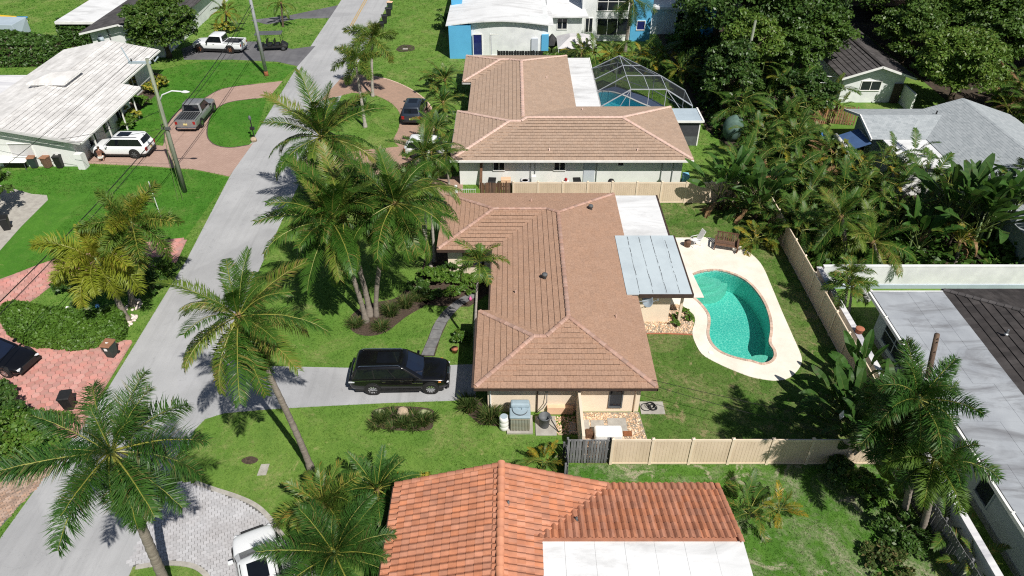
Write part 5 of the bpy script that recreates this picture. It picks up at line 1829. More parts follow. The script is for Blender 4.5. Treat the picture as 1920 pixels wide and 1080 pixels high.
def palm(label, base, top, kind, n=20, sc=1.0, r0=.22, r1=.12, elev=(78, -40), seed=0, kinds=None, nuts=0, trunk='trunk_grey', bow=.5, shaft=0, group=None, name='palm_tree', dead=0, flare=1.5, cat='palm tree'):
    """base (x, y), top (x, y, z)"""
    root = thing(name, label, cat, (base[0], base[1], 0), 0, group)
    t = Vector((top[0] - base[0], top[1] - base[1], top[2]))
    pts, rad = [], []
    N = 36
    rg = random.Random(seed + 99)
    side = Vector((-t.y, t.x, 0))
    side = side.normalized() * rg.uniform(-.12, .12) * bow if side.length > .01 else Vector()
    for i in range(N + 1):
        u = i / N
        h = u
        lat = u ** (1 + bow)
        pts.append(Vector((t.x * lat, t.y * lat, t.z * h)) + side * math.sin(PI * u))
        rad.append((r0 + (r1 - r0) * u ** .7) * (1 + (flare - 1) * max(0, 1 - u * 9) ** 2) * (1 + .05 * (-1) ** i * rg.uniform(.5, 1.4)))
    pts[0].z = -.15
    MB().tube(pts, rad, 10).build('trunk', trunk, root, True)
    if shaft:
        d = (pts[-1] - pts[-3]).normalized()
        MB().tube([t, t + d * shaft * .5, t + d * shaft], [r1 * 1.25, r1 * 1.15, r1 * .6], 10).build('crownshaft', 'crownshaft', root, True)
        t = t + d * shaft * .9
    else:
        MB().lathe([(r1 * 1.0, -.5), (r1 * 1.35, -.2), (r1 * 1.3, .0), (r1 * .4, .15)], 8, t).build('crown_base', 'fibre', root, True)
    put_fronds(root, t, kind, n, elev, sc, seed, r1, kinds)
    put_fronds(root, t, kind, 6 if kind in ('coconut', 'royal') else 3, (86, 40), sc * .55, seed + 50, r1 * .4)
    for i in range(dead):
        a = rg.uniform(0, 6.28)
        M = Matrix.Rotation(a, 3, 'Z') @ Matrix.Rotation(R(rg.uniform(45, 65)), 3, 'Y')
        inst('dead_frond', fronds('dead')[i % 2], root, t - Vector((0, 0, .3)), M.to_euler(), sc * .8)
    if nuts:
        nm_ = MB()
        nm_.lathe([(.02, -.13), (.08, -.09), (.115, 0), (.09, .09), (.02, .13)], 8)
        me = nm_.mesh('coconut', 'coconut', True)
        for i in range(nuts):
            a = -PI / 2 + rg.uniform(-1.4, 1.4)
            inst('coconut', me, root, t + Vector((.3 * math.cos(a) * rg.uniform(.7, 1.2), .3 * math.sin(a) * rg.uniform(.7, 1.2), rg.uniform(-.65, -.2))), (rg.uniform(-.5, .5), rg.uniform(-.5, .5), 0))
    return root


def clump(label, at, kind, n=22, sc=1.0, elev=(82, 15), seed=0, spread=.5, kinds=None, name='palm_clump', cat='palm', group=None, stems=5, z0=0.0, dead=0):
    """many-stemmed palm growing from the ground"""
    root = thing(name, label, cat, (at[0], at[1], 0), 0, group)
    rg = random.Random(seed + 5)
    heads = []
    for i in range(stems):
        a = rg.uniform(0, 6.28)
        r_ = spread * math.sqrt(rg.random())
        h = z0 * rg.uniform(.55, 1.05)
        b_ = (r_ * math.cos(a), r_ * math.sin(a))
        tp_ = Vector((b_[0] * 1.9, b_[1] * 1.9, h + .05))
        heads.append(tp_)
        MB().tube([(b_[0], b_[1], -.05), ((b_[0] + tp_.x) / 2, (b_[1] + tp_.y) / 2, h * .5), tp_], [.05, .045, .035], 6).build('stem', 'crownshaft', root)
    for i, h in enumerate(heads):
        put_fronds(root, h, kind, max(3, n // stems), elev, sc, seed * 7 + i, .05, kinds)
        if i < dead:
            inst('dead_frond', fronds('dead')[i % 2], root, h, (Matrix.Rotation(rg.uniform(0, 6), 3, 'Z') @ Matrix.Rotation(R(40), 3, 'Y')).to_euler(), .6 * sc)
    return root


# ---- leaf clouds for trees, shrubs and hedges
def leaf_quads(cent, nrm, size, rg, tones, stretch=1.8, flat=.55):
    """cent Nx3, nrm Nx3 preferred normals"""
    n = len(cent)
    rd = rg.normal(size=(n, 3))
    nn = nrm * flat + rd * (1 - flat) * .8
    nn /= np.linalg.norm(nn, axis=1)[:, None] + 1e-9
    a = np.cross(nn, rg.normal(size=(n, 3)))
    a /= np.linalg.norm(a, axis=1)[:, None] + 1e-9
    b_ = np.cross(nn, a)
    s_ = size * rg.uniform(.6, 1.25, n)[:, None]
    a = a * s_ * .5 * stretch
    b_ = b_ * s_ * .5
    bendv = nn * s_ * .12
    v = np.stack([cent - a, cent + b_ - bendv, cent + a, cent - b_ - bendv], 1).reshape(-1, 3)
    f = np.arange(4 * n).reshape(-1, 4)
    return v, f, tones


def leaf_object(name, v, f, tones, m, parent):
    me = bpy.data.meshes.new(name)
    me.vertices.add(len(v))
    me.vertices.foreach_set('co', v.astype(np.float32).ravel())
    nf = len(f)
    me.loops.add(nf * 4)
    me.loops.foreach_set('vertex_index', f.astype(np.int32).ravel())
    me.polygons.add(nf)
    me.polygons.foreach_set('loop_start', (np.arange(nf) * 4).astype(np.int32))
    me.update(calc_edges=True)
    at = me.attributes.new('rnd', 'FLOAT', 'FACE')
    at.data.foreach_set('value', np.clip(tones, .01, .99).astype(np.float32))
    me.materials.append(MATS[m])
    o = bpy.data.objects.new(name, me)
    return link(o, parent)


def crown(parent, c, rad, m, nclump=90, per=90, leaf=.22, seed=1, name='crown', low=-.45, clumpr=.28):
    """uneven crown: clumps of leaves spread over an ellipsoid's outer shell with lobes and gaps"""
    rg = np.random.default_rng(seed)
    d = rg.normal(size=(nclump, 3))
    d /= np.linalg.norm(d, axis=1)[:, None]
    d[:, 2] = np.where(d[:, 2] < low, -d[:, 2] * .6, d[:, 2])
    lob = np.array([mnoise.noise(Vector((q[0] * 1.7 + seed * 3.1, q[1] * 1.7, q[2] * 1.7))) for q in d])
    rr = (.62 + .36 * rg.random(nclump) ** .6) * (1 + .38 * lob)
    rad = np.array(rad)
    cc = d * rr[:, None] * rad
    sz = clumpr * rad.mean() * rg.uniform(.6, 1.25, nclump)
    P_, N_, T_ = [], [], []
    for i in range(nclump):
        k_ = int(per * rg.uniform(.6, 1.3))
        q = rg.normal(size=(k_, 3))
        q /= np.linalg.norm(q, axis=1)[:, None]
        q[:, 2] = np.abs(q[:, 2]) * 1.0 - .25
        p = cc[i] + q * (sz[i] * rg.uniform(.35, 1.0, k_) ** .7)[:, None] * np.array([1, 1, .7])
        P_.append(p)
        N_.append(q * .6 + np.array([0, 0, .7]))
        T_.append(np.clip(rg.uniform(0, .35) + rg.random(k_) * .55, 0, 1))
    P_ = np.concatenate(P_) + np.array(c)
    v, f, t = leaf_quads(P_, np.concatenate(N_), leaf, rg, np.concatenate(T_))
    return leaf_object(name, v, f, t, m, parent)


def tree(label, base, h, rad, m, seed=1, nclump=90, per=90, leaf=.24, trunk=.28, group=None, cz=None, name='tree'):
    root = thing(name, label, 'tree', (base[0], base[1], 0), 0, group)
    rg = random.Random(seed)
    cz = cz if cz is not None else h - rad[2] * .75
    fork = max(.6, cz - rad[2] * .75)
    tb = MB()
    tb.tube([(0, 0, -.1), (.05, .03, fork * .5), (0, 0, fork)], [trunk * 1.3, trunk, trunk * .85], 9)
    for i in range(6):
        a = i * 2.4 + rg.uniform(-.4, .4)
        e = Vector((math.cos(a) * rad[0] * .62, math.sin(a) * rad[1] * .62, cz + rad[2] * rg.uniform(-.1, .5)))
        mdl = Vector((e.x * .4, e.y * .4, fork + (e.z - fork) * .6))
        tb.tube([(0, 0, fork - .2), mdl, e], [trunk * .6, trunk * .35, trunk * .08], 6)
    tb.build('trunk', 'trunk_brown', root, True)
    crown(root, (0, 0, cz), rad, m, nclump, per, leaf, seed)
    return root


def bush(label, at, rad, m, seed=1, nclump=26, per=60, leaf=.14, group=None, name='bush', cat='bush', z=None):
    root = thing(name, label, cat, (at[0], at[1], 0), 0, group)
    st = MB()
    rg = random.Random(seed)
    for i in range(5):
        a = i * 1.3 + rg.random()
        st.tube([(0, 0, -.05), (math.cos(a) * rad[0] * .5, math.sin(a) * rad[1] * .5, rad[2] * .9)], [.04, .015], 5)
    st.build('stems', 'trunk_brown', root)
    crown(root, (0, 0, rad[2] * .55 if z is None else z), rad, m, nclump, per, leaf, seed, 'foliage', -.1, .32)
    return root


def hedge(label, poly, h, m, n, leaf=.12, seed=1, name='hedge'):
    """clipped hedge over a plan outline"""
    xs = [p[0] for p in poly]
    ys = [p[1] for p in poly]
    cx, cy = sum(xs) / len(xs), sum(ys) / len(ys)
    root = thing(name, label, 'hedge', (cx, cy, 0))
    inn = offset([(x - cx, y - cy) for x, y in poly], -.22)
    MB().prism(inn, -.05, h - .2).build('stems', 'mulch', root)
    rg = np.random.default_rng(seed)
    P_, N_ = [], []
    per = [(Vector(poly[i - 1]), Vector(poly[i])) for i in range(len(poly))]
    sg = 1 if sum(poly[i - 1][0] * poly[i][1] - poly[i][0] * poly[i - 1][1] for i in range(len(poly))) > 0 else -1
    lens = [(b_ - a).length for a, b_ in per]
    LT = sum(lens)
    area = abs(sum(poly[i - 1][0] * poly[i][1] - poly[i][0] * poly[i - 1][1] for i in range(len(poly)))) / 2
    ns = int(n * LT * h / (LT * h + area))
    for (a, b_), l in zip(per, lens):
        k_ = int(ns * l / LT)
        tng = (b_ - a).normalized()
        out = Vector((tng.y, -tng.x)) * sg
        for _ in range(k_):
            u, zz = rg.random(), rg.random() ** .8
            q = a.lerp(b_, u)
            w_ = mnoise.noise(Vector((q.x * 1.2, q.y * 1.2, zz * h * 1.5))) * .16 + rg.normal() * .05 - .05 - (.16 if zz > .85 else 0)
            P_.append((q.x + out.x * w_ - cx, q.y + out.y * w_ - cy, zz * h))
            N_.append((out.x, out.y, .6))
    x0, x1, y0, y1 = min(xs), max(xs), min(ys), max(ys)
    k_ = n - ns
    tries = 0
    while k_ > 0 and tries < n * 8:
        tries += 1
        p = (rg.uniform(x0, x1), rg.uniform(y0, y1))
        if inside(p, poly):
            w_ = mnoise.noise(Vector((p[0] * .9, p[1] * .9, 3.3))) * .2 + rg.normal() * .05
            P_.append((p[0] - cx, p[1] - cy, h + w_ - .05))
            N_.append((rg.normal() * .3, rg.normal() * .3, 1))
            k_ -= 1
    P_ = np.array(P_)
    N_ = np.array(N_)
    T_ = np.array([.5 + .5 * mnoise.noise(Vector(p) * 1.1) for p in P_]) * .6 + rg.random(len(P_)) * .4
    v, f, t = leaf_quads(P_, N_, leaf, rg, T_)
    leaf_object('foliage', v, f, t, m, root)
    return root


def tuft(label, at, h, n, m='reed_leaf', spread=.5, seed=1, name='reed_tuft', cat='grass tuft', group=None, w=.02):
    """upright grassy tuft of thin arching blades"""
    root = thing(name, label, cat, (at[0], at[1], 0), 0, group)
    rg = random.Random(seed)
    mb = MB()
    for i in range(n):
        a = rg.uniform(0, 6.28)
        r_ = spread * .35 * math.sqrt(rg.random())
        p = Vector((r_ * math.cos(a), r_ * math.sin(a), 0))
        d = Vector((math.cos(a + rg.uniform(-.6, .6)), math.sin(a + rg.uniform(-.6, .6)), 0))
        hh = h * rg.uniform(.6, 1.1)
        lean = rg.uniform(.1, .7) * spread
        q1 = p + d * lean * .35 + Vector((0, 0, hh * .6))
        q2 = p + d * lean + Vector((0, 0, hh * (.95 - .3 * lean)))
        s_ = Vector((-d.y, d.x, 0)) * w
        mb.cr = rg.random() * .98 + .01
        mb.face([p - s_, p + s_, q1 + s_ * .8, q1 - s_ * .8])
        mb.face([q1 - s_ * .8, q1 + s_ * .8, q2])
    o = mb.build('blades', m, root)
    return root


def paddle_mesh(name, m, L=1.9, W=.6, bend=.9, seed=1, tear=.35):
    """banana or bird-of-paradise leaf on its long stalk, growing along +X; split along the veins"""
    rg = random.Random(seed)
    mb = MB()
    stalk = L * .75
    K = 12
    pts = []
    x = z = 0.0
    for i in range(K + 1):
        t = i / K
        a = .15 - bend * t ** 1.5
        pts.append(Vector((stalk + x, 0, z)))
        x += math.cos(a) * L / K
        z += math.sin(a) * L / K
    mb.cm = 1
    mb.tube([Vector((0, 0, -.25)), Vector((stalk * .5, 0, -.06))] + pts[::3], [.035, .03, .022, .018, .012, .008, .004][:2 + len(pts[::3])], 5, False)
    mb.cm = 0
    for sd in (-1, 1):
        shift = 0
        for i in range(K):
            t0, t1 = i / K, (i + 1) / K
            w0 = W * .5 * math.sin(PI * min(.98, .07 + .93 * t0)) ** .6
            w1 = W * .5 * math.sin(PI * min(.98, .07 + .93 * t1)) ** .6
            if rg.random() < tear:
                shift = rg.uniform(-.25, .1)
            up0 = Vector((0, sd * w0, w0 * (.35 + shift)))
            up1 = Vector((0, sd * w1, w1 * (.35 + shift)))
            mb.cr = rg.random() * .6 + .01
            q = [pts[i], pts[i + 1], pts[i + 1] + up1 + Vector((.05, 0, 0)), pts[i] + up0 + Vector((.05, 0, 0))]
            mb.face(q if sd < 0 else q[::-1])
    return mb.mesh(name, [m, 'rachis_green'])


PAD = {}


def banana(label, at, n=9, h=2.0, sc=1.0, m='banana_leaf', seed=0, fan=None, name='banana_plant', cat='plant', group=None, stems=3, dead=0, spread=.5):
    if m not in PAD:
        PAD[m] = [paddle_mesh('leaf_blade', m, bend=b_, seed=200 + i, tear=t_) for i, (b_, t_) in enumerate(((.4, .2), (.9, .4), (1.4, .6)))]
    root = thing(name, label, cat, (at[0], at[1], 0), 0, group)
    rg = random.Random(seed)
    for s_ in range(stems):
        a = rg.uniform(0, 6.28)
        b_ = Vector((math.cos(a), math.sin(a), 0)) * spread * rg.random() if stems > 1 else Vector()
        hh = h * rg.uniform(.7, 1.1)
        t = b_ * 1.5 + Vector((0, 0, hh))
        MB().tube([b_ - Vector((0, 0, .1)), (b_ + t) / 2, t], [.12, .1, .07], 8).build('stem', 'crownshaft' if not dead else 'trunk_brown', root, True)
        for i in range(n):
            az = (fan + (PI if i % 2 else 0) + rg.uniform(-.15, .15)) if fan is not None else i * 2.4 + rg.uniform(-.4, .4) + seed
            el = R(rg.uniform(35, 82) - 25 * (i / n))
            M = Matrix.Rotation(az, 3, 'Z') @ Matrix.Rotation(-el, 3, 'Y') @ Matrix.Rotation(rg.uniform(-.7, .7), 3, 'X')
            inst('leaf', rg.choice(PAD[m]), root, t, M.to_euler(), sc * rg.uniform(.8, 1.15))
        for i in range(dead):
            M = Matrix.Rotation(rg.uniform(0, 6.28), 3, 'Z') @ Matrix.Rotation(R(rg.uniform(30, 70)), 3, 'Y')
            if 'dead_leaf' not in PAD:
                PAD['dead_leaf'] = [paddle_mesh('leaf_blade', 'dead_leaf', bend=1.3, seed=222, tear=.8, W=.4)]
            inst('dead_leaf', PAD['dead_leaf'][0], root, t - Vector((0, 0, .2)), M.to_euler(), sc * .9)
    return root

# ================================================================ planting
CK = [('coconut', 2), ('coconut_yellow', 3)]
palm('tall coconut palm with yellowed fronds leaning over the asphalt driveway', (-9.98, 22.71), (-11.3, 22.71, 10.15), 'coconut', 30, .88, .17, .12, (74, -78), 3, CK, 7, bow=.3, dead=2)
palm('coconut palm with green nuts at the left of the three-trunk bed', (-9.19, 34.38), (-10.22, 34.30, 7.53), 'coconut', 34, .97, .17, .12, (82, -42), 5, [('coconut', 8), ('coconut_yellow', 1)], 12, flare=1.8, dead=2)
palm('thick-footed coconut palm whose crown merges with the nut-bearing one', (-9.02, 35.01), (-9.77, 35.20, 7.68), 'coconut', 27, .98, .2, .12, (82, -30), 8, [('coconut', 9), ('coconut_yellow', 1)], 5, flare=1.9, dead=2)
palm('coconut palm leaning right towards the brown roof', (-8.60, 34.90), (-6.62, 34.90, 8.29), 'coconut', 33, .95, .16, .12, (80, -58), 11, [('coconut', 8), ('coconut_yellow', 1)], 9, dead=1)
palm('coconut palm with broad crown standing over the street', (-12.88, 45.73), (-13.19, 45.70, 7.21), 'coconut', 35, 1.1, .18, .13, (82, -52), 14, [('coconut', 8), ('coconut_yellow', 1)], 4, dead=2)
palm('thin white-trunked palm bowing towards the street from the entry bed', (-5.61, 40.10), (-6.56, 40.10, 6.07), 'coconut', 14, .6, .11, .08, (75, -30), 17, None, 0, 'trunk_pale', .8, .5)
palm('thin white-trunked palm by the porch corner of the brown roof', (-5.42, 40.86), (-5.36, 40.90, 5.73), 'coconut', 14, .6, .11, .08, (75, -35), 18, [('coconut', 3), ('coconut_yellow', 1)], 0, 'trunk_pale', .6, .5)
palm('white-trunked palm nearest the second house among the front palms', (-6.10, 42.18), (-5.74, 42.10, 7.23), 'coconut', 14, .65, .12, .08, (75, -35), 19, None, 0, 'trunk_pale', .5, .5)
palm('slim Christmas palm with pale trunk in front of the brown roof', (-2.24, 31.75), (-1.85, 31.75, 6.0), 'christmas', 12, 1.0, .09, .065, (80, -20), 21, None, 0, 'trunk_pale', .3, .6)
palm('slender palm with two-tone crown nearest the loop drive', (-13.84, 62.76), (-13.94, 62.80, 5.78), 'foxtail', 11, 1.0, .17, .11, (75, -30), 23, None, 0, 'trunk_pale', .2, .6)
palm('slender palm with arching crown beside the road at the brick loop', (-14.28, 70.14), (-13.74, 70.10, 5.37), 'foxtail', 12, 1.15, .17, .11, (75, -35), 24, None, 0, 'trunk_pale', .2, .6)
palm('yellow foxtail palm in the hedge island', (-24.25, 34.48), (-24.53, 34.50, 4.20), 'foxtail_yellow', 19, 1.28, .2, .13, (75, -42), 31, [('foxtail_yellow', 5), ('foxtail', 1)], 0, 'trunk_grey', .5, .6)
palm('darker foxtail palm behind the yellow one in the hedge island', (-24.48, 35.98), (-22.78, 36.00, 5.79), 'foxtail', 17, 1.2, .18, .12, (75, -42), 32, [('foxtail', 4), ('foxtail_yellow', 1)], 0, 'trunk_grey', .4, .6, dead=1)
palm('big feathery royal palm filling the lower left corner', (-14.68, 16.38), (-14.13, 16.40, 8.44), 'royal', 26, .84, .22, .16, (62, -86), 41, None, 0, 'trunk_grey', .2, .9)
palm('bushy palm behind the white car beside the grey pavers', (-7.62, 16.50), (-7.30, 16.50, 2.40), 'royal', 18, .72, .2, .12, (80, -25), 43, None, 0, 'trunk_grey', .2, .5)
palm('young palm with browning tips at the corner of the terracotta roof', (-8.53, 19.51), (-8.45, 19.50, 1.85), 'foxtail', 19, .95, .12, .1, (85, -10), 45, [('areca', 3), ('foxtail', 3)], 0, 'trunk_brown', .2)
palm('dark green dwarf date palm against the terracotta roof', (-6.46, 20.53), (-6.24, 20.50, 1.66), 'cycad', 34, 1.15, .12, .1, (80, -35), 47, None, 0, 'trunk_brown', .2)
clump('golden tipped little palm beside the grey wooden gate', (1.68, 22.95), 'areca_gold', 16, .62, (80, 0), 49, .1, [('areca_gold', 3), ('areca', 2)], stems=2, z0=.6)
palm('Christmas palm cluster between the two white walls', (20.76, 34.48), (20.50, 34.60, 2.24), 'christmas', 13, 1.05, .1, .07, (82, -25), 51, None, 0, 'trunk_pale', .3, .4)
palm('second stem of the palm cluster between the white walls', (21.36, 35.01), (20.77, 35.00, 2.96), 'christmas', 12, .95, .09, .07, (82, -25), 52, None, 0, 'trunk_pale', .3, .4)
palm('foxtail palm with pale trunk beside the flat grey roof', (18.30, 20.09), (16.57, 20.20, 7.47), 'foxtail_dark', 19, .95, .16, .12, (78, -48), 53, None, 0, 'trunk_grey', .3, .5)
palm('foxtail palm with the lowest brownish fronds beside the flat grey roof', (18.79, 19.23), (17.75, 19.30, 4.81), 'foxtail_dark', 18, .92, .16, .12, (75, -50), 54, [('foxtail_dark', 4), ('foxtail', 2)], 0, 'trunk_grey', .3, .5)
palm('foxtail palm leaning over the wooden fence behind the other two', (19.13, 21.13), (16.87, 21.20, 5.05), 'foxtail_dark', 17, .95, .15, .11, (78, -45), 55, None, 0, 'trunk_grey', .3, .5)
clump('bright young palm at the bottom edge beside the flat grey roof', (19.99, 17.24), 'areca', 12, .75, (80, 5), 57, .2, stems=2, z0=.6)
clump('yellowing young palm in the weedy yard', (12.63, 20.23), 'areca_gold', 12, .62, (75, -5), 58, .15, [('areca_gold', 2), ('areca', 2)], stems=2, z0=.4)
clump('dark green young palm beside the terracotta eave', (11.14, 20.32), 'areca', 16, .75, (78, 0), 59, .25, [('areca', 4), ('jungle', 2)], stems=3, z0=.5)
clump('olive young palm at the end of the wooden fence', (20.01, 18.96), 'areca', 10, .7, (78, 5), 60, .2, [('areca', 2), ('jungle', 2)], stems=2, z0=.5)

# verge palms at the top of the street
palm('small round palm with its shadow on the far verge', (-29.14, 92.46), (-29.00, 93.00, 2.80), 'areca', 16, .95, .14, .1, (80, -35), 61, [('areca', 2), ('areca_gold', 1)], 0, 'trunk_brown', .2)
palm('yellow-tipped palm behind the white pickup', (-36.00, 91.40), (-35.39, 91.00, 2.28), 'areca', 18, 1.1, .14, .1, (80, -35), 62, [('areca', 3), ('areca_gold', 2)], 0, 'trunk_brown', .2)

# dwarf palms in front of the second house
for i, (u, lab) in enumerate((((-6.80, 70.42), 'dwarf palm at the far corner of the tan roofed house'), ((-6.50, 64.19), 'dwarf palm in the middle of the tan roofed house front'), ((-6.73, 58.96), 'dwarf palm beside the dark parked car'), ((-6.68, 53.95), 'dwarf palm at the near corner of the tan roofed house'))):
    palm(lab, u, (u[0], u[1], 1.7 + .2 * (i % 2)), 'cycad', 26, 1.15, .1, .09, (80, -30), 70 + i, [('cycad', 3), ('areca', 2)], 0, 'trunk_brown', .2, name='dwarf_palm', group='dwarf palms before the tan house')
clump('low spiky palm between the two slender palms', (-14.11, 66.68), 'cycad', 24, .9, (75, 5), 76, .4, stems=3)
palm('slim palm with drooping crown beside the brick side path', (-5.18, 51.85), (-5.17, 50.60, 3.20), 'coconut', 11, .5, .09, .07, (70, -35), 77, None, 0, 'trunk_pale', .2, .4)
bush('dark shrub at the front corner of the tan roofed house', (-8.01, 72.99), (.9, .9, 1.0), 'hedge_dark', 78)
bush('dark shrub beside the porch of the white and blue house', (-8.55, 91.40), (1.0, 1.4, 1.5), 'hedge_dark', 79)

# near house front garden
bush('leafy shrub under the white-trunked palms', (-5.21, 38.38), (1.1, .8, .8), 'hedge_leaf', 80)
bush('reddish-green shrub by the porch window', (-4.30, 39.29), (.8, .7, .7), 'hedge_dark', 81)
bush('broad shrub beside the slab path', (-3.30, 38.26), (1.0, .6, .55), 'hedge_leaf', 82)
bush('low shrub at the foot of the white-trunked palms', (-6.19, 37.50), (.8, .5, .5), 'hedge_dark', 83)
for i, (u, lab) in enumerate((((-2.16, 38.50), 'low green ground plant right of the porch window'), ((-4.04, 37.10), 'low green ground plant in the middle of the entry bed'), ((-5.18, 36.87), 'low green ground plant at the lawn side of the entry bed'), ((-2.82, 37.33), 'low green ground plant beside the slab path bend'), ((-2.03, 40.22), 'low green ground plant against the porch wall'), ((-5.80, 38.98), 'low green ground plant left in the entry bed'))):
    bush(lab, u, (.75, .5, .38), 'hedge_leaf' if i % 2 else 'hedge_dark', 600 + i, 16, 50, .11)
bush('round bush against the garage wall', (-3.04, 32.37), (.55, .45, .55), 'hedge_leaf', 84)
for i, (u, h, lab) in enumerate((((-7.70, 35.01), .9, 'tall grassy tuft at the foot of the right-leaning coconut palm'), ((-6.81, 35.82), .9, 'wide grassy tuft in the coconut palm bed'), ((-9.72, 33.97), .5, 'small tuft at the tip of the coconut palm bed'), ((-8.11, 33.66), .5, 'low tuft at the front of the coconut palm bed'), ((-6.02, 36.54), .7, 'grassy tuft at the slab path end of the palm bed'))):
    tuft(lab, u, h, 260, 'reed_leaf', .95, 90 + i)
tuft('reed tuft left in the boulder bed', (-7.03, 26.05), .6, 200, 'reed_leaf', .7, 96)
tuft('reed tuft in the middle of the boulder bed', (-5.77, 25.75), .6, 200, 'reed_leaf', .7, 97)
tuft('reed tuft at the right of the boulder bed', (-4.73, 25.86), .7, 220, 'reed_leaf', .75, 98)
for i, (u, lab) in enumerate((((-6.37, 25.60), 'short grass clump at the front left of the boulder bed'), ((-5.24, 25.60), 'short grass clump at the front of the boulder bed'), ((-6.47, 26.51), 'short grass clump between the mossy and the orange boulder'), ((-5.30, 26.43), 'short grass clump between the orange and the flat boulder'), ((-7.24, 25.67), 'short grass clump at the left tip of the boulder bed'), ((-4.36, 26.24), 'short grass clump at the right tip of the boulder bed'))):
    tuft(lab, u, .32, 130, 'reed_leaf', .75, 500 + i)
tuft('large reed tuft at the garage corner', (-2.33, 26.90), 1.0, 300, 'reed_leaf', 1.0, 99)
tuft('reed tuft beside the white barrel', (-1.15, 26.13), .9, 300, 'reed_leaf', 1.1, 100)
bush('yellow-green shrub behind the terracotta gable', (-4.79, 21.44), (1.1, .7, .7), 'croton_yellow', 101)
bush('yellow speckled croton under the young palm', (-7.15, 19.66), (.9, .9, .9), 'croton_yellow', 102)
bush('green speckled croton at the terracotta corner', (-6.54, 18.68), (.8, .9, .8), 'hedge_leaf', 103)

# left side
hp = smooth_poly([(-31.85, 34.38), (-31.78, 35.22), (-30.17, 35.01), (-27.88, 34.48), (-25.77, 34.28), (-24.70, 34.90), (-23.99, 33.86), (-23.62, 32.47), (-25.85, 31.66), (-27.57, 31.71), (-29.46, 32.13), (-30.88, 33.11)], 3)
hedge('clipped green hedge curving round the paver island', hp, 1.0, 'hedge_leaf', 27000, .115, 5)
bush('round dark bush behind the yellow foxtail palm', (-29.43, 37.50), (.8, .7, .8), 'hedge_dark', 111)
bush('flowering bush at the street side of the hedge island', (-24.05, 39.29), (1.3, 1.0, .9), 'hedge_leaf', 112)
bush('dark bush at the back of the hedge island', (-23.88, 37.50), (1.0, 1.0, .9), 'hedge_dark', 113)
hedge('tall dark hedge along the far back lawn', [(-60.51, 77.94), (-49.99, 78.27), (-50.24, 80.61), (-57.37, 83.07), (-63.60, 83.07)], 2.6, 'hedge_dark', 9000, .22, 7)
hedge('square dark hedge under the white carport', [(-53.41, 84.90), (-49.64, 84.16), (-50.95, 87.37), (-55.01, 88.35)], 2.4, 'hedge_dark', 4000, .2, 8)
tree('round broadleaf tree before the grey roofed house', (-39.36, 81.30), 7.4, (3.6, 3.6, 3.5), 'tree_leaf', 121, 150, 150, .2, cz=3.7)
tree('broadleaf tree cut by the left edge over the concrete slab', (-39.70, 46.87), 4.2, (2.2, 2.2, 1.9), 'tree_leaf', 122, 50, 90, .2, .16)
bush('flower bed shrub at the street corner of the grey roofed house', (-35.87, 89.96), (1.2, 1.0, .9), 'croton_yellow', 123)
for i, (u, m_, lab) in enumerate((((-36.88, 72.56), 'croton_yellow', 'bright yellow croton beside the utility pole'), ((-37.20, 70.84), 'croton_yellow', 'yellow croton nearest the step in the white roof'), ((-36.75, 67.46), 'hedge_leaf', 'green croton under the white eave'), ((-36.39, 64.31), 'croton_yellow', 'dull yellow croton near the porch'), ((-36.24, 62.53), 'hedge_leaf', 'last croton of the row by the white car'))):
    bush(lab, u, (.9, .9, .8), m_, 130 + i, 22, 50, .16)
bush('large light green bush at the lower left edge', (-25.19, 24.76), (1.9, 1.3, 1.1), 'hedge_leaf', 141, 60, 110, .12)
bush('dark leafy bush at the lower left edge', (-27.24, 25.67), (1.6, 1.3, 1.3), 'hedge_dark', 142, 40, 80, .14)
clump('palmetto clump at the lower left edge', (-25.55, 22.71), 'areca', 18, .6, (75, 5), 143, .3, stems=3)
bush('hedge bush beside the wheeled bin at the paver drive', (-28.46, 27.81), (1.2, .5, .8), 'hedge_dark', 144)

# back of the near house: small shrubs in the pebble bed
for i, u in enumerate(((10.17, 33.86), (10.36, 34.59), (11.15, 34.48), (11.04, 35.12))):
    bush(('shrub nearest the drain pipe in the pebble bed', 'shrub in the middle of the pebble bed', 'shrub at the pool side of the pebble bed', 'smallest shrub at the back of the pebble bed')[i], u, (.32 - .03 * i, .3, .3), 'hedge_leaf', 150 + i, 10, 40, .08)
clump('pale arching palm hanging over the tan fence corner', (18.16, 42.72), 'areca', 30, .85, (80, -15), 155, .6, [('areca', 3), ('areca_gold', 2)], stems=6, z0=.8)

# thicket between the back fences: palms, bananas, big trees
banana('bird-of-paradise plant with withered brown leaves at the fence end', (16.28, 47.89), 7, 1.9, 1.0, 'banana_leaf', 161, None, stems=3, dead=3)
banana('tall fan of paddle leaves left of the group by the grey shingle roof', (30.89, 42.31), 8, 3.1, 1.25, 'banana_dark', 166, None, stems=3, dead=2, spread=.9)
banana('tall bright paddle leaf fan before the grey shingle roof', (34.26, 42.18), 9, 3.4, 1.35, 'banana_leaf', 167, .4, stems=3, spread=.8)
banana('dark paddle leaf plant at the right edge before the shingle roof', (36.43, 42.86), 8, 3.2, 1.25, 'banana_dark', 168, None, stems=3, spread=.9)
banana('low broad-leaved plant overhanging the white wall', (28.07, 41.38), 6, 1.6, .9, 'banana_leaf', 169, None, stems=3)
banana('dark broad-leaved plant behind the white wall', (32.28, 41.51), 7, 2.8, 1.2, 'banana_dark', 172, None, stems=3)
banana('bird-of-paradise plant leaning on the white wall top by the fence', (19.13, 28.22), 8, .9, .75, 'banana_leaf', 170, None, stems=3, spread=.4)
banana('shaded bird-of-paradise plant in the corner of the back yard', (17.50, 27.01), 8, .8, .7, 'banana_dark', 171, None, stems=3, spread=.6)
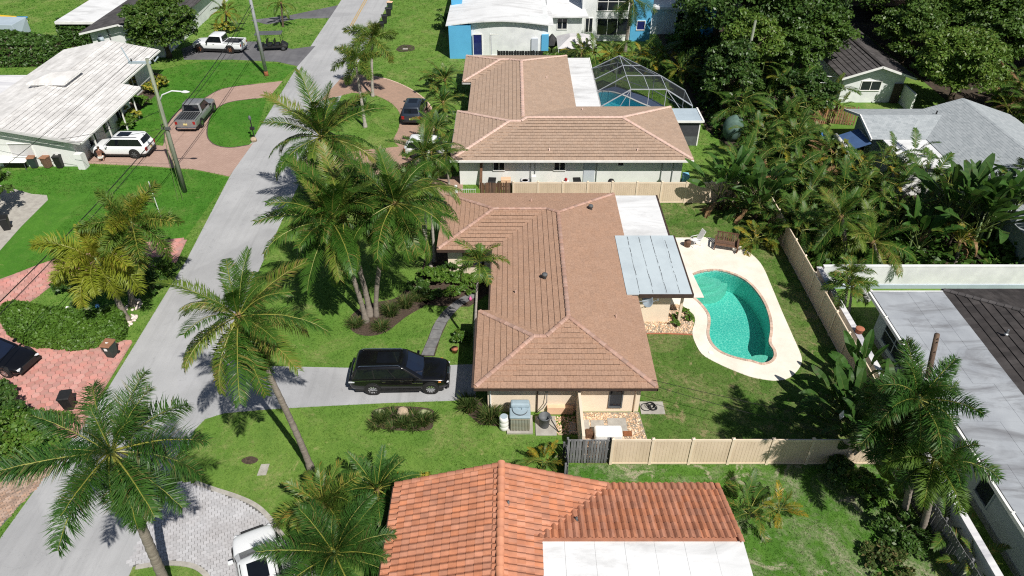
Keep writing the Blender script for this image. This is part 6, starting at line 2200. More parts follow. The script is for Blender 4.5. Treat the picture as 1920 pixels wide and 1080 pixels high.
banana('dark broad-leaved plant with white bloom at the yard corner', (19.12, 23.88), 8, 1.5, .9, 'banana_dark', 173, None, stems=4, spread=.9)
banana('dark leafy plant hanging over the front fence end', (18.30, 24.58), 8, 1.0, .9, 'banana_dark', 174, None, stems=4, spread=.9)
MB().lathe([(.02, 0), (.12, .25), (.05, .5), (.01, .62)], 8, (16.1, 23.9, 2.55)).build('white_bloom', 'plastic_white')
tag(bpy.data.objects['white_bloom'], 'single white bloom above the dark leaves by the fence end', 'flower')

banana('dark paddle leaf plant spilling over the fence corner', (18.41, 46.10), 8, 1.6, 1.0, 'banana_dark', 175, None, stems=4, dead=2, spread=1.0)
clump('dark arching palm in the back fence corner', (19.49, 44.26), 'jungle', 30, .9, (80, -15), 176, .8, [('jungle', 4), ('areca', 2)], stems=6, z0=1.6, dead=2)
clump('grey-green arching palm along the back fence', (17.74, 46.64), 'areca', 24, .8, (80, -15), 177, .6, [('jungle', 3), ('areca', 2), ('dead', 1)], stems=5, z0=1.0, dead=2)
clump('dark palm hanging over the long tan fence', (20.22, 42.18), 'jungle', 24, .85, (80, -20), 178, .4, [('jungle', 4), ('areca', 1)], stems=5, z0=2.2)
JK = [('jungle', 5), ('areca', 3)]
jung = [
    ((21.63, 52.29), 3.2, 'jungle palm above the banana plants at the fence end'),
    ((20.38, 55.10), 3.0, 'jungle palm beside the second house back lawn'),
    ((24.42, 54.14), 3.0, 'jungle palm between the thicket and the blue lounger'),
    ((22.99, 58.64), 3.6, 'jungle palm behind the green netted shape'),
    ((26.21, 59.72), 3.2, 'jungle palm below the wooden fence'),
    ((27.13, 56.08), 2.0, 'jungle palm at the foot of the blue lounger'),
    ((25.52, 47.26), 3.0, 'jungle palm left of the yellow coconut palm'),
    ((23.14, 45.73), 2.6, 'jungle palm behind the long tan fence'),
    ((21.27, 44.26), 2.0, 'jungle palm closest to the long tan fence'),
    ((28.11, 49.69), 3.0, 'jungle palm left of the white flat roof'),
    ((31.03, 50.54), 3.0, 'jungle palm below the white flat roof'),
    ((31.69, 47.26), 3.2, 'jungle palm between white roof and white wall'),
    ((28.44, 43.55), 2.4, 'jungle palm just behind the white wall'),
    ((22.89, 42.18), 2.0, 'jungle palm by the corner of the white wall'),
    ((31.50, 44.26), 3.6, 'jungle palm left of the paddle leaf fans'),
    ((35.02, 45.73), 3.2, 'jungle palm between the paddle leaf fans'),
    ((38.68, 47.26), 3.4, 'jungle palm at the right edge behind the paddle leaves'),
    ((20.83, 62.53), 3.2, 'jungle palm in the dark gap by the lawn'),
    ((26.14, 64.31), 4.0, 'jungle palm in the centre of the thicket'),
    ((20.71, 67.46), 3.4, 'jungle palm beside the glazed lean-to'),
    ((25.16, 70.14), 3.8, 'jungle palm under the bright broadleaf tree'),
    ((29.21, 64.31), 3.0, 'jungle palm before the white lattice frame'),
    ((27.37, 45.73), 3.2, 'jungle palm behind the yellow coconut palm'),
    ((23.88, 56.08), 2.6, 'jungle palm deep in the middle of the thicket'),
]
for i, (u, h, lab) in enumerate(jung):
    clump(lab, u, 'jungle', 26, 1.0 if h > 2.5 else .85, (80, -20), 200 + i, .7, JK if i % 3 else [('jungle', 3), ('areca', 4), ('areca_gold', 1)], stems=5, z0=h, dead=(1 if i % 4 == 0 else 0), group='palms of the thicket', name='jungle_palm')
clump('fine-leaved palm above the middle of the tan back fence', (20.09, 48.45), 'areca', 30, .95, (80, -20), 241, .8, [('areca', 4), ('jungle', 3), ('dead', .5)], stems=6, z0=2.4, dead=1, group='palms of the thicket', name='jungle_palm')
clump('fine-leaved palm at the heart of the thicket', (22.44, 49.27), 'areca', 30, 1.0, (80, -20), 242, .8, [('areca', 3), ('jungle', 4), ('dead', .5)], stems=6, z0=2.8, dead=1, group='palms of the thicket', name='jungle_palm')
clump('fine-leaved palm before the blue lounger', (25.01, 51.85), 'areca', 28, .95, (80, -20), 243, .8, [('areca', 4), ('areca_gold', 1), ('jungle', 2), ('dead', .6)], stems=6, z0=2.2, dead=2, group='palms of the thicket', name='jungle_palm')
clump('fine-leaved palm just inside the fence end', (18.97, 51.40), 'areca', 28, .95, (80, -20), 244, .8, [('areca', 3), ('jungle', 3)], stems=6, z0=2.4, dead=1, group='palms of the thicket', name='jungle_palm')
clump('fine-leaved palm with brown fronds right of the thicket heart', (27.04, 51.40), 'areca', 28, .95, (80, -20), 245, .8, [('areca', 3), ('areca_gold', 2), ('dead', 1.2)], stems=6, z0=2.2, dead=3, group='palms of the thicket', name='jungle_palm')
palm('coconut palm with golden fronds behind the white wall', (25.15, 40.22), (24.43, 40.30, 2.08), 'coconut_yellow', 15, .78, .16, .12, (75, -35), 231, [('coconut_yellow', 4), ('coconut', 2)], 0)
palm('coconut palm with hanging golden frond beside the long tan fence', (23.17, 40.86), (22.02, 40.80, 3.76), 'coconut', 13, .75, .15, .12, (72, -45), 232, [('coconut', 3), ('coconut_yellow', 2)], 0)
palm('fan of pale stalks on a grey trunk behind the white wall', (30.86, 40.54), (30.39, 40.40, 2.01), 'areca_gold', 14, .9, .13, .1, (85, 20), 233, [('areca_gold', 1), ('areca', 2)], 0)
clump('lime green palm before the wooden fence', (28.56, 64.68), 'areca', 20, 1.0, (80, 0), 234, .4, [('areca', 2), ('areca_gold', 3)], stems=3, z0=1.2)
clump('small green palm by the dark tiled house', (31.84, 65.92), 'areca', 14, .8, (80, 0), 235, .3, stems=3, z0=.7)

tree('huge dark broadleaf tree above the pool cage', (26.0, 77.0), 11.5, (8.2, 7.5, 5.0), 'tree_leaf_deep', 301, 283, 188, 0.23, .45)
tree('tall dark tree behind the cage palms', (24.5, 87.0), 10.5, (4.5, 4.5, 4.5), 'tree_leaf_deep', 302, 121, 174, 0.22, .35)
tree('bright green tree in the middle of the thicket', (22.8, 68.5), 8.2, (2.7, 2.7, 3.2), 'tree_leaf_bright', 303, 81, 159, 0.17, .22)
tree('dense tree left of the dark tiled house', (30.0, 72.5), 8.0, (3.6, 3.6, 3.6), 'tree_leaf', 304, 121, 174, 0.19, .3)
tree('broad tree over the far end of the dark tiled roof', (46.5, 84.0), 10.5, (8.0, 6.5, 4.6), 'tree_leaf', 305, 256, 174, 0.23, .4)
tree('round tree overhanging the dark tiled gable', (42.8, 66.6), 6.8, (4.0, 3.8, 3.2), 'tree_leaf_bright', 306, 148, 174, 0.19, .3)
tree('dark tree in the upper right corner', (57.0, 84.0), 11.0, (7.5, 7.0, 5.2), 'tree_leaf_deep', 307, 202, 174, 0.24, .4)
tree('dark tree beyond the white and blue house', (30.0, 92.0), 10.0, (6.5, 6.0, 4.6), 'tree_leaf_deep', 308, 162, 159, 0.24, .4)
tree('tree at the far top right behind the others', (70.0, 95.0), 10.0, (8.0, 7.0, 5.0), 'tree_leaf_deep', 309, 175, 159, 0.26, .4)
tree('dark undergrowth tree behind the lean-to roof', (20.6, 66.0), 6.0, (2.6, 3.4, 2.6), 'tree_leaf_deep', 310, 81, 159, 0.19, .2)
tree('dark tree between the jungle and the shingle roof', (27.0, 63.2), 5.0, (2.6, 2.4, 2.2), 'tree_leaf_deep', 311, 67, 159, 0.17, .2)
tree('dark tree behind the dark tiled house ridge', (38.0, 95.0), 10.0, (6.5, 6.0, 4.8), 'tree_leaf_deep', 312, 175, 159, 0.24, .4)
tree('broad tree right of the dark tiled roof', (49.5, 75.0), 8.0, (5.0, 4.5, 4.0), 'tree_leaf', 313, 162, 174, 0.22, .35)
tree('dark tree between the far right trees', (57.0, 73.5), 8.0, (5.0, 5.0, 4.2), 'tree_leaf_deep', 314, 148, 159, 0.22, .35)
tree('tree filling the gap above the far sand house', (52.0, 95.0), 9.5, (7.5, 6.0, 4.8), 'tree_leaf_deep', 315, 175, 159, 0.26, .4)
tree('dark tree at the far right edge beyond the arecas', (66.0, 82.0), 9.5, (6.0, 6.0, 4.8), 'tree_leaf_deep', 316, 148, 159, 0.24, .4)
tree('low dark tree beside the white lattice frame', (27.8, 70.5), 6.5, (2.6, 2.6, 2.8), 'tree_leaf', 317, 81, 159, 0.19, .22)
tree('low bright tree behind the dark tiled roof edge', (41.5, 75.0), 7.0, (3.0, 4.0, 3.2), 'tree_leaf', 318, 108, 159, 0.20, .25)
AR = [(45.6, 60.6), (48.0, 62.0), (50.5, 60.0), (47.0, 64.2), (50.0, 65.0), (53.0, 62.5), (53.5, 67.0)]
for i, p in enumerate(AR):
    clump(['brown-tinged areca palm right above the shingle roof apex', 'areca palm behind and right of the shingle apex', 'brown-tinged areca palm nearest the right edge behind the shingle roof', 'areca palm next to the round overhanging tree', 'tall areca palm in the middle of the far right group', 'areca palm at the right edge of the far right group', 'rearmost areca palm of the far right group'][i], p, 'areca', 40, 1.25, (82, -10), 320 + i, .8, [('areca', 4), ('jungle', 3), ('areca_gold', 1), ('dead', .6)], stems=7, z0=3.6, group='areca palms behind the shingle roof', name='areca_palm')
# row behind the second house
ROW = [(7.6, 78.3, 'areca palm nearest the grey canopy'), (9.8, 77.6, 'areca palm left of the cage apex'), (12.0, 77.2, 'areca palm right above the cage apex'), (14.4, 77.6, 'areca palm under the blue tower'), (16.6, 76.6, 'areca palm with a brown frond right of the cage'), (18.0, 74.2, 'areca palm closing the row by the dark trees')]
for i, (x, y, lab) in enumerate(ROW):
    clump(lab, (x, y), 'areca', 30, 1.0, (80, -20), 340 + i, .7, [('areca', 4), ('areca_gold', 2), ('jungle', 2)], stems=5, z0=1.8, dead=1, group='areca row behind the cage')
bush('round green hedge bush behind the tan roof', (5.2, 77.6), (2.0, 1.2, 1.3), 'hedge_leaf', 350, 36, 80, .16)
palm('shaggy tall palm before the grid window of the blue house', (13.2, 83.0), (13.4, 83.0, 5.6), 'royal', 14, .8, .22, .15, (70, -75), 351, None, 0, 'trunk_grey', .2, .5)
bush('shrub at the foot of the right blue tower', (20.5, 85.5), (1.8, 1.4, 1.6), 'hedge_leaf', 352, 30, 70, .18)
bush('weedy shrub beside the wooden fence', (17.14, 21.28), (1.0, .9, .9), 'hedge_leaf', 353, 30, 60, .12)
bush('dark shrub under the foxtail palms', (16.33, 22.22), (1.1, .7, .7), 'hedge_dark', 354, 30, 60, .13)
bush('low creeping bush in the weedy yard', (17.68, 19.23), (1.2, 1.6, .6), 'hedge_dark', 355, 36, 60, .12)
bush('low bush near the bottom edge of the weedy yard', (16.53, 17.63), (1.0, .9, .5), 'reed_leaf', 356, 26, 60, .11)
bush('small plant on the white wall behind the flat roof', (27.34, 38.50), (.4, .3, .5), 'hedge_leaf', 357, 8, 40, .1)
bush('white flowering bush behind the white wall', (35.04, 41.38), (1.2, .8, 1.0), 'tree_leaf_bright', 358, 30, 60, .13)

# ground cover under the thicket: uncountable
rg = np.random.default_rng(5)
P_ = []
for (x0, x1, y0, y1, n_) in ((20.3, 29.0, 39, 60, 9000), (29.4, 50, 38.6, 49, 5000), (18.6, 28, 60, 88, 6000)):
    q = np.stack([rg.uniform(x0, x1, n_), rg.uniform(y0, y1, n_), rg.uniform(.03, 1.0, n_) ** 1.5], 1)
    P_.append(q)
P_ = np.concatenate(P_)
v, f, t = leaf_quads(P_, np.tile(np.array([[0, 0, 1.0]]), (len(P_), 1)), .3, rg, rg.random(len(P_)))
o = leaf_object('undergrowth', v, f, t, 'jungle_leaf', None)
o['kind'] = 'stuff'
o['label'] = 'dark leafy undergrowth below the thicket'
o['category'] = 'undergrowth'


# grass blades over every open lawn: uncountable, three masses by tone
def inside_np(x, y, poly):
    c = np.zeros(len(x), bool)
    n_ = len(poly)
    j = n_ - 1
    for i in range(n_):
        xi, yi = poly[i][0], poly[i][1]
        xj, yj = poly[j][0], poly[j][1]
        if yi != yj:
            c ^= ((yi > y) != (yj > y)) & (x < (xj - xi) * (y - yi) / (yj - yi) + xi)
        j = i
    return c


NOGRASS += [dk, POOL, [(-1.25, 26.7), (7.5, 26.7), (7.5, 45.3), (-4.4, 45.3), (-4.4, 39.2), (-1.3, 39.2)], [(7.5, 33.9), (10.9, 33.9), (10.9, 44), (7.5, 44)],
            [(-4.3, 51.6), (14, 51.6), (14, 61), (-4.3, 61)], [(-4, 60), (8.2, 60), (8.2, 74), (-4, 74)], [(8, 61), (16.5, 61), (16.5, 66), (11, 72.7), (8, 71.3)],
            [(-4.8, 10), (8.7, 10), (8.7, 19.4), (-4.8, 19.4)], [(-47.6, 54.8), (-36.8, 54.8), (-36.8, 75), (-47.6, 75)], [(22, 8), (40, 8), (40, 33), (22, 33)],
            [(-7.3, 80.8), (26, 80.8), (26, 112), (-7.3, 112)], [(3.5, 23.3), (7.1, 23.3), (7.1, 26.8), (3.5, 26.8)], [(8.37, 35.44), (10.71, 36.09), (11.24, 35.28), (11.37, 34.22), (11.06, 33.16), (8.15, 33.26)], [(1.2, 24.9), (3.5, 24.9), (3.5, 26.8), (-1.3, 26.8), (-1.3, 25.2)]]
rg = np.random.default_rng(21)
BL = {'blade_weeds': [], 'blade_lawn': [], 'blade_lawn_lush': [], 'blade_lawn_dry': []}
for (x0, x1, y0, y1, dens, bs) in ((-26, 20, 15, 34, 95, .85), (-34, 20, 34, 50, 60, 1.0), (-48, 20, 50, 66, 28, 1.5), (-70, 20, 66, 108, 9, 2.3), (19.8, 22, 12, 37, 50, 1.0), (-50, -26, 18, 34, 50, 1.0)):
    n_ = int((x1 - x0) * (y1 - y0) * dens)
    x = rg.uniform(x0, x1, n_)
    y = rg.uniform(y0, y1, n_)
    keep = np.abs(x) < y * .80 + 14.5
    for q in NOGRASS:
        keep &= ~inside_np(x, y, q)
    x, y = x[keep], y[keep]
    lush = x < -23
    dry = (x > 3.5) & (y < 48.7)
    weed = (x > 2.7) & (y < 23.1)
    dry &= ~weed
    lush &= ~weed
    for nm, msk in (('blade_weeds', weed), ('blade_lawn_lush', lush), ('blade_lawn_dry', dry & ~lush), ('blade_lawn', ~dry & ~lush & ~weed)):
        BL[nm].append(np.stack([x[msk], y[msk], np.full(msk.sum(), bs)], 1))
for nm, lab in (('blade_weeds', 'rank weedy grass of the yard beside the terracotta house'), ('blade_lawn', 'short grass blades of the open lawns'), ('blade_lawn_lush', 'short lush grass blades of the lawns left of the street'), ('blade_lawn_dry', 'thin dry grass blades of the fenced back yards')):
    pts = np.concatenate(BL[nm])
    K = 3
    pts = np.repeat(pts, K, axis=0)
    n_ = len(pts)
    s_ = pts[:, 2]
    bx0 = pts[:, 0] + rg.normal(size=n_) * .05 * s_
    by0 = pts[:, 1] + rg.normal(size=n_) * .05 * s_
    a = rg.uniform(0, 2 * PI, n_)
    w_ = .016 * s_ * rg.uniform(.7, 1.3, n_)
    hgt = .06 * s_ ** .6 * rg.uniform(.5, 1.3, n_)
    lx = rg.normal(size=n_) * .045 * s_
    ly = rg.normal(size=n_) * .045 * s_
    v = np.empty((n_, 3, 3), np.float32)
    v[:, 0] = np.stack([bx0 - w_ * np.cos(a), by0 - w_ * np.sin(a), np.full(n_, .004)], 1)
    v[:, 1] = np.stack([bx0 + w_ * np.cos(a), by0 + w_ * np.sin(a), np.full(n_, .004)], 1)
    v[:, 2] = np.stack([bx0 + lx, by0 + ly, hgt], 1)
    me = bpy.data.meshes.new('grass')
    me.vertices.add(n_ * 3)
    me.vertices.foreach_set('co', v.ravel())
    me.loops.add(n_ * 3)
    me.loops.foreach_set('vertex_index', np.arange(n_ * 3, dtype=np.int32))
    me.polygons.add(n_)
    me.polygons.foreach_set('loop_start', np.arange(0, n_ * 3, 3, dtype=np.int32))
    me.update(calc_edges=True)
    at_ = me.attributes.new('rnd', 'FLOAT', 'FACE')
    at_.data.foreach_set('value', rg.uniform(.01, .99, n_).astype(np.float32))
    me.materials.append(MATS[nm])
    o = bpy.data.objects.new('grass', me)
    link(o)
    o['kind'] = 'stuff'
    o['label'] = lab
    o['category'] = 'grass'
    print('grass', nm, n_)

# ================================================================ fences and walls
def fence_parts():
    W = 1.86
    pn = MB()
    nb = 11
    for i in range(nb):
        x0 = .06 + i * (W - .12) / nb
        pn.box(x0 + .006, x0 + (W - .12) / nb - .006, -.02, .02, .14, 1.74)
    pn.box(.06, W - .06, -.012, .012, .14, 1.74)
    panel = pn.mesh('panel', 'fence_tan')
    rl = MB()
    rl.box(.05, W - .05, -.035, .035, 1.74, 1.86)
    rail = rl.mesh('rail', 'fence_cap')
    r2_ = MB()
    r2_.box(.05, W - .05, -.035, .035, .04, .14)
    rail2 = r2_.mesh('rail', 'fence_cap')
    ps = MB()
    ps.box(-.065, .065, -.065, .065, 0, 1.93)
    ps.add([(-.08, -.08, 1.93), (.08, -.08, 1.93), (.08, .08, 1.93), (-.08, .08, 1.93), (0, 0, 2.0)], [(0, 1, 4), (1, 2, 4), (2, 3, 4), (3, 0, 4), (3, 2, 1, 0)])
    post = ps.mesh('post', 'fence_cap')
    return W, panel, rail, rail2, post


FW, f_panel, f_rail, f_rail2, f_post = fence_parts()


def vinyl(label, a, b_, pitch=1.94):
    a, b_ = Vector(a), Vector(b_)
    d = b_ - a
    n_ = max(1, round(d.length / pitch))
    st = d.length / n_
    root = thing('vinyl_fence', label, 'fence', (a.x, a.y, 0), math.atan2(d.y, d.x))
    for i in range(n_):
        sx = st / FW
        inst('panel', f_panel, root, (i * st, 0, 0), (0, 0, 0), (sx, 1, 1))
        inst('rail', f_rail, root, (i * st, 0, 0), (0, 0, 0), (sx, 1, 1))
        inst('rail', f_rail2, root, (i * st, 0, 0), (0, 0, 0), (sx, 1, 1))
    for i in range(n_ + 1):
        inst('post', f_post, root, (i * st, 0, 0))
    return root


vinyl('tan vinyl panel fence across the front of the back yard', (4.95, 23.2), (18.7, 23.2))
vinyl('long tan vinyl panel fence running along the pool side', (19.45, 48.55), (19.45, 23.35))
vinyl('tan vinyl panel fence between the two brown roofed houses', (.1, 48.8), (19.3, 48.8))


def board_fence(name, label, a, b_, h, m, bw=.12, gap=.03, cat='fence', lean=0.0, rails=(.35, 1.3), back=False):
    a, b_ = Vector(a), Vector(b_)
    d = b_ - a
    root = thing(name, label, cat, (a.x, a.y, 0), math.atan2(d.y, d.x))
    n_ = int(d.length / (bw + gap))
    mb = MB()
    mb.box(0, bw, -.012, .012, .04, h)
    me = mb.mesh('board', m)
    for i in range(n_):
        inst('board', me, root, (i * (bw + gap), random.uniform(-.006, .006), random.uniform(-.02, .02)), (random.uniform(-.01, .01), random.uniform(-.012, .012), 0))
    for z in rails:
        MB().box(0, d.length, .014, .07, z, z + .08).build('rail', m, root)
    for i in range(int(d.length / 2) + 2):
        x = min(d.length, i * 2.0)
        MB().box(x - .05, x + .05, .072, .17, 0, h + .04).build('post', m, root)
    return root


board_fence('wooden_gate', 'weathered grey double wooden gate at the end of the tan fence', (2.75, 23.25), (4.85, 23.25), 1.75, 'wood_grey', .11, .035, 'gate', rails=(.3, 1.0, 1.65))
board_fence('wooden_fence', 'shaded grey wooden return beside the gate', (2.7, 22.0), (2.7, 23.3), 1.5, 'wood_grey', .13, .02)
board_fence('wooden_fence', 'dark brown wooden fence piece beside the tan fence end', (-2.45, 49.0), (.0, 49.0), 1.7, 'wood_brown', .13, .012)
board_fence('wooden_fence', 'warm brown picket fence beside the blue lounger', (30.45, 63.47), (32.30, 63.00), 1.8, 'wood_warm', .14, .08)
board_fence('wooden_fence', 'warm brown picket fence behind the lime palm', (27.18, 62.76), (30.35, 63.47), 1.5, 'wood_warm', .14, .08)
board_fence('wooden_fence', 'leaning dark wooden fence under the foxtail palms', (18.9, 22.9), (19.4, 15.5), 1.6, 'wood_grey', .14, .03)
# divider wall from the house to the gate
tag(MB().box(3.45, 3.6, 23.4, 26.7, 0, 1.9).build('divider_wall', 'wall_cream', bevel=.01), 'cream divider wall between gate and near house', 'wall')
# white masonry walls on the neighbour side
w_ = thing('garden_wall', 'long white masonry wall behind the flat grey roof', 'wall', (29, 37.9, 0))
MB().box(-8.6, 30, -.1, .1, 0, 1.72).build('wall_face', 'wall_white', w_)
MB().box(-8.65, 30, -.115, .115, 1.721, 1.77).build('coping', 'wall_white', w_)
MB().box(-8.6, 30, -.18, -.101, 0, .3).build('plinth', 'flat_blue_grey', w_)
w_ = thing('garden_wall', 'narrow white wall running behind the long tan fence', 'wall', (20.05, 28, 0))
MB().box(-.1, .1, -12.5, 9.8, 0, 1.62).build('wall_face', 'wall_white', w_)
MB().box(-.17, .17, -12.5, 9.85, 1.62, 1.72).build('coping', 'dirty_white', w_)
tag(MB().lathe([(.12, 0), (.2, .05), (.24, .3), (.26, .32), (.22, .34)], 14, (20.1, 31.3, 1.72)).build('plant_pot', 'terracotta_pot', smooth=True), 'terracotta pot standing on the narrow white wall', 'plant pot')
tag(MB().lathe([(.3, 0), (.34, .1), (.36, .75), (.3, .78)], 16, (23.0, 36.5, 1.2)).build('tub', 'peach_board', smooth=True), 'pale upturned tub behind the flat grey roof', 'tub')
bpy.data.objects['tub'].data.materials[0] = MATS['canvas_grey']
bpy.data.objects['tub'].location = (0, 0, -1.2)

# ================================================================ vehicles
def wheel_meshes(r_, w_, spokes=10, rim='chrome'):
    t = MB()
    prof = [(r_ * .62, -w_ / 2), (r_ * .93, -w_ / 2), (r_, -w_ * .36), (r_, w_ * .36), (r_ * .93, w_ / 2), (r_ * .62, w_ / 2)]
    M = Matrix.Rotation(PI / 2, 4, 'X')
    t.lathe(prof, 22, (0, 0, 0), M)
    ty = t.mesh('tyre', 'rubber', False)
    rm = MB()
    rm.lathe([(r_ * .64, -w_ * .47), (r_ * .64, -w_ * .515), (r_ * .58, -w_ * .515), (r_ * .56, -w_ * .40), (.01, -w_ * .40)], 22, (0, 0, 0), Matrix.Rotation(-PI / 2, 4, 'X') @ Matrix.Scale(-1, 4, (0, 0, 1)))
    for i in range(spokes):
        a = 2 * PI * i / spokes
        ca, sa = math.cos(a), math.sin(a)
        for yy in (-w_ * .505,):
            u = Vector((ca, 0, sa))
            n_ = Vector((-sa, 0, ca))
            q = [u * r_ * .08 - n_ * .025, u * r_ * .08 + n_ * .025, u * r_ * .6 + n_ * .04, u * r_ * .6 - n_ * .04]
            rm.hexa([p + Vector((0, yy + .03, 0)) for p in q], [p + Vector((0, yy, 0)) for p in q])
    rm.lathe([(r_ * .14, 0), (r_ * .12, .02)], 10, (0, -w_ * .505, 0), Matrix.Rotation(PI / 2, 4, 'X'))
    return ty, rm.mesh('rim', rim)


WH = {}


def car(label, pos, rz, paint, kind='suv', L=4.9, W=1.95, H=1.78, wb=2.9, r_=.38, name='car', cat='car', rim='chrome', front_oh=.9, glass='glass_car', detail=True, roofm=None, tail='lamp_red'):
    """vehicle, front towards +X of its own frame; origin on the ground at its middle"""
    root = thing(name, label, cat, (pos[0], pos[1], .02), rz)
    hw = W / 2
    belt = (.60 if kind == 'suv' else .58) * H if kind != 'sedan' else .62 * H
    sill = .24 if kind == 'sedan' else .3
    if kind == 'pickup':
        sill = .42
    hood = belt - .04
    fx = L / 2
    rx = -L / 2
    # lower body: rings along the length
    if kind == 'suv':
        st = [(rx, .62, .55, belt - .05), (rx + .06, .93, .42, belt), (rx + .3, .99, sill, belt + .02), (-.2 * L, 1, sill, belt + .01), (.1 * L, 1, sill, belt), (.2 * L, 1, sill, hood), (.36 * L, .98, sill, hood - .05), (fx - .22, .93, sill + .04, hood - .13), (fx - .05, .80, .36, hood - .26), (fx, .68, .45, hood - .38)]
    elif kind == 'sedan':
        st = [(rx, .64, .5, belt - .08), (rx + .07, .92, .36, belt), (rx + .35, .98, sill, belt + .04), (-.25 * L, 1, sill, belt + .03), (.05 * L, 1, sill, belt), (.17 * L, 1, sill, hood), (.36 * L, .97, sill, hood - .1), (fx - .2, .9, sill, hood - .22), (fx - .04, .76, .32, hood - .34), (fx, .62, .4, hood - .42)]
    else:
        st = [(rx, .9, .5, belt - .02), (rx + .05, .97, .45, belt), (rx + .25, .99, sill, belt + .01), (-.1 * L, 1, sill, belt + .01), (.1 * L, 1, sill, belt), (.2 * L, 1, sill, belt + .02), (.36 * L, .99, sill, belt), (fx - .2, .95, sill + .02, belt - .06), (fx - .05, .86, .4, belt - .16), (fx, .76, .48, belt - .26)]
    mb = MB()
    rings = []
    for (x, wf, zb_, zt_) in st:
        w_ = hw * wf
        rings.append([(x, -w_ * .9, zb_), (x, -w_ * .985, zb_ + .1), (x, -w_, zb_ + (zt_ - zb_) * .5), (x, -w_ * .975, zt_ - .1), (x, -w_ * .90, zt_ - .015), (x, -w_ * .5, zt_ + .03),
                      (x, w_ * .5, zt_ + .03), (x, w_ * .90, zt_ - .015), (x, w_ * .975, zt_ - .1), (x, w_, zb_ + (zt_ - zb_) * .5), (x, w_ * .985, zb_ + .1), (x, w_ * .9, zb_)])
    n_ = 12
    vs = [p for q in rings for p in q]
    fs = []
    bedx0, bedx1 = rx + .12, -.14 * L
    for i in range(len(rings) - 1):
        for k_ in range(n_):
            a = i * n_ + k_
            c_ = i * n_ + (k_ + 1) % n_
            fs.append((a, a + n_, c_ + n_, c_))
    fs.append(tuple(range(n_)))
    fs.append(tuple((len(rings) - 1) * n_ + k_ for k_ in range(n_ - 1, -1, -1)))
    mb.add(vs, fs)
    o = mb.build('body', paint, root, True)
    sb = o.modifiers.new('subdivision', 'SUBSURF')
    sb.levels = 1
    sb.render_levels = 2
    # cabin
    if kind == 'suv':
        cb = [rx + .12, .25 * L]
        cr = [rx + .5, .06 * L]
    elif kind == 'sedan':
        cb = [rx + .55, .22 * L]
        cr = [rx + 1.35, .02 * L]
    else:
        cb = [-.145 * L, .235 * L]
        cr = [-.115 * L, .105 * L]
    wb_, wr = hw * .93, hw * .76
    zb_, zr = belt - .06, H - .05
    mb = MB()

    def ring(x0, x1, w_, z, c=.1):
        return [(x0 + c, -w_, z), (x1 - c, -w_, z), (x1, -w_ * .82, z), (x1 + c * .5, 0, z), (x1, w_ * .82, z), (x1 - c, w_, z), (x0 + c, w_, z), (x0, w_ * .85, z), (x0 - c * .3, 0, z), (x0, -w_ * .85, z)]
    rs = [ring(cb[0], cb[1], wb_, zb_), ring(cr[0] - .05, cr[1] + .08, wr * 1.03, zr - .06), ring(cr[0], cr[1], wr * .96, zr), ring(cr[0] + .25, cr[1] - .25, wr * .7, zr + .045)]
    m_ = 10
    vs = [p for q in rs for p in q]
    fs = []
    for i in range(3):
        for k_ in range(m_):
            a = i * m_ + k_
            c_ = i * m_ + (k_ + 1) % m_
            fs.append((a, c_, c_ + m_, a + m_))
    fs.append(tuple(3 * m_ + k_ for k_ in range(m_)))
    mb.add(vs, fs)
    o = mb.build('roof', roofm or paint, root, True, bevel=.03)
    # glass panels sit just proud of the cabin skin
    A, B = rs[0], rs[1]

    def skin(k0, k1, u, v):
        p = Vector(A[k0]).lerp(Vector(A[k1]), u)
        q = Vector(B[k0]).lerp(Vector(B[k1]), u)
        return p.lerp(q, v)

    def glassq(name_, k0, k1, u0, u1, v0, v1, m__=glass, off=.012):
        q = [skin(k0, k1, u0, v0), skin(k0, k1, u1, v0), skin(k0, k1, u1, v1), skin(k0, k1, u0, v1)]
        nn = (q[1] - q[0]).cross(q[3] - q[0]).normalized()
        b4 = [p - nn * .01 for p in q]
        t4 = [p + nn * off for p in q]
        g = MB()
        g.add(b4 + t4, [(4, 5, 6, 7), (0, 1, 5, 4), (1, 2, 6, 5), (2, 3, 7, 6), (3, 0, 4, 7)])
        g.build(name_, m__, root)
    ns = 3 if kind == 'suv' else 2
    for k0, k1 in ((0, 1), (5, 6)):
        glassq('window_band', k0, k1, .0, 1.0, .13, .95, 'black_plastic', .006)
        for i in range(ns):
            u0, u1 = .02 + i * .96 / ns, .02 + (i + 1) * .96 / ns - .02
            glassq('side_window', k0, k1, u0, u1, .16, .93, glass, .014)
    for k0, k1 in ((2, 3), (3, 4)):
        glassq('windscreen', k0, k1, 0.05 if k0 == 2 else 0, 1 if k0 == 2 else .95, .1, .95, 'glass_windscreen')
    for k0, k1 in ((7, 8), (8, 9)):
        glassq('rear_window', k0, k1, .06 if k0 == 7 else 0, 1 if k0 == 7 else .94, .3 if kind != 'pickup' else .2, .92)
    # pickup bed
    if kind == 'pickup':
        bw_ = hw * .78
        MB().box(rx + .1, -.15 * L, -bw_, bw_, belt - .02, belt + .045).build('bed', 'black_plastic', root, bevel=.01)
        for i_ in range(7):
            yy = -bw_ * .85 + i_ * bw_ * 1.7 / 6
            MB().box(rx + .14, -.15 * L - .04, yy - .03, yy + .03, belt + .046, belt + .056).build('bed_rib', 'can_grey', root)
        for s_ in (-1, 1):
            MB().box(rx + .06, -.15 * L, s_ * hw * .90 - .06, s_ * hw * .90 + .06, belt - .05, belt + .10).build('bed_rail', paint, root, bevel=.03)
        MB().box(rx + .02, rx + .1, -hw * .93, hw * .93, belt - .5, belt + .1).build('tailgate', paint, root, bevel=.02)
    # wheels
    key = (r_, rim)
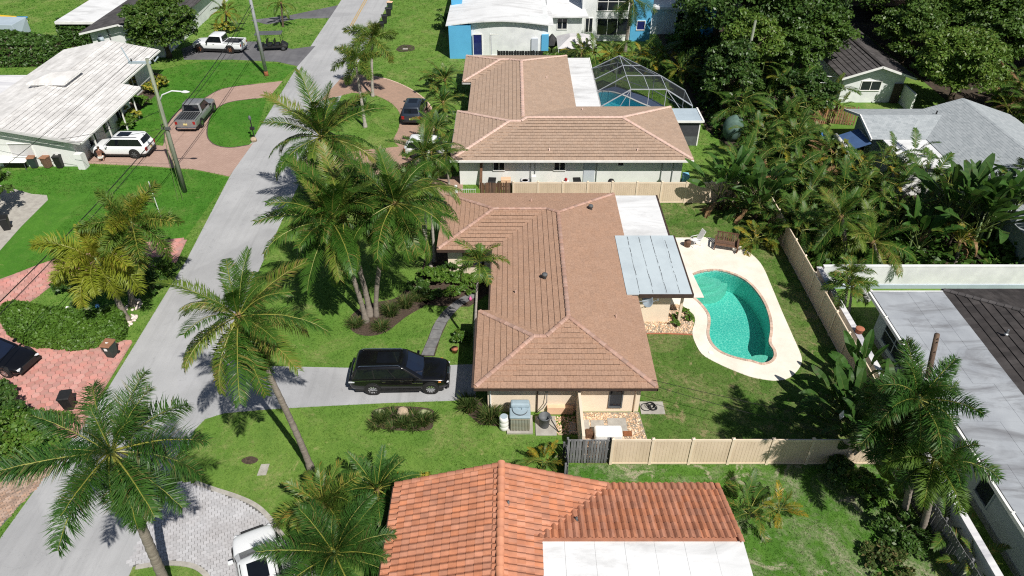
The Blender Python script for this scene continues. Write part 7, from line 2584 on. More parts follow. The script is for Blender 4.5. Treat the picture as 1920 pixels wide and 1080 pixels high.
    if key not in WH:
        WH[key] = wheel_meshes(r_, .26, 10 if rim == 'chrome' else 6, rim)
    xf = fx - front_oh
    for x in (xf, xf - wb):
        for s_ in (-1, 1):
            ar = MB()
            ar.lathe([(r_ * 1.14, .0), (r_ * 1.14, .16)], 20, (x, s_ * (hw + .004), r_ + .02), Matrix.Rotation(PI / 2 * s_, 4, 'X'))
            ar.build('wheel_arch', 'black_plastic', root)
            w_ = inst('wheel', WH[key][0], root, (x, s_ * (hw - .10), r_), (0, 0, 0 if s_ < 0 else PI))
            inst('rim', WH[key][1], w_)
    # lamps, bumpers, mirrors, handles
    zf = (st[-2][2] + st[-2][3]) / 2 + .12
    for s_ in (-1, 1):
        M = Matrix.Translation((fx - .15, s_ * hw * .66, zf)) @ Matrix.Rotation(s_ * -.55, 4, 'Z')
        MB().box(-.06, .085, -.17, .17, -.035, .045, M).build('headlight', 'lamp_clear', root, bevel=.02)
        M = Matrix.Translation((rx + .04, s_ * hw * .78, belt - .22))
        MB().box(-.03, .1, -.12, .14, -.16, .14, M).build('tail_light', tail, root, bevel=.02)
        MB().box(-.07, .07, -.11, .11, -.07, .08, Matrix.Translation((cb[1] - .42, s_ * (hw + .09), belt + .07))).build('wing_mirror', paint if kind != 'pickup' else 'black_plastic', root, bevel=.03)
        if detail:
            for hx in ((.02 * L), (-.16 * L)):
                if kind == 'pickup' and hx < -.1:
                    continue
                MB().box(hx, hx + .2, s_ * (hw - .01) - .015, s_ * (hw - .01) + .015, belt - .16, belt - .12).build('door_handle', 'chrome', root)
    MB().box(fx - .05, fx + .015, -hw * .52, hw * .52, zf - .16, zf + .1).build('grille', 'black_plastic', root, bevel=.02)
    MB().box(fx - .14, fx + .01, -hw * .8, hw * .8, .26, .42).build('bumper', 'black_plastic', root, bevel=.04)
    MB().box(rx - .02, rx + .16, -hw * .84, hw * .84, .34, .5).build('bumper', 'black_plastic' if kind != 'pickup' else 'chrome', root, bevel=.04)
    MB().box(rx - .035, rx + .0, -.17, .17, belt - .42, belt - .26).build('number_plate', 'plate_yellow', root)
    MB().box(rx + .3, fx - .3, -hw * .9, hw * .9, .2, sill + .08).build('underbody', 'black_plastic', root)
    if kind == 'suv':
        for s_ in (-1, 1):
            MB().tube([(cr[0] + .12, s_ * wr * .9, zr + .0), (cr[0] + .25, s_ * wr * .9, zr + .07), (cr[1] - .3, s_ * wr * .9, zr + .07), (cr[1] - .18, s_ * wr * .9, zr)], .018, 6).build('roof_rail', 'chrome' if detail else 'black_plastic', root)
        MB().box(cr[0] + (cr[1] - cr[0]) * .42, cr[1] - .3, -wr * .55, wr * .55, zr + .035, zr + .052).build('sunroof', 'glass_car', root)
    return root, root


bsuv, _ = car('large black SUV parked on the asphalt driveway', (-6.28, 29.02), R(1.2), 'car_black', 'suv', 5.5, 2.06, 1.9, 3.2, .42, front_oh=1.0, tail='car_black')
MB().box(2.6, 2.775, -.28, .28, .72, .9).build('front_grille', 'chrome', bsuv, bevel=.03)
for s_ in (-1, 1):
    MB().box(-2.5, 1.3, s_ * 1.0 - .012, s_ * 1.0 + .012, 1.075, 1.10).build('chrome_strip', 'chrome', bsuv)
    MB().box(.75, 1.35, s_ * 1.025 - .012, s_ * 1.025 + .012, .86, .9).build('door_badge', 'chrome', bsuv)
    MB().box(-1.6, 1.2, s_ * 1.03 - .05, s_ * 1.03 + .05, .3, .36).build('running_board', 'black_plastic', bsuv)
    MB().box(-2.72, -2.4, s_ * .97 - .03, s_ * .97 + .03, .93, .99).build('lamp_strip', 'lamp_clear', bsuv)
    MB().box(2.2, 2.34, s_ * .955 - .02, s_ * .955 + .02, .84, .9).build('indicator', 'lamp_amber', bsuv)
car('white SUV with dark glass beside the whitewashed house', (-34.15, 57.3), PI + R(-1), 'car_white', 'suv', 5.1, 2.0, 1.85, 3.05, .42, rim='can_grey', detail=False)
car('silver grey pickup truck with open bed on the pinkish drive', (-30.15, 64.3), R(90), 'car_grey', 'pickup', 5.6, 2.08, 1.98, 3.5, .42, name='pickup_truck', cat='pickup truck')
car('white pickup truck with black bed cover on the gravel drive', (-34.2, 83.7), R(174), 'car_white', 'pickup', 5.9, 2.1, 2.0, 3.7, .46, name='pickup_truck', cat='pickup truck', rim='rust')
car('dark blue grey SUV parked on the tan brick loop', (-9.4, 65.3), R(88), 'car_blue', 'suv', 4.8, 1.95, 1.72, 2.8, .38, detail=False)
car('white car half hidden under the coconut palms', (-7.0, 57.1), R(-4), 'car_white', 'suv', 4.7, 1.9, 1.6, 2.8, .36, detail=False)
car('black car cut by the left edge on the pink pavers', (-30.1, 30.6), R(-14), 'car_black', 'sedan', 4.8, 1.9, 1.45, 2.85, .36, detail=False)
car('white car cut by the bottom edge under a bushy palm', (-10.75, 16.85), R(115), 'car_white', 'suv', 4.7, 1.95, 1.65, 2.8, .37, detail=False)

# golf buggy
gc = thing('golf_cart', 'black six-seat golf buggy with flat roof on the gravel drive', 'golf cart', (-28.1, 84.0, .02), R(6))
MB().box(-1.7, 1.7, -.6, .6, .3, .52).build('chassis', 'black_plastic', gc, bevel=.05)
MB().hexa([(1.0, -.58, .5), (1.75, -.5, .45), (1.75, .5, .45), (1.0, .58, .5)], [(1.05, -.52, .95), (1.5, -.4, .75), (1.5, .4, .75), (1.05, .52, .95)]).build('cowl', 'bin_black', gc, bevel=.04)
MB().box(-1.75, 1.3, -.66, .66, 1.88, 1.96).build('roof', 'can_grey', gc, bevel=.03)
for x in (-1.6, -.45, 1.15):
    for s_ in (-1, 1):
        MB().tube([(x, s_ * .58, .5), (x - .06, s_ * .6, 1.9)], .022, 6).build('roof_post', 'black_plastic', gc)
for x in (-1.3, -.3, .55):
    MB().box(x - .25, x + .25, -.55, .55, .55, .72).build('seat', 'black_plastic', gc, bevel=.04)
    MB().box(x - .32, x - .22, -.55, .55, .72, 1.2).build('backrest', 'black_plastic', gc, bevel=.04)
ty, rm = wheel_meshes(.28, .2, 6, 'can_grey')
for x in (-1.2, 1.25):
    for s_ in (-1, 1):
        w_ = inst('wheel', ty, gc, (x, s_ * .58, .28), (0, 0, 0 if s_ < 0 else PI))
        inst('rim', rm, w_)
MB().lathe([(.16, 0), (.17, .015), (.16, .03)], 12, (.95, .25, .95), Matrix.Rotation(R(-55), 4, 'Y')).build('steering_wheel', 'black_plastic', gc)

# ================================================================ poles and wires
pl_ = thing('utility_pole', 'leaning greenish wooden utility pole with lamp arm by the loop drive', 'utility pole', (-26.42, 50.54, 0))
MB().tube([(0, 0, -.2), (.12, 0, 5), (.3, 0, 10.9)], [.19, .16, .12], 12).build('pole', 'pole_green', pl_, True)
MB().box(-.1, 1.5, -.08, .08, 10.55, 10.7, Matrix.Translation((-1.0, 0, 0))).build('crossarm', 'flat_blue_grey', pl_)
MB().tube([(-1.0, 0, 10.7), (-1.3, .05, 11.7)], .05, 6).build('arm_end', 'flat_blue_grey', pl_)
MB().tube([(.8, 0, 10.7), (1.1, .1, 11.0)], .05, 6).build('arm_end', 'flat_blue_grey', pl_)
for x in (-.85, .3, .75):
    MB().lathe([(.05, 0), (.07, .08), (.04, .2), (.02, .22)], 8, (x, 0, 10.7)).build('insulator', 'can_grey', pl_, True)
MB().tube([(.2, 0, 7.6), (.6, 0, 8.2), (1.4, 0, 8.5), (2.1, 0, 8.45)], .05, 8).build('lamp_arm', 'metal_white', pl_, True)
MB().lathe([(.05, -.1), (.14, -.04), (.16, .02), (.05, .1)], 10, (2.35, 0, 8.42), Matrix.Scale(2.2, 4, (1, 0, 0))).build('lamp_head', 'metal_white', pl_, True)
MB().box(-.16, .5, -.22, -.1, 5.5, 5.7).build('bracket', 'can_grey', pl_)
MB().tube([(.0, -.17, 5.6), (-.1, -.2, 5.9), (.1, -.2, 5.95)], .06, 6).build('splice_case', 'black_plastic', pl_)
for dx in (-.25, .15):
    MB().tube([(.25, -.15, 9.0), (.2 + dx, -1.4, .05)], .02, 5).build('guy_wire', 'crownshaft', pl_)
p2 = thing('utility_pole', 'grey metal utility pole with rusty foot beside the gravel drive', 'utility pole', (-26.68, 75.71, 0))
MB().tube([(0, 0, .5), (0, 0, 13)], [.2, .14], 12).build('pole', 'pole_metal', p2, True)
MB().tube([(0, 0, -.2), (0, 0, .52)], [.23, .215], 12).build('foot', 'rust', p2, True)
MB().box(-.9, .9, -.06, .06, 11.9, 12.05).build('crossarm', 'flat_blue_grey', p2)
p3 = thing('utility_pole', 'thin pale pole standing among the big dark trees', 'utility pole', (*(21.75, 65.50, 6.03)[:2], 0))
MB().tube([(0, 0, -.2), (.12, 0, 9.0)], [.15, .11], 10).build('pole', 'pole_green', p3, True)
p4 = thing('utility_pole', 'weathered brown wooden pole stub leaning before the flat grey roof', 'utility pole', (22.05, 26.5, 0))
tp4 = Vector((20.91, 26.50, 5.79)) - Vector((22.05, 26.5, 0))
MB().tube([(0, 0, -.2), tp4 * .5, tp4], [.15, .14, .125], 12).build('pole', 'pole_brown', p4, True)
for t_ in (.82, .93, .97):
    q = tp4 * t_
    MB().tube([q + Vector((0, -.16, 0)), q + Vector((0, .16, 0))], .03, 6).build('bolt', 'black_plastic', p4)


def wire(label, a, b_, sag=.4, r_=.014):
    a, b_ = Vector(a), Vector(b_)
    pts = []
    for i in range(25):
        t = i / 24
        p = a.lerp(b_, t)
        p.z -= sag * 4 * t * (1 - t)
        pts.append(p)
    return tag(MB().tube(pts, r_, 5).build('power_line', 'wire_black'), label, 'cable')


wire('thin power line from the pole crossarm to the far metal pole', (-27.1, 50.5, 10.85), (-27.4, 75.7, 12.1), .5)
wire('second power line from the crossarm to the far metal pole', (-25.7, 50.5, 10.9), (-26.0, 75.7, 12.1), .5)
wire('thick black cable from the pole splice to the far metal pole', (-26.3, 50.4, 5.75), (-26.7, 75.6, 7.5), .5, .03)
wire('second thick cable from the pole splice to the far metal pole', (-26.3, 50.4, 5.45), (-26.6, 75.6, 7.2), .6, .022)
wire('thick black cable from the pole splice down the street side', (-26.3, 50.4, 5.75), (-27.6, 10, 7.0), .9, .03)
wire('second black cable from the pole splice down the street side', (-26.3, 50.4, 5.45), (-27.2, 10, 6.6), .9, .022)
wire('power line from the crossarm down the street side', (-27.2, 50.5, 10.85), (-28.2, 5, 12.0), .7)
wire('service drop from the pole to the white tiled house gable', (-26.3, 50.5, 7.0), (-37.2, 54.2, 2.9), .35, .018)
wire('lower service drop from the pole to the white tiled house', (-26.3, 50.5, 5.6), (-44.0, 54.6, 2.2), .5, .015)
wire('far power line leaving the metal pole along the street', (-27.4, 75.7, 12.1), (-27.0, 140, 12.5), .9)
wire('second far line leaving the metal pole along the street', (-26.0, 75.7, 12.1), (-25.4, 140, 12.5), .9)
wire('black cable crossing the back lawn to the flat roofed house', (21.6, 21.5, 3.4), (7.2, 26.6, 2.6), .25, .013)
wire('second black cable over the front fence', (21.6, 20.6, 3.2), (7.2, 26.3, 2.5), .4, .013)

# ================================================================ bins, yard things
def bin_(label, at, rz, body, lid, h=1.05, group=None):
    root = thing('wheeled_bin', label, 'bin', (at[0], at[1], 0), rz, group)
    MB().hexa([(-.22, -.24, .06), (.22, -.24, .06), (.22, .24, .06), (-.22, .24, .06)], [(-.29, -.34, h - .08), (.29, -.34, h - .08), (.29, .34, h - .08), (-.29, .34, h - .08)]).build('tub', body, root, bevel=.03)
    MB().hexa([(-.32, -.38, h - .08), (.32, -.38, h - .08), (.32, .36, h - .08), (-.32, .36, h - .08)], [(-.3, -.34, h), (.3, -.34, h), (.3, .34, h + .03), (-.3, .34, h + .03)]).build('lid', lid, root, bevel=.02)
    for s_ in (-1, 1):
        MB().lathe([(.1, -.03), (.1, .03)], 12, (s_ * .24, .28, .1), Matrix.Rotation(PI / 2, 4, 'Y')).build('wheel', 'rubber', root)
    MB().tube([(-.26, .4, h - .04), (.26, .4, h - .04)], .02, 6).build('handle', body, root)
    return root


b1_ = bin_('green wheeled bin with brown lid by the paver drive mouth', (-23.67, 31.19), R(-8), 'bin_green', 'bin_brown')
MB().lathe([(.1, 0), (.1, .005)], 14, (0, 0, 1.06)).build('lid_emblem', 'plastic_white', b1_)
MB().box(-.09, .09, -.02, -.0, -.09, .09, Matrix.Translation((0, -.315, .75))).build('emblem', 'plastic_white', b1_)
bin_('dark wheeled bin behind the feathery royal palm', (-24.12, 27.01), R(10), 'bin_black', 'bin_black')
bin_('olive wheeled bin with brown lid, left of the three by the white tiled house', (-40.69, 54.71), R(8), 'bin_green', 'bin_brown')
bin_('olive wheeled bin with dark lid, middle of the three by the white tiled house', (-39.55, 54.71), R(-12), 'wood_brown', 'bin_brown')
b4_ = bin_('black wheeled bin with pale label, right of the three by the white tiled house', (-38.50, 54.71), R(4), 'bin_black', 'bin_black', 1.15)
MB().box(-.12, .12, .0, .2, 1.165, 1.17).build('label_sheet', 'plastic_white', b4_)
for i, (u, lab) in enumerate((((-16.33, 90.78), 'nearest black wheeled bin on the road edge'), ((-16.35, 93.75), 'middle black wheeled bin on the road edge'), ((-16.29, 96.89), 'third black wheeled bin on the road edge'))):
    bin_(lab, u, R(90 + 10 * i), 'bin_black', 'bin_black', group='bins put out on the road edge')
bin_('brown lidded wheeled bin farthest along the road edge', (-16.46, 99.71), R(80), 'bin_green', 'peach_board', group='bins put out on the road edge')
bin_('dark wheeled bin leaning by the concrete slab at the left edge', (-37.62, 44.99), R(20), 'bin_black', 'bin_black')
tb = thing('folding_table', 'white folding table against the white tiled house wall', 'table', (*(-42.27, 54.52), 0))
MB().box(-1.25, 1.25, -.4, .4, .72, .78).build('table_top', 'plastic_white', tb, bevel=.02)
for x in (-1.1, 1.1):
    for y in (-.32, .32):
        MB().tube([(x, y, 0), (x, y, .72)], .02, 6).build('leg', 'can_grey', tb)
tag(MB().box(-.9, .9, -.25, .25, .02, .55, Matrix.Translation((*(-42.39, 54.90), 0))).build('storage_box', 'black_plastic', bevel=.03), 'dark storage boxes under the white folding table', 'box')
tag(MB().box(-.8, .8, -.15, .15, 0, .5, Matrix.Translation((*(-41.95, 55.78), 0))).build('bench', 'metal_grey', bevel=.03), 'grey bench behind the white folding table', 'bench')
for o_ in (bpy.data.objects['bench'],):
    MB().box(-.8, .8, .12, .16, .5, .9, Matrix.Translation((*(-41.95, 55.78), 0))).build('backrest', 'metal_grey', o_)

# air conditioner and cans by the near house wall
ac = thing('air_conditioner', 'large weathered air conditioner unit against the near house wall', 'air conditioner', (.42, 25.75, 0))
ac.scale = (1.1, 1.1, 1.22)
MB().box(-.62, .62, -.55, .6, 0, .09).build('pad', 'concrete', ac)
MB().box(-.47, .47, -.43, .43, .09, .86).build('casing', 'ac_fin', ac, bevel=.06)
for i in range(13):
    x = -.43 + i * .0715
    MB().box(x, x + .03, -.455, -.432, .14, .82).build('fin', 'ac_fin', ac)
MB().box(-.5, .5, -.46, .46, .86, .98).build('rim', 'ac_blue', ac, bevel=.05)
MB().lathe([(.36, .98), (.36, 1.0)], 20).build('fan_grille', 'can_grey', ac)
MB().lathe([(.33, 1.0), (.36, 1.06), (.1, 1.07), (.1, 1.01)], 20).build('guard', 'ac_blue', ac)
MB().box(-.46, .46, .05, .46, .985, 1.25).build('hood', 'ac_blue', ac, bevel=.1)
bar = thing('barrel', 'white plastic barrel beside the air conditioner', 'barrel', (-.42, 25.55, 0))
MB().lathe([(.20, 0), (.25, .06), (.255, .28), (.24, .31), (.255, .34), (.255, .6), (.24, .63), (.255, .66), (.25, .88), (.2, .94)], 18).build('drum', 'plastic_white', bar, True)
MB().lathe([(.19, .94), (.19, .955)], 16).build('lid', 'flat_blue_grey', bar)
can = thing('dustbin', 'grey plastic dustbin with open top right of the air conditioner', 'dustbin', (1.72, 25.7, 0))
MB().lathe([(.22, 0), (.25, .1), (.30, .72), (.33, .74), (.33, .8), (.28, .8), (.26, .5), (.02, .45)], 18).build('tub', 'can_grey', can, True)
for s_ in (-1, 1):
    MB().box(s_ * .34 - .04, s_ * .34 + .04, -.09, .09, .62, .67).build('handle', 'can_grey', can)
MB().tube([(.35, -.1, .6), (.75, -.45, .05)], .03, 6).build('broom', 'black_plastic', can)
tag(MB().tube([(1.85, 26.6, 1.5), (1.85, 26.5, 1.0), (1.65, 26.45, .6), (1.35, 26.4, .3)], .025, 6).build('conduit', 'can_grey', smooth=True), 'grey cable hanging from the meter box', 'cable')
for i, (x0, x1, y0, y1) in enumerate(((1.25, 2.35, 25.05, 26.4),)):
    struct(MB().box(x0, x1, y0, y1, -.02, .05).build('concrete_slab', 'concrete'), 'concrete slab under the grey dustbin')
struct(MB().box(3.0, 3.4, 25.2, 26.0, -.02, .04).build('paving_slab', 'concrete'))


def pebbles(name, poly, n_, m_, s0, s1, seed, label):
    rg_ = random.Random(seed)
    xs = [p[0] for p in poly]
    ys = [p[1] for p in poly]
    mb = MB()
    c_ = 0
    while c_ < n_:
        x, y = rg_.uniform(min(xs), max(xs)), rg_.uniform(min(ys), max(ys))
        if not inside((x, y), poly):
            continue
        c_ += 1
        s_ = rg_.uniform(s0, s1)
        a = rg_.uniform(0, 6.28)
        mb.cr = rg_.random() * .98 + .01
        k5 = [(x + s_ * math.cos(a + 1.2566 * i) * rg_.uniform(.7, 1.2), y + s_ * math.sin(a + 1.2566 * i) * rg_.uniform(.7, 1.2)) for i in range(5)]
        h_ = s_ * rg_.uniform(.5, .9)
        vs = [(p[0], p[1], .015) for p in k5] + [(x + (p[0] - x) * .5, y + (p[1] - y) * .5, .015 + h_) for p in k5]
        mb.add(vs, [(i, (i + 1) % 5, 5 + (i + 1) % 5, 5 + i) for i in range(5)] + [(5, 6, 7, 8, 9)])
    o_ = mb.build(name, m_)
    o_['kind'] = 'stuff'
    o_['label'] = label
    o_['category'] = 'gravel'


sheet('pebble_bed', [(3.62, 23.5), (6.95, 23.5), (7.1, 24.4), (6.9, 26.7), (3.62, 26.7)], .01, 'sand', 'pebbled strip behind the tan front fence')
pebbles('pebbles', [(3.65, 23.5), (6.9, 23.5), (7.05, 24.4), (6.85, 26.65), (3.65, 26.65)], 2200, 'pebble_pale', .03, .065, 4, 'cream and orange pebbles behind the front fence')
pebbles('pebbles', [(2.3, 25.1), (3.4, 25.1), (3.4, 26.4), (2.3, 26.4)], 260, 'pebble_pale', .03, .065, 5, 'pebbles beside the dustbin slab')
bedp = [(8.37, 35.44), (10.71, 36.09), (11.24, 35.28), (11.37, 34.22), (11.06, 33.16), (8.15, 33.26)]
sheet('pebble_bed', bedp, .01, 'sand', 'pebbled bed between terrace and pool deck')
pebbles('pebbles', bedp, 1300, 'pebble_pale', .03, .07, 6, 'orange and white pebbles beside the pool deck')
strip('edging', [(8.14, 33.16), (9.51, 33.16), (11.07, 33.06)], .08, 0, .06, 'terracotta_pot')
for i, (x, y, w_, d_) in enumerate(((3.95, 25.6, .35, 1.0), (4.55, 25.7, .7, .75), (5.6, 25.75, 1.0, .95))):
    struct(MB().box(x - w_ / 2, x + w_ / 2, y - d_ / 2, y + d_ / 2, 0, .075).build('paving_slab', 'concrete', bevel=.01), 'pale paving slab among the pebbles behind the front fence')
wt = thing('storage_tub', 'white upturned tub with rounded corners behind the front fence', 'tub', (5.0, 24.9, 0))
MB().box(-.72, .72, -.38, .38, .0, .62).build('shell', 'plastic_white', wt, bevel=.12, bseg=3)
tag(MB().box(5.85, 6.3, 24.95, 25.3, .07, .1).build('rusty_plate', 'rust', bevel=.01), 'flat rusty plate on the pebbles beside the white tub', 'plate')
tag(MB().box(3.85, 4.2, 24.8, 25.2, .06, .4).build('wooden_box', 'wood_brown', bevel=.02), 'small dark box on the pebbles beside the white tub', 'box')
# hose heap
hs = thing('garden_hose', 'coiled black garden hose on a slab at the house corner', 'hose', (7.55, 26.9, 0))
MB().box(-.55, .75, -.35, .55, 0, .05).build('slab', 'concrete', hs)
for i in range(5):
    c_ = (random.uniform(-.25, .3), random.uniform(-.1, .3))
    rr = random.uniform(.18, .28)
    MB().tube([(c_[0] + rr * math.cos(a), c_[1] + rr * math.sin(a), .08 + .03 * i) for a in [2 * PI * j / 18 for j in range(19)]], .022, 5, False).build('coil', 'black_plastic', hs)
# orange ladder-like tool along the house side
ld = thing('ladder', 'orange ladder leaning along the side of the near house', 'ladder', (7.72, 30.2, 0))
for s_ in (-.12, .12):
    MB().tube([(.05, -1.3, .1 + s_), (.12, 1.3, .4 + s_)], .025, 6).build('rail', 'orange', ld)
for i in range(7):
    t_ = (i + .5) / 7
    MB().tube([(.05 + .07 * t_, -1.3 + 2.6 * t_, -.02 + .3 * t_), (.05 + .07 * t_, -1.3 + 2.6 * t_, .22 + .3 * t_)], .018, 5).build('rung', 'orange', ld)
# satellite dish on the rear wall
sd = thing('satellite_dish', 'pale grey satellite dish on the eave by the terrace wall', 'satellite dish', (8.2, 33.6, 0))
M = Matrix.Translation((0, 0, 2.25)) @ Matrix.Rotation(R(-50), 4, 'Y') @ Matrix.Rotation(R(25), 4, 'X')
MB().lathe([(.02, 0), (.2, .03), (.36, .1), (.37, .1), (.2, .015), (.02, -.015)], 20, (0, 0, 0), M @ Matrix.Scale(1.25, 4, (0, 1, 0))).build('dish', 'flat_blue_grey', sd, True)
MB().tube([(0, 0, 2.2), (-.5, 0, 2.2), (-.75, 0, 2.3)], .03, 6).build('mount', 'metal_grey', sd)
MB().tube([(0, -.1, 2.1), (.5, -.05, 2.35)], .02, 6).build('feed_arm', 'metal_grey', sd)
MB().box(.48, .6, -.1, .0, 2.3, 2.42).build('receiver', 'metal_grey', sd)

# sun chair and wicker loveseat on the deck
ch = thing('garden_chair', 'white sling garden chair on the pool deck', 'chair', (*(13.18, 42.86), .03), R(200))
MB().hexa([(-.25, -.25, .36), (.25, -.25, .42), (.25, .25, .42), (-.25, .25, .36)], [(-.25, -.25, .38), (.25, -.25, .44), (.25, .25, .44), (-.25, .25, .38)]).build('seat', 'trim_white', ch)
MB().hexa([(-.27, -.25, .36), (-.24, -.25, .36), (-.24, .25, .36), (-.27, .25, .36)], [(-.62, -.25, 1.15), (-.59, -.25, 1.16), (-.59, .25, 1.16), (-.62, .25, 1.15)]).build('backrest', 'trim_white', ch)
for s_ in (-.28, .28):
    MB().tube([(.28, s_, 0), (.22, s_, .62), (-.38, s_, .62)], .02, 6).build('arm', 'metal_white', ch)
    MB().tube([(-.38, s_, 0), (-.25, s_, .4)], .02, 6).build('leg', 'metal_white', ch)
tag(MB().lathe([(.22, 0), (.24, .4), (.26, .42)], 14, (*(12.62, 42.72), .03)).build('side_table', 'wood_brown', smooth=True), 'small dark side table beside the white garden chair', 'table')
lv = thing('loveseat', 'dark brown wooden loveseat at the corner of the pool deck', 'loveseat', (*(15.31, 42.38), .03), R(-16))
for i in range(6):
    MB().box(-.75, .75, -.35 + i * .125, -.25 + i * .125, .4, .44).build('seat_slat', 'wood_brown', lv)
for i in range(10):
    x = -.72 + i * .15
    MB().hexa([(x, .35, .44), (x + .1, .35, .44), (x + .1, .39, .44), (x, .39, .44)], [(x, .5, 1.0), (x + .1, .5, 1.0), (x + .1, .54, 1.0), (x, .54, 1.0)]).build('back_slat', 'wood_brown', lv)
MB().box(-.78, .78, .5, .56, 1.0, 1.07).build('top_rail', 'wood_brown', lv)
for s_ in (-.78, .78):
    MB().box(s_ - .06, s_ + .06, -.38, .5, .62, .68).build('arm', 'wood_brown', lv)
    for y in (-.34, .44):
        MB().box(s_ - .04, s_ + .04, y - .04, y + .04, 0, .62).build('leg', 'wood_brown', lv)
tag(MB().lathe([(.14, 0), (.15, .02)], 16, (*(11.85, 31.42), .035)).build('skimmer_lid', 'plastic_white'), 'round white skimmer lid set in the pool deck', 'lid')

# boulders in the island bed
def boulder(label, at, s_, m_, seed):
    rg_ = random.Random(seed)
    import bmesh as bm2
    b_ = bm2.new()
    bm2.ops.create_icosphere(b_, subdivisions=3, radius=1)
    for v_ in b_.verts:
        n1 = mnoise.noise(v_.co * 1.3 + Vector((seed, 0, 0)))
        n2 = mnoise.noise(v_.co * 4 + Vector((seed, 5, 0)))
        v_.co *= 1 + .28 * n1 + .08 * n2
        v_.co = Vector((v_.co.x * s_[0], v_.co.y * s_[1], max(-.15, v_.co.z) * s_[2]))
    me = bpy.data.meshes.new('boulder')
    b_.to_mesh(me)
    b_.free()
    me.materials.append(MATS[m_])
    o_ = bpy.data.objects.new('boulder', me)
    o_.location = (at[0], at[1], .03)
    link(o_)
    return tag(o_, label, 'boulder', 'boulders in the island bed')


boulder('mossy boulder at the left of the island bed', (-7.14, 26.55), (.3, .25, .3), 'rock_moss', 3)
boulder('large orange boulder in the middle of the island bed', (-5.93, 26.58), (.34, .3, .42), 'rock', 8)
boulder('flat mossy boulder at the right of the island bed', (-4.74, 26.55), (.38, .22, .28), 'rock_moss', 13)

# rings of white stones round the foxtail trunks
for j, (u, lab) in enumerate((((-24.21, 34.38), 'ring of pale stones round the yellow foxtail trunk'), ((-24.46, 35.93), 'ring of pale stones round the darker foxtail trunk'))):
    rg_ = thing('stone_ring', lab, 'stones', (*u, 0))
    sm = MB()
    sm.lathe([(.02, 0), (.1, .02), (.09, .09), (.02, .12)], 7)
    me = sm.mesh('stone', 'stone_white', True)
    for i in range(34):
        a = random.uniform(0, 6.28)
        r_ = random.uniform(.3, .62)
        inst('stone', me, rg_, (r_ * math.cos(a), r_ * math.sin(a), .0), (random.uniform(-.3, .3), random.uniform(-.3, .3), a), random.uniform(.7, 1.2))
tag(MB().lathe([(.02, 0), (.1, .03), (.15, .12), (.12, .23), (.02, .27)], 14, (*(-26.63, 35.71), 0)).build('gazing_ball', 'blue_ball', smooth=True), 'blue garden ball on the bare patch in the hedge island', 'garden ornament')
tag(MB().lathe([(.1, 0), (.07, .05), (.07, .22), (.13, .24), (.12, .38), (.02, .46)], 8, (*(-28.27, 35.28), 0)).build('garden_lantern', 'trim_white', smooth=True), 'small pale lantern at the edge of the bare patch', 'lantern')
tag(MB().lathe([(.02, 0), (.1, .02), (.11, .16), (.03, .3), (.01, .32)], 10, (*(-2.71, 36.48), 0)).build('garden_statue', 'pink_flower', smooth=True), 'little pink ornament beside the slab path', 'garden ornament')
tag(MB().lathe([(.16, 0), (.2, .28), (.22, .3)], 12, (*(-3.41, 31.52), 0)).build('flower_pot', 'terracotta_pot', smooth=True), 'clay pot beside the round bush at the garage', 'flower pot')
# lamp post / letter box on the left island
lp = thing('letter_box', 'dark letter box post with lamp at the loop drive island', 'letter box', (*(-23.49, 60.04), 0))
MB().tube([(0, 0, 0), (0, 0, 1.9)], .05, 8).build('post', 'black_plastic', lp)
MB().box(-.2, .2, -.12, .12, 1.0, 1.25).build('box', 'black_plastic', lp, bevel=.03)
MB().lathe([(.05, 1.9), (.14, 2.0), (.12, 2.25), (.03, 2.35)], 8).build('lantern', 'can_grey', lp, True)
MB().lathe([(.3, 0), (.26, .3), (.05, .42)], 10, (.0, -.3, 0)).build('base_stone', 'rock', lp, True)
tag(MB().lathe([(.12, 0), (.03, .04), (.03, 3.2)], 8, (*(-26.74, 46.48), 0)).build('marker_pole', 'plastic_white'), 'thin white marker pole on the left lawn', 'pole')
bpy.data.objects['marker_pole'].data.materials[0] = MATS['metal_white']
tag(MB().box(-.3, .3, -.2, .2, .0, .05, Matrix.Translation((*(-12.60, 84.16), 0))).build('utility_cover', 'concrete'), 'pale utility cover in the bare ring on the far lawn', 'cover')
sheet('bare_patch', smooth_poly([(-13.67, 84.16), (-13.10, 85.64), (-11.78, 85.27), (-11.55, 83.79), (-12.49, 83.25), (-13.24, 83.25)], 4), .008, 'soil')
# drain cover on the road
tag(MB().lathe([(.34, 0), (.34, .012)], 20, (*(-19.97, 26.62), .014)).build('manhole_cover', 'can_grey'), 'dark round manhole cover in the street', 'manhole cover')

# things along the second house wall
fj = 51.1
BX = lambda name, label, cat, x, w__, d__, h__, m__, y=fj, z=0, bev=.03: tag(MB().box(x - w__ / 2, x + w__ / 2, y - d__ / 2, y + d__ / 2, z, z + h__).build(name, m__, bevel=bev), label, cat)
bin_('black wheeled bin right of the bench by the second house wall', (5.2, 50.6), R(3), 'bin_black', 'bin_black', 1.1)
bin_('dark bin with white label by the second house window', (-1.6, 50.6), R(-4), 'bin_black', 'bin_black', 1.1)
BX('cardboard_box', 'tan cardboard panel between bin and washer by the second house', 'box', -.5, .8, .5, .95, 'peach_board')
w2 = thing('air_conditioner', 'round-topped grey air conditioner by the second house wall', 'air conditioner', (1.05, 50.9, 0))
MB().box(-.42, .42, -.4, .4, 0, .85).build('casing', 'metal_grey', w2, bevel=.08)
MB().lathe([(.33, .85), (.33, .9), (.26, .9), (.25, .86)], 18).build('fan_ring', 'canvas_grey', w2)
MB().lathe([(.25, .855), (.24, .86)], 18).build('fan', 'black_plastic', w2)
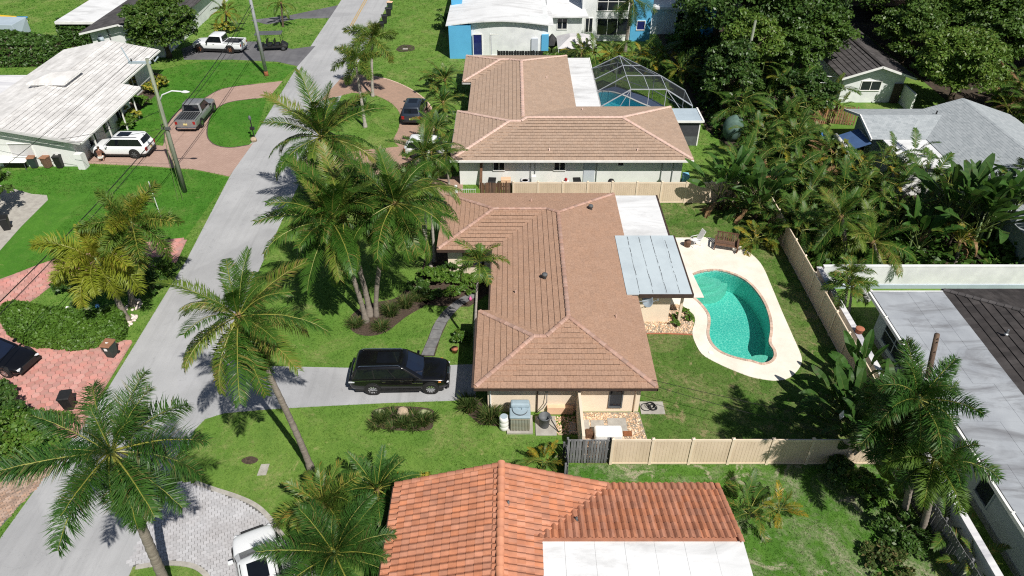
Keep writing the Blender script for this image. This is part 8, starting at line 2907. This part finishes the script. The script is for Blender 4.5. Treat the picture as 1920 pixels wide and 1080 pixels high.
BX('water_heater', 'white cabinet beside the grey air conditioner', 'cabinet', 1.75, .4, .4, 1.2, 'plastic_white')
BX('bench', 'low sand coloured bench by the second house wall', 'bench', 3.2, .9, .4, .45, 'peach_board')
BX('cooler', 'white cooler box with red jug on the side path', 'cooler', 4.3, .6, .4, .7, 'plastic_white')
tag(MB().lathe([(.02, 0), (.12, .02), (.13, .2), (.05, .28)], 10, (4.35, 51.1, .7)).build('jug', 'lamp_red', smooth=True), 'red jug on the white cooler box', 'jug')
gr_ = thing('kettle_grill', 'round black kettle grill by the second house wall', 'grill', (8.0, 50.95, 0))
MB().lathe([(.02, .5), (.2, .56), (.28, .7), (.28, .74), (.2, .9), (.02, .97)], 16).build('bowl', 'black_plastic', gr_, True)
for a in (0.3, 2.4, 4.5):
    MB().tube([(.15 * math.cos(a), .15 * math.sin(a), .6), (.3 * math.cos(a), .3 * math.sin(a), 0)], .015, 5).build('leg', 'metal_grey', gr_)
dm = thing('broom_rack', 'leaning brown plank against the second house wall', 'plank', (-2.55, 51.3, 0))
MB().hexa([(-.12, -.3, 0), (.12, -.3, 0), (.12, -.2, 0), (-.12, -.2, 0)], [(.0, .3, 2.2), (.2, .3, 2.2), (.2, .36, 2.2), (.0, .36, 2.2)]).build('plank', 'wood_brown', dm)
gt = thing('metal_gate', 'low white metal gate at the second house side path', 'gate', (-3.6, 49.4, 0))
for i in range(9):
    MB().tube([(-.7 + i * .175, 0, 0), (-.7 + i * .175, 0, .95)], .015, 5).build('bar', 'metal_white', gt)
for z in (.12, .9):
    MB().tube([(-.75, 0, z), (.75, 0, z)], .02, 5).build('rail', 'metal_white', gt)
tag(MB().box(-4.5, -4.3, 49.2, 49.4, 0, 1.3).build('gate_post', 'wall_pale', bevel=.02), 'pale gate post at the second house corner', 'post')
BX('blue_box', 'white and blue box at the corner of the second house', 'box', 14.2, .5, .6, .9, 'plastic_cyan', 51.9)

# green netted shape, blue lounger
nt_ = tag(MB().lathe([(.5, 0), (.85, .6), (.95, 1.3), (.7, 2.0), (.1, 2.4)], 12, (*(19.98, 60.04), 0)).build('netted_frame', 'insect_screen', smooth=True), 'rounded netted frame standing on the lawn edge by the thicket', 'plant cover')
nt_.data.materials[0] = MATS['net_green']
sm_ = thing('sun_lounger', 'bright blue sun lounger beside the wooden picket fence', 'sun lounger', (*(28.21, 59.61), 0), R(60))
MB().box(-.9, .35, -.32, .32, .3, .38).build('mattress', 'lounge_blue', sm_, bevel=.03)
MB().hexa([(.36, -.32, .3), (.4, -.32, .38), (.4, .32, .38), (.36, .32, .3)], [(1.0, -.32, .65), (.96, -.32, .74), (.96, .32, .74), (1.0, .32, .65)]).build('backrest', 'lounge_blue', sm_)
for x in (-.8, .3):
    for y in (-.28, .28):
        MB().tube([(x, y, 0), (x, y, .3)], .02, 5).build('leg', 'metal_white', sm_)

# patio things behind the tan house: canopies, tarp
cp = thing('canopy_tent', 'pale grey peaked canopy behind the tan roof', 'canopy', (7.3, 81.2, 0))
mb = MB()
mb.add([(-2.2, -1.9, 1.7), (2.2, -1.9, 1.7), (2.2, 1.9, 1.9), (-2.2, 1.9, 1.9), (-.8, -.6, 2.6), (.8, -.6, 2.6), (.8, .6, 2.6), (-.8, .6, 2.6)], [(0, 1, 5, 4), (1, 2, 6, 5), (2, 3, 7, 6), (3, 0, 4, 7), (4, 5, 6, 7)])
mb.build('cover', 'canvas_grey', cp)
for x, y in ((-2.1, -1.8), (2.1, -1.8), (2.1, 1.8), (-2.1, 1.8)):
    MB().tube([(x, y, 0), (x, y, 1.75)], .04, 6).build('pole', 'metal_white', cp)
um = thing('parasol', 'folded black parasol beside the grey canopy', 'parasol', (4.6, 82.6, 0))
MB().tube([(0, 0, 0), (0, 0, 1.0)], .04, 6).build('pole', 'black_plastic', um)
MB().lathe([(.1, .6), (.9, 1.2), (.6, 1.7), (.05, 2.3)], 9).build('canopy', 'tarp_black', um)
tag(MB().box(1.2, 3.2, 82.9, 84.2, 0, 1.4).build('spa_cover', 'tarp_black', bevel=.1), 'dark covered spa box beside the white and blue house', 'spa')
ts = board_fence('screen_fence', 'low black mesh screen behind the tan roof', (-1.6, 79.2), (4.4, 79.2), 1.5, 'tarp_black', .28, .02, 'screen', rails=(.3, 1.2))

# play corner at the top left
cu = tag(MB().hexa([(-64.5, 88.0, 0), (-60.2, 88.0, 0), (-60.2, 90.6, 0), (-64.5, 90.6, 0)], [(-64.9, 88.0, 1.7), (-60.6, 88.0, 1.6), (-60.3, 90.8, 1.7), (-64.6, 90.8, 1.8)]).build('play_tent', 'flat_blue_grey', bevel=.05), 'grey blue box tent on the far back lawn', 'tent')
sl_ = thing('toy_slide', 'yellow and green toy slide on the far back lawn', 'toy slide', (*(-65.15, 94.19), 0))
MB().hexa([(-1.3, -.4, .2), (1.2, -.4, .2), (1.2, .4, .2), (-1.3, .4, .2)], [(-1.3, -.4, .9), (1.2, -.4, .7), (1.2, .4, .7), (-1.3, .4, .9)]).build('roof', 'plastic_yellow', sl_, bevel=.08)
MB().hexa([(-1.2, -2.2, 0), (.9, -3.0, 0), (1.2, -2.4, .1), (-.9, -1.4, .1)], [(-1.2, -2.2, .2), (.9, -3.0, .15), (1.2, -2.4, .4), (-.9, -1.4, .6)]).build('chute', 'plastic_green', sl_, bevel=.05)
tc = thing('toy_table', 'blue and white toy table on the far back lawn', 'toy', (*(-63.56, 94.19), 0))
MB().box(-.9, .9, -.6, .6, .4, .6).build('top', 'plastic_blue', tc, bevel=.08)
MB().box(-1.2, -.2, -1.3, -.7, 0, .5).build('tray', 'plastic_cyan', tc, bevel=.08)
for x in (-.7, .7):
    for y in (-.4, .4):
        MB().box(x - .06, x + .06, y - .06, y + .06, 0, .4).build('leg', 'plastic_white', tc)
bush('shrub beside the toy slide on the far lawn', (-64.54, 90.37), (1.8, 1.4, 1.2), 'hedge_dark', 401)

# ================================================================ person crouching at the white car's front wheel
def skinned(name, verts, edges, mats, parent=None, lv=2):
    me = bpy.data.meshes.new(name)
    me.from_pydata([v_[0] for v_ in verts], edges, [])
    o_ = bpy.data.objects.new(name, me)
    link(o_, parent)
    md = o_.modifiers.new('skin', 'SKIN')
    lay = me.skin_vertices[0].data if me.skin_vertices else None
    if lay is None:
        bpy.context.view_layer.objects.active = o_
    for i, v_ in enumerate(verts):
        me.skin_vertices[0].data[i].radius = (v_[1], v_[1])
    me.skin_vertices[0].data[0].use_root = True
    ss = o_.modifiers.new('sub', 'SUBSURF')
    ss.levels = ss.render_levels = lv
    me.materials.append(MATS[mats])
    return o_


pr = thing('person', 'person in dark shirt and white shorts crouching at the front wheel of the white SUV', 'person', (*(-35.48, 55.68), .02), R(12))
V = [((0, 0, .42), .13), ((0, .10, .62), .13), ((0, .22, .82), .15), ((0, .28, .96), .07), ((0, .32, 1.04), .06), ((0, .36, 1.14), .10), ((0, .39, 1.22), .085),
     ((-.19, .26, .90), .065), ((-.24, .40, .70), .045), ((-.20, .62, .62), .036), ((-.17, .70, .62), .04),
     ((.19, .26, .90), .065), ((.26, .38, .68), .045), ((.20, .60, .56), .036), ((.17, .68, .56), .04),
     ((-.12, .02, .40), .10), ((-.17, .40, .46), .075), ((-.15, .12, .10), .05), ((-.15, .16, .045), .045), ((-.15, .32, .035), .04),
     ((.12, .02, .40), .10), ((.17, .40, .40), .075), ((.15, .10, .10), .05), ((.15, .14, .045), .045), ((.15, .30, .035), .04)]
Ed = [(0, 1), (1, 2), (2, 3), (3, 4), (4, 5), (5, 6), (2, 7), (7, 8), (8, 9), (9, 10), (2, 11), (11, 12), (12, 13), (13, 14), (0, 15), (15, 16), (16, 17), (17, 18), (18, 19), (0, 20), (20, 21), (21, 22), (22, 23), (23, 24)]
skinned('body', V, Ed, 'skin', pr)
skinned('shirt', [((0, .07, .55), .155), ((0, .15, .70), .16), ((0, .23, .85), .165), ((-.19, .26, .89), .085), ((-.24, .38, .74), .065), ((.19, .26, .89), .085), ((.25, .36, .72), .065)], [(0, 1), (1, 2), (2, 3), (3, 4), (2, 5), (5, 6)], 'shirt_brown', pr)
skinned('shorts', [((0, 0, .42), .155), ((0, .06, .52), .15), ((-.12, .02, .40), .125), ((-.16, .28, .45), .10), ((.12, .02, .40), .125), ((.16, .28, .41), .10)], [(0, 1), (0, 2), (2, 3), (0, 4), (4, 5)], 'shorts_white', pr)
hm_ = MB()
hm_.lathe([(.08, -.06), (.115, .0), (.11, .07), (.06, .125), (.01, .135)], 12, (0, .35, 1.17), Matrix.Rotation(R(-20), 4, 'X'))
hm_.build('hair', 'hair_brown', pr, True)
for s_ in (-.05, .05):
    MB().lathe([(.004, -.012), (.014, 0), (.004, .012)], 6, (s_, .455, 1.17)).build('eye', 'hair_brown', pr)
hd = MB()
for s_ in (-1, 1):
    hd = MB()
    cx_, cy_, cz_ = s_ * .165, .71, .60 if s_ < 0 else .54
    for i in range(4):
        hd.tube([(cx_ - .03 + i * .02, cy_, cz_ + .01), (cx_ - .03 + i * .021, cy_ + .045, cz_ + .005), (cx_ - .03 + i * .021, cy_ + .07 - .008 * abs(i - 1.5), cz_ - .03)], [.010, .009, .007], 5)
    hd.build('fingers', 'skin', pr, True)
    MB().tube([(cx_ - s_ * .035, cy_ - .02, cz_), (cx_ - s_ * .06, cy_ + .02, cz_ - .02)], [.011, .008], 5).build('thumb', 'skin', pr)
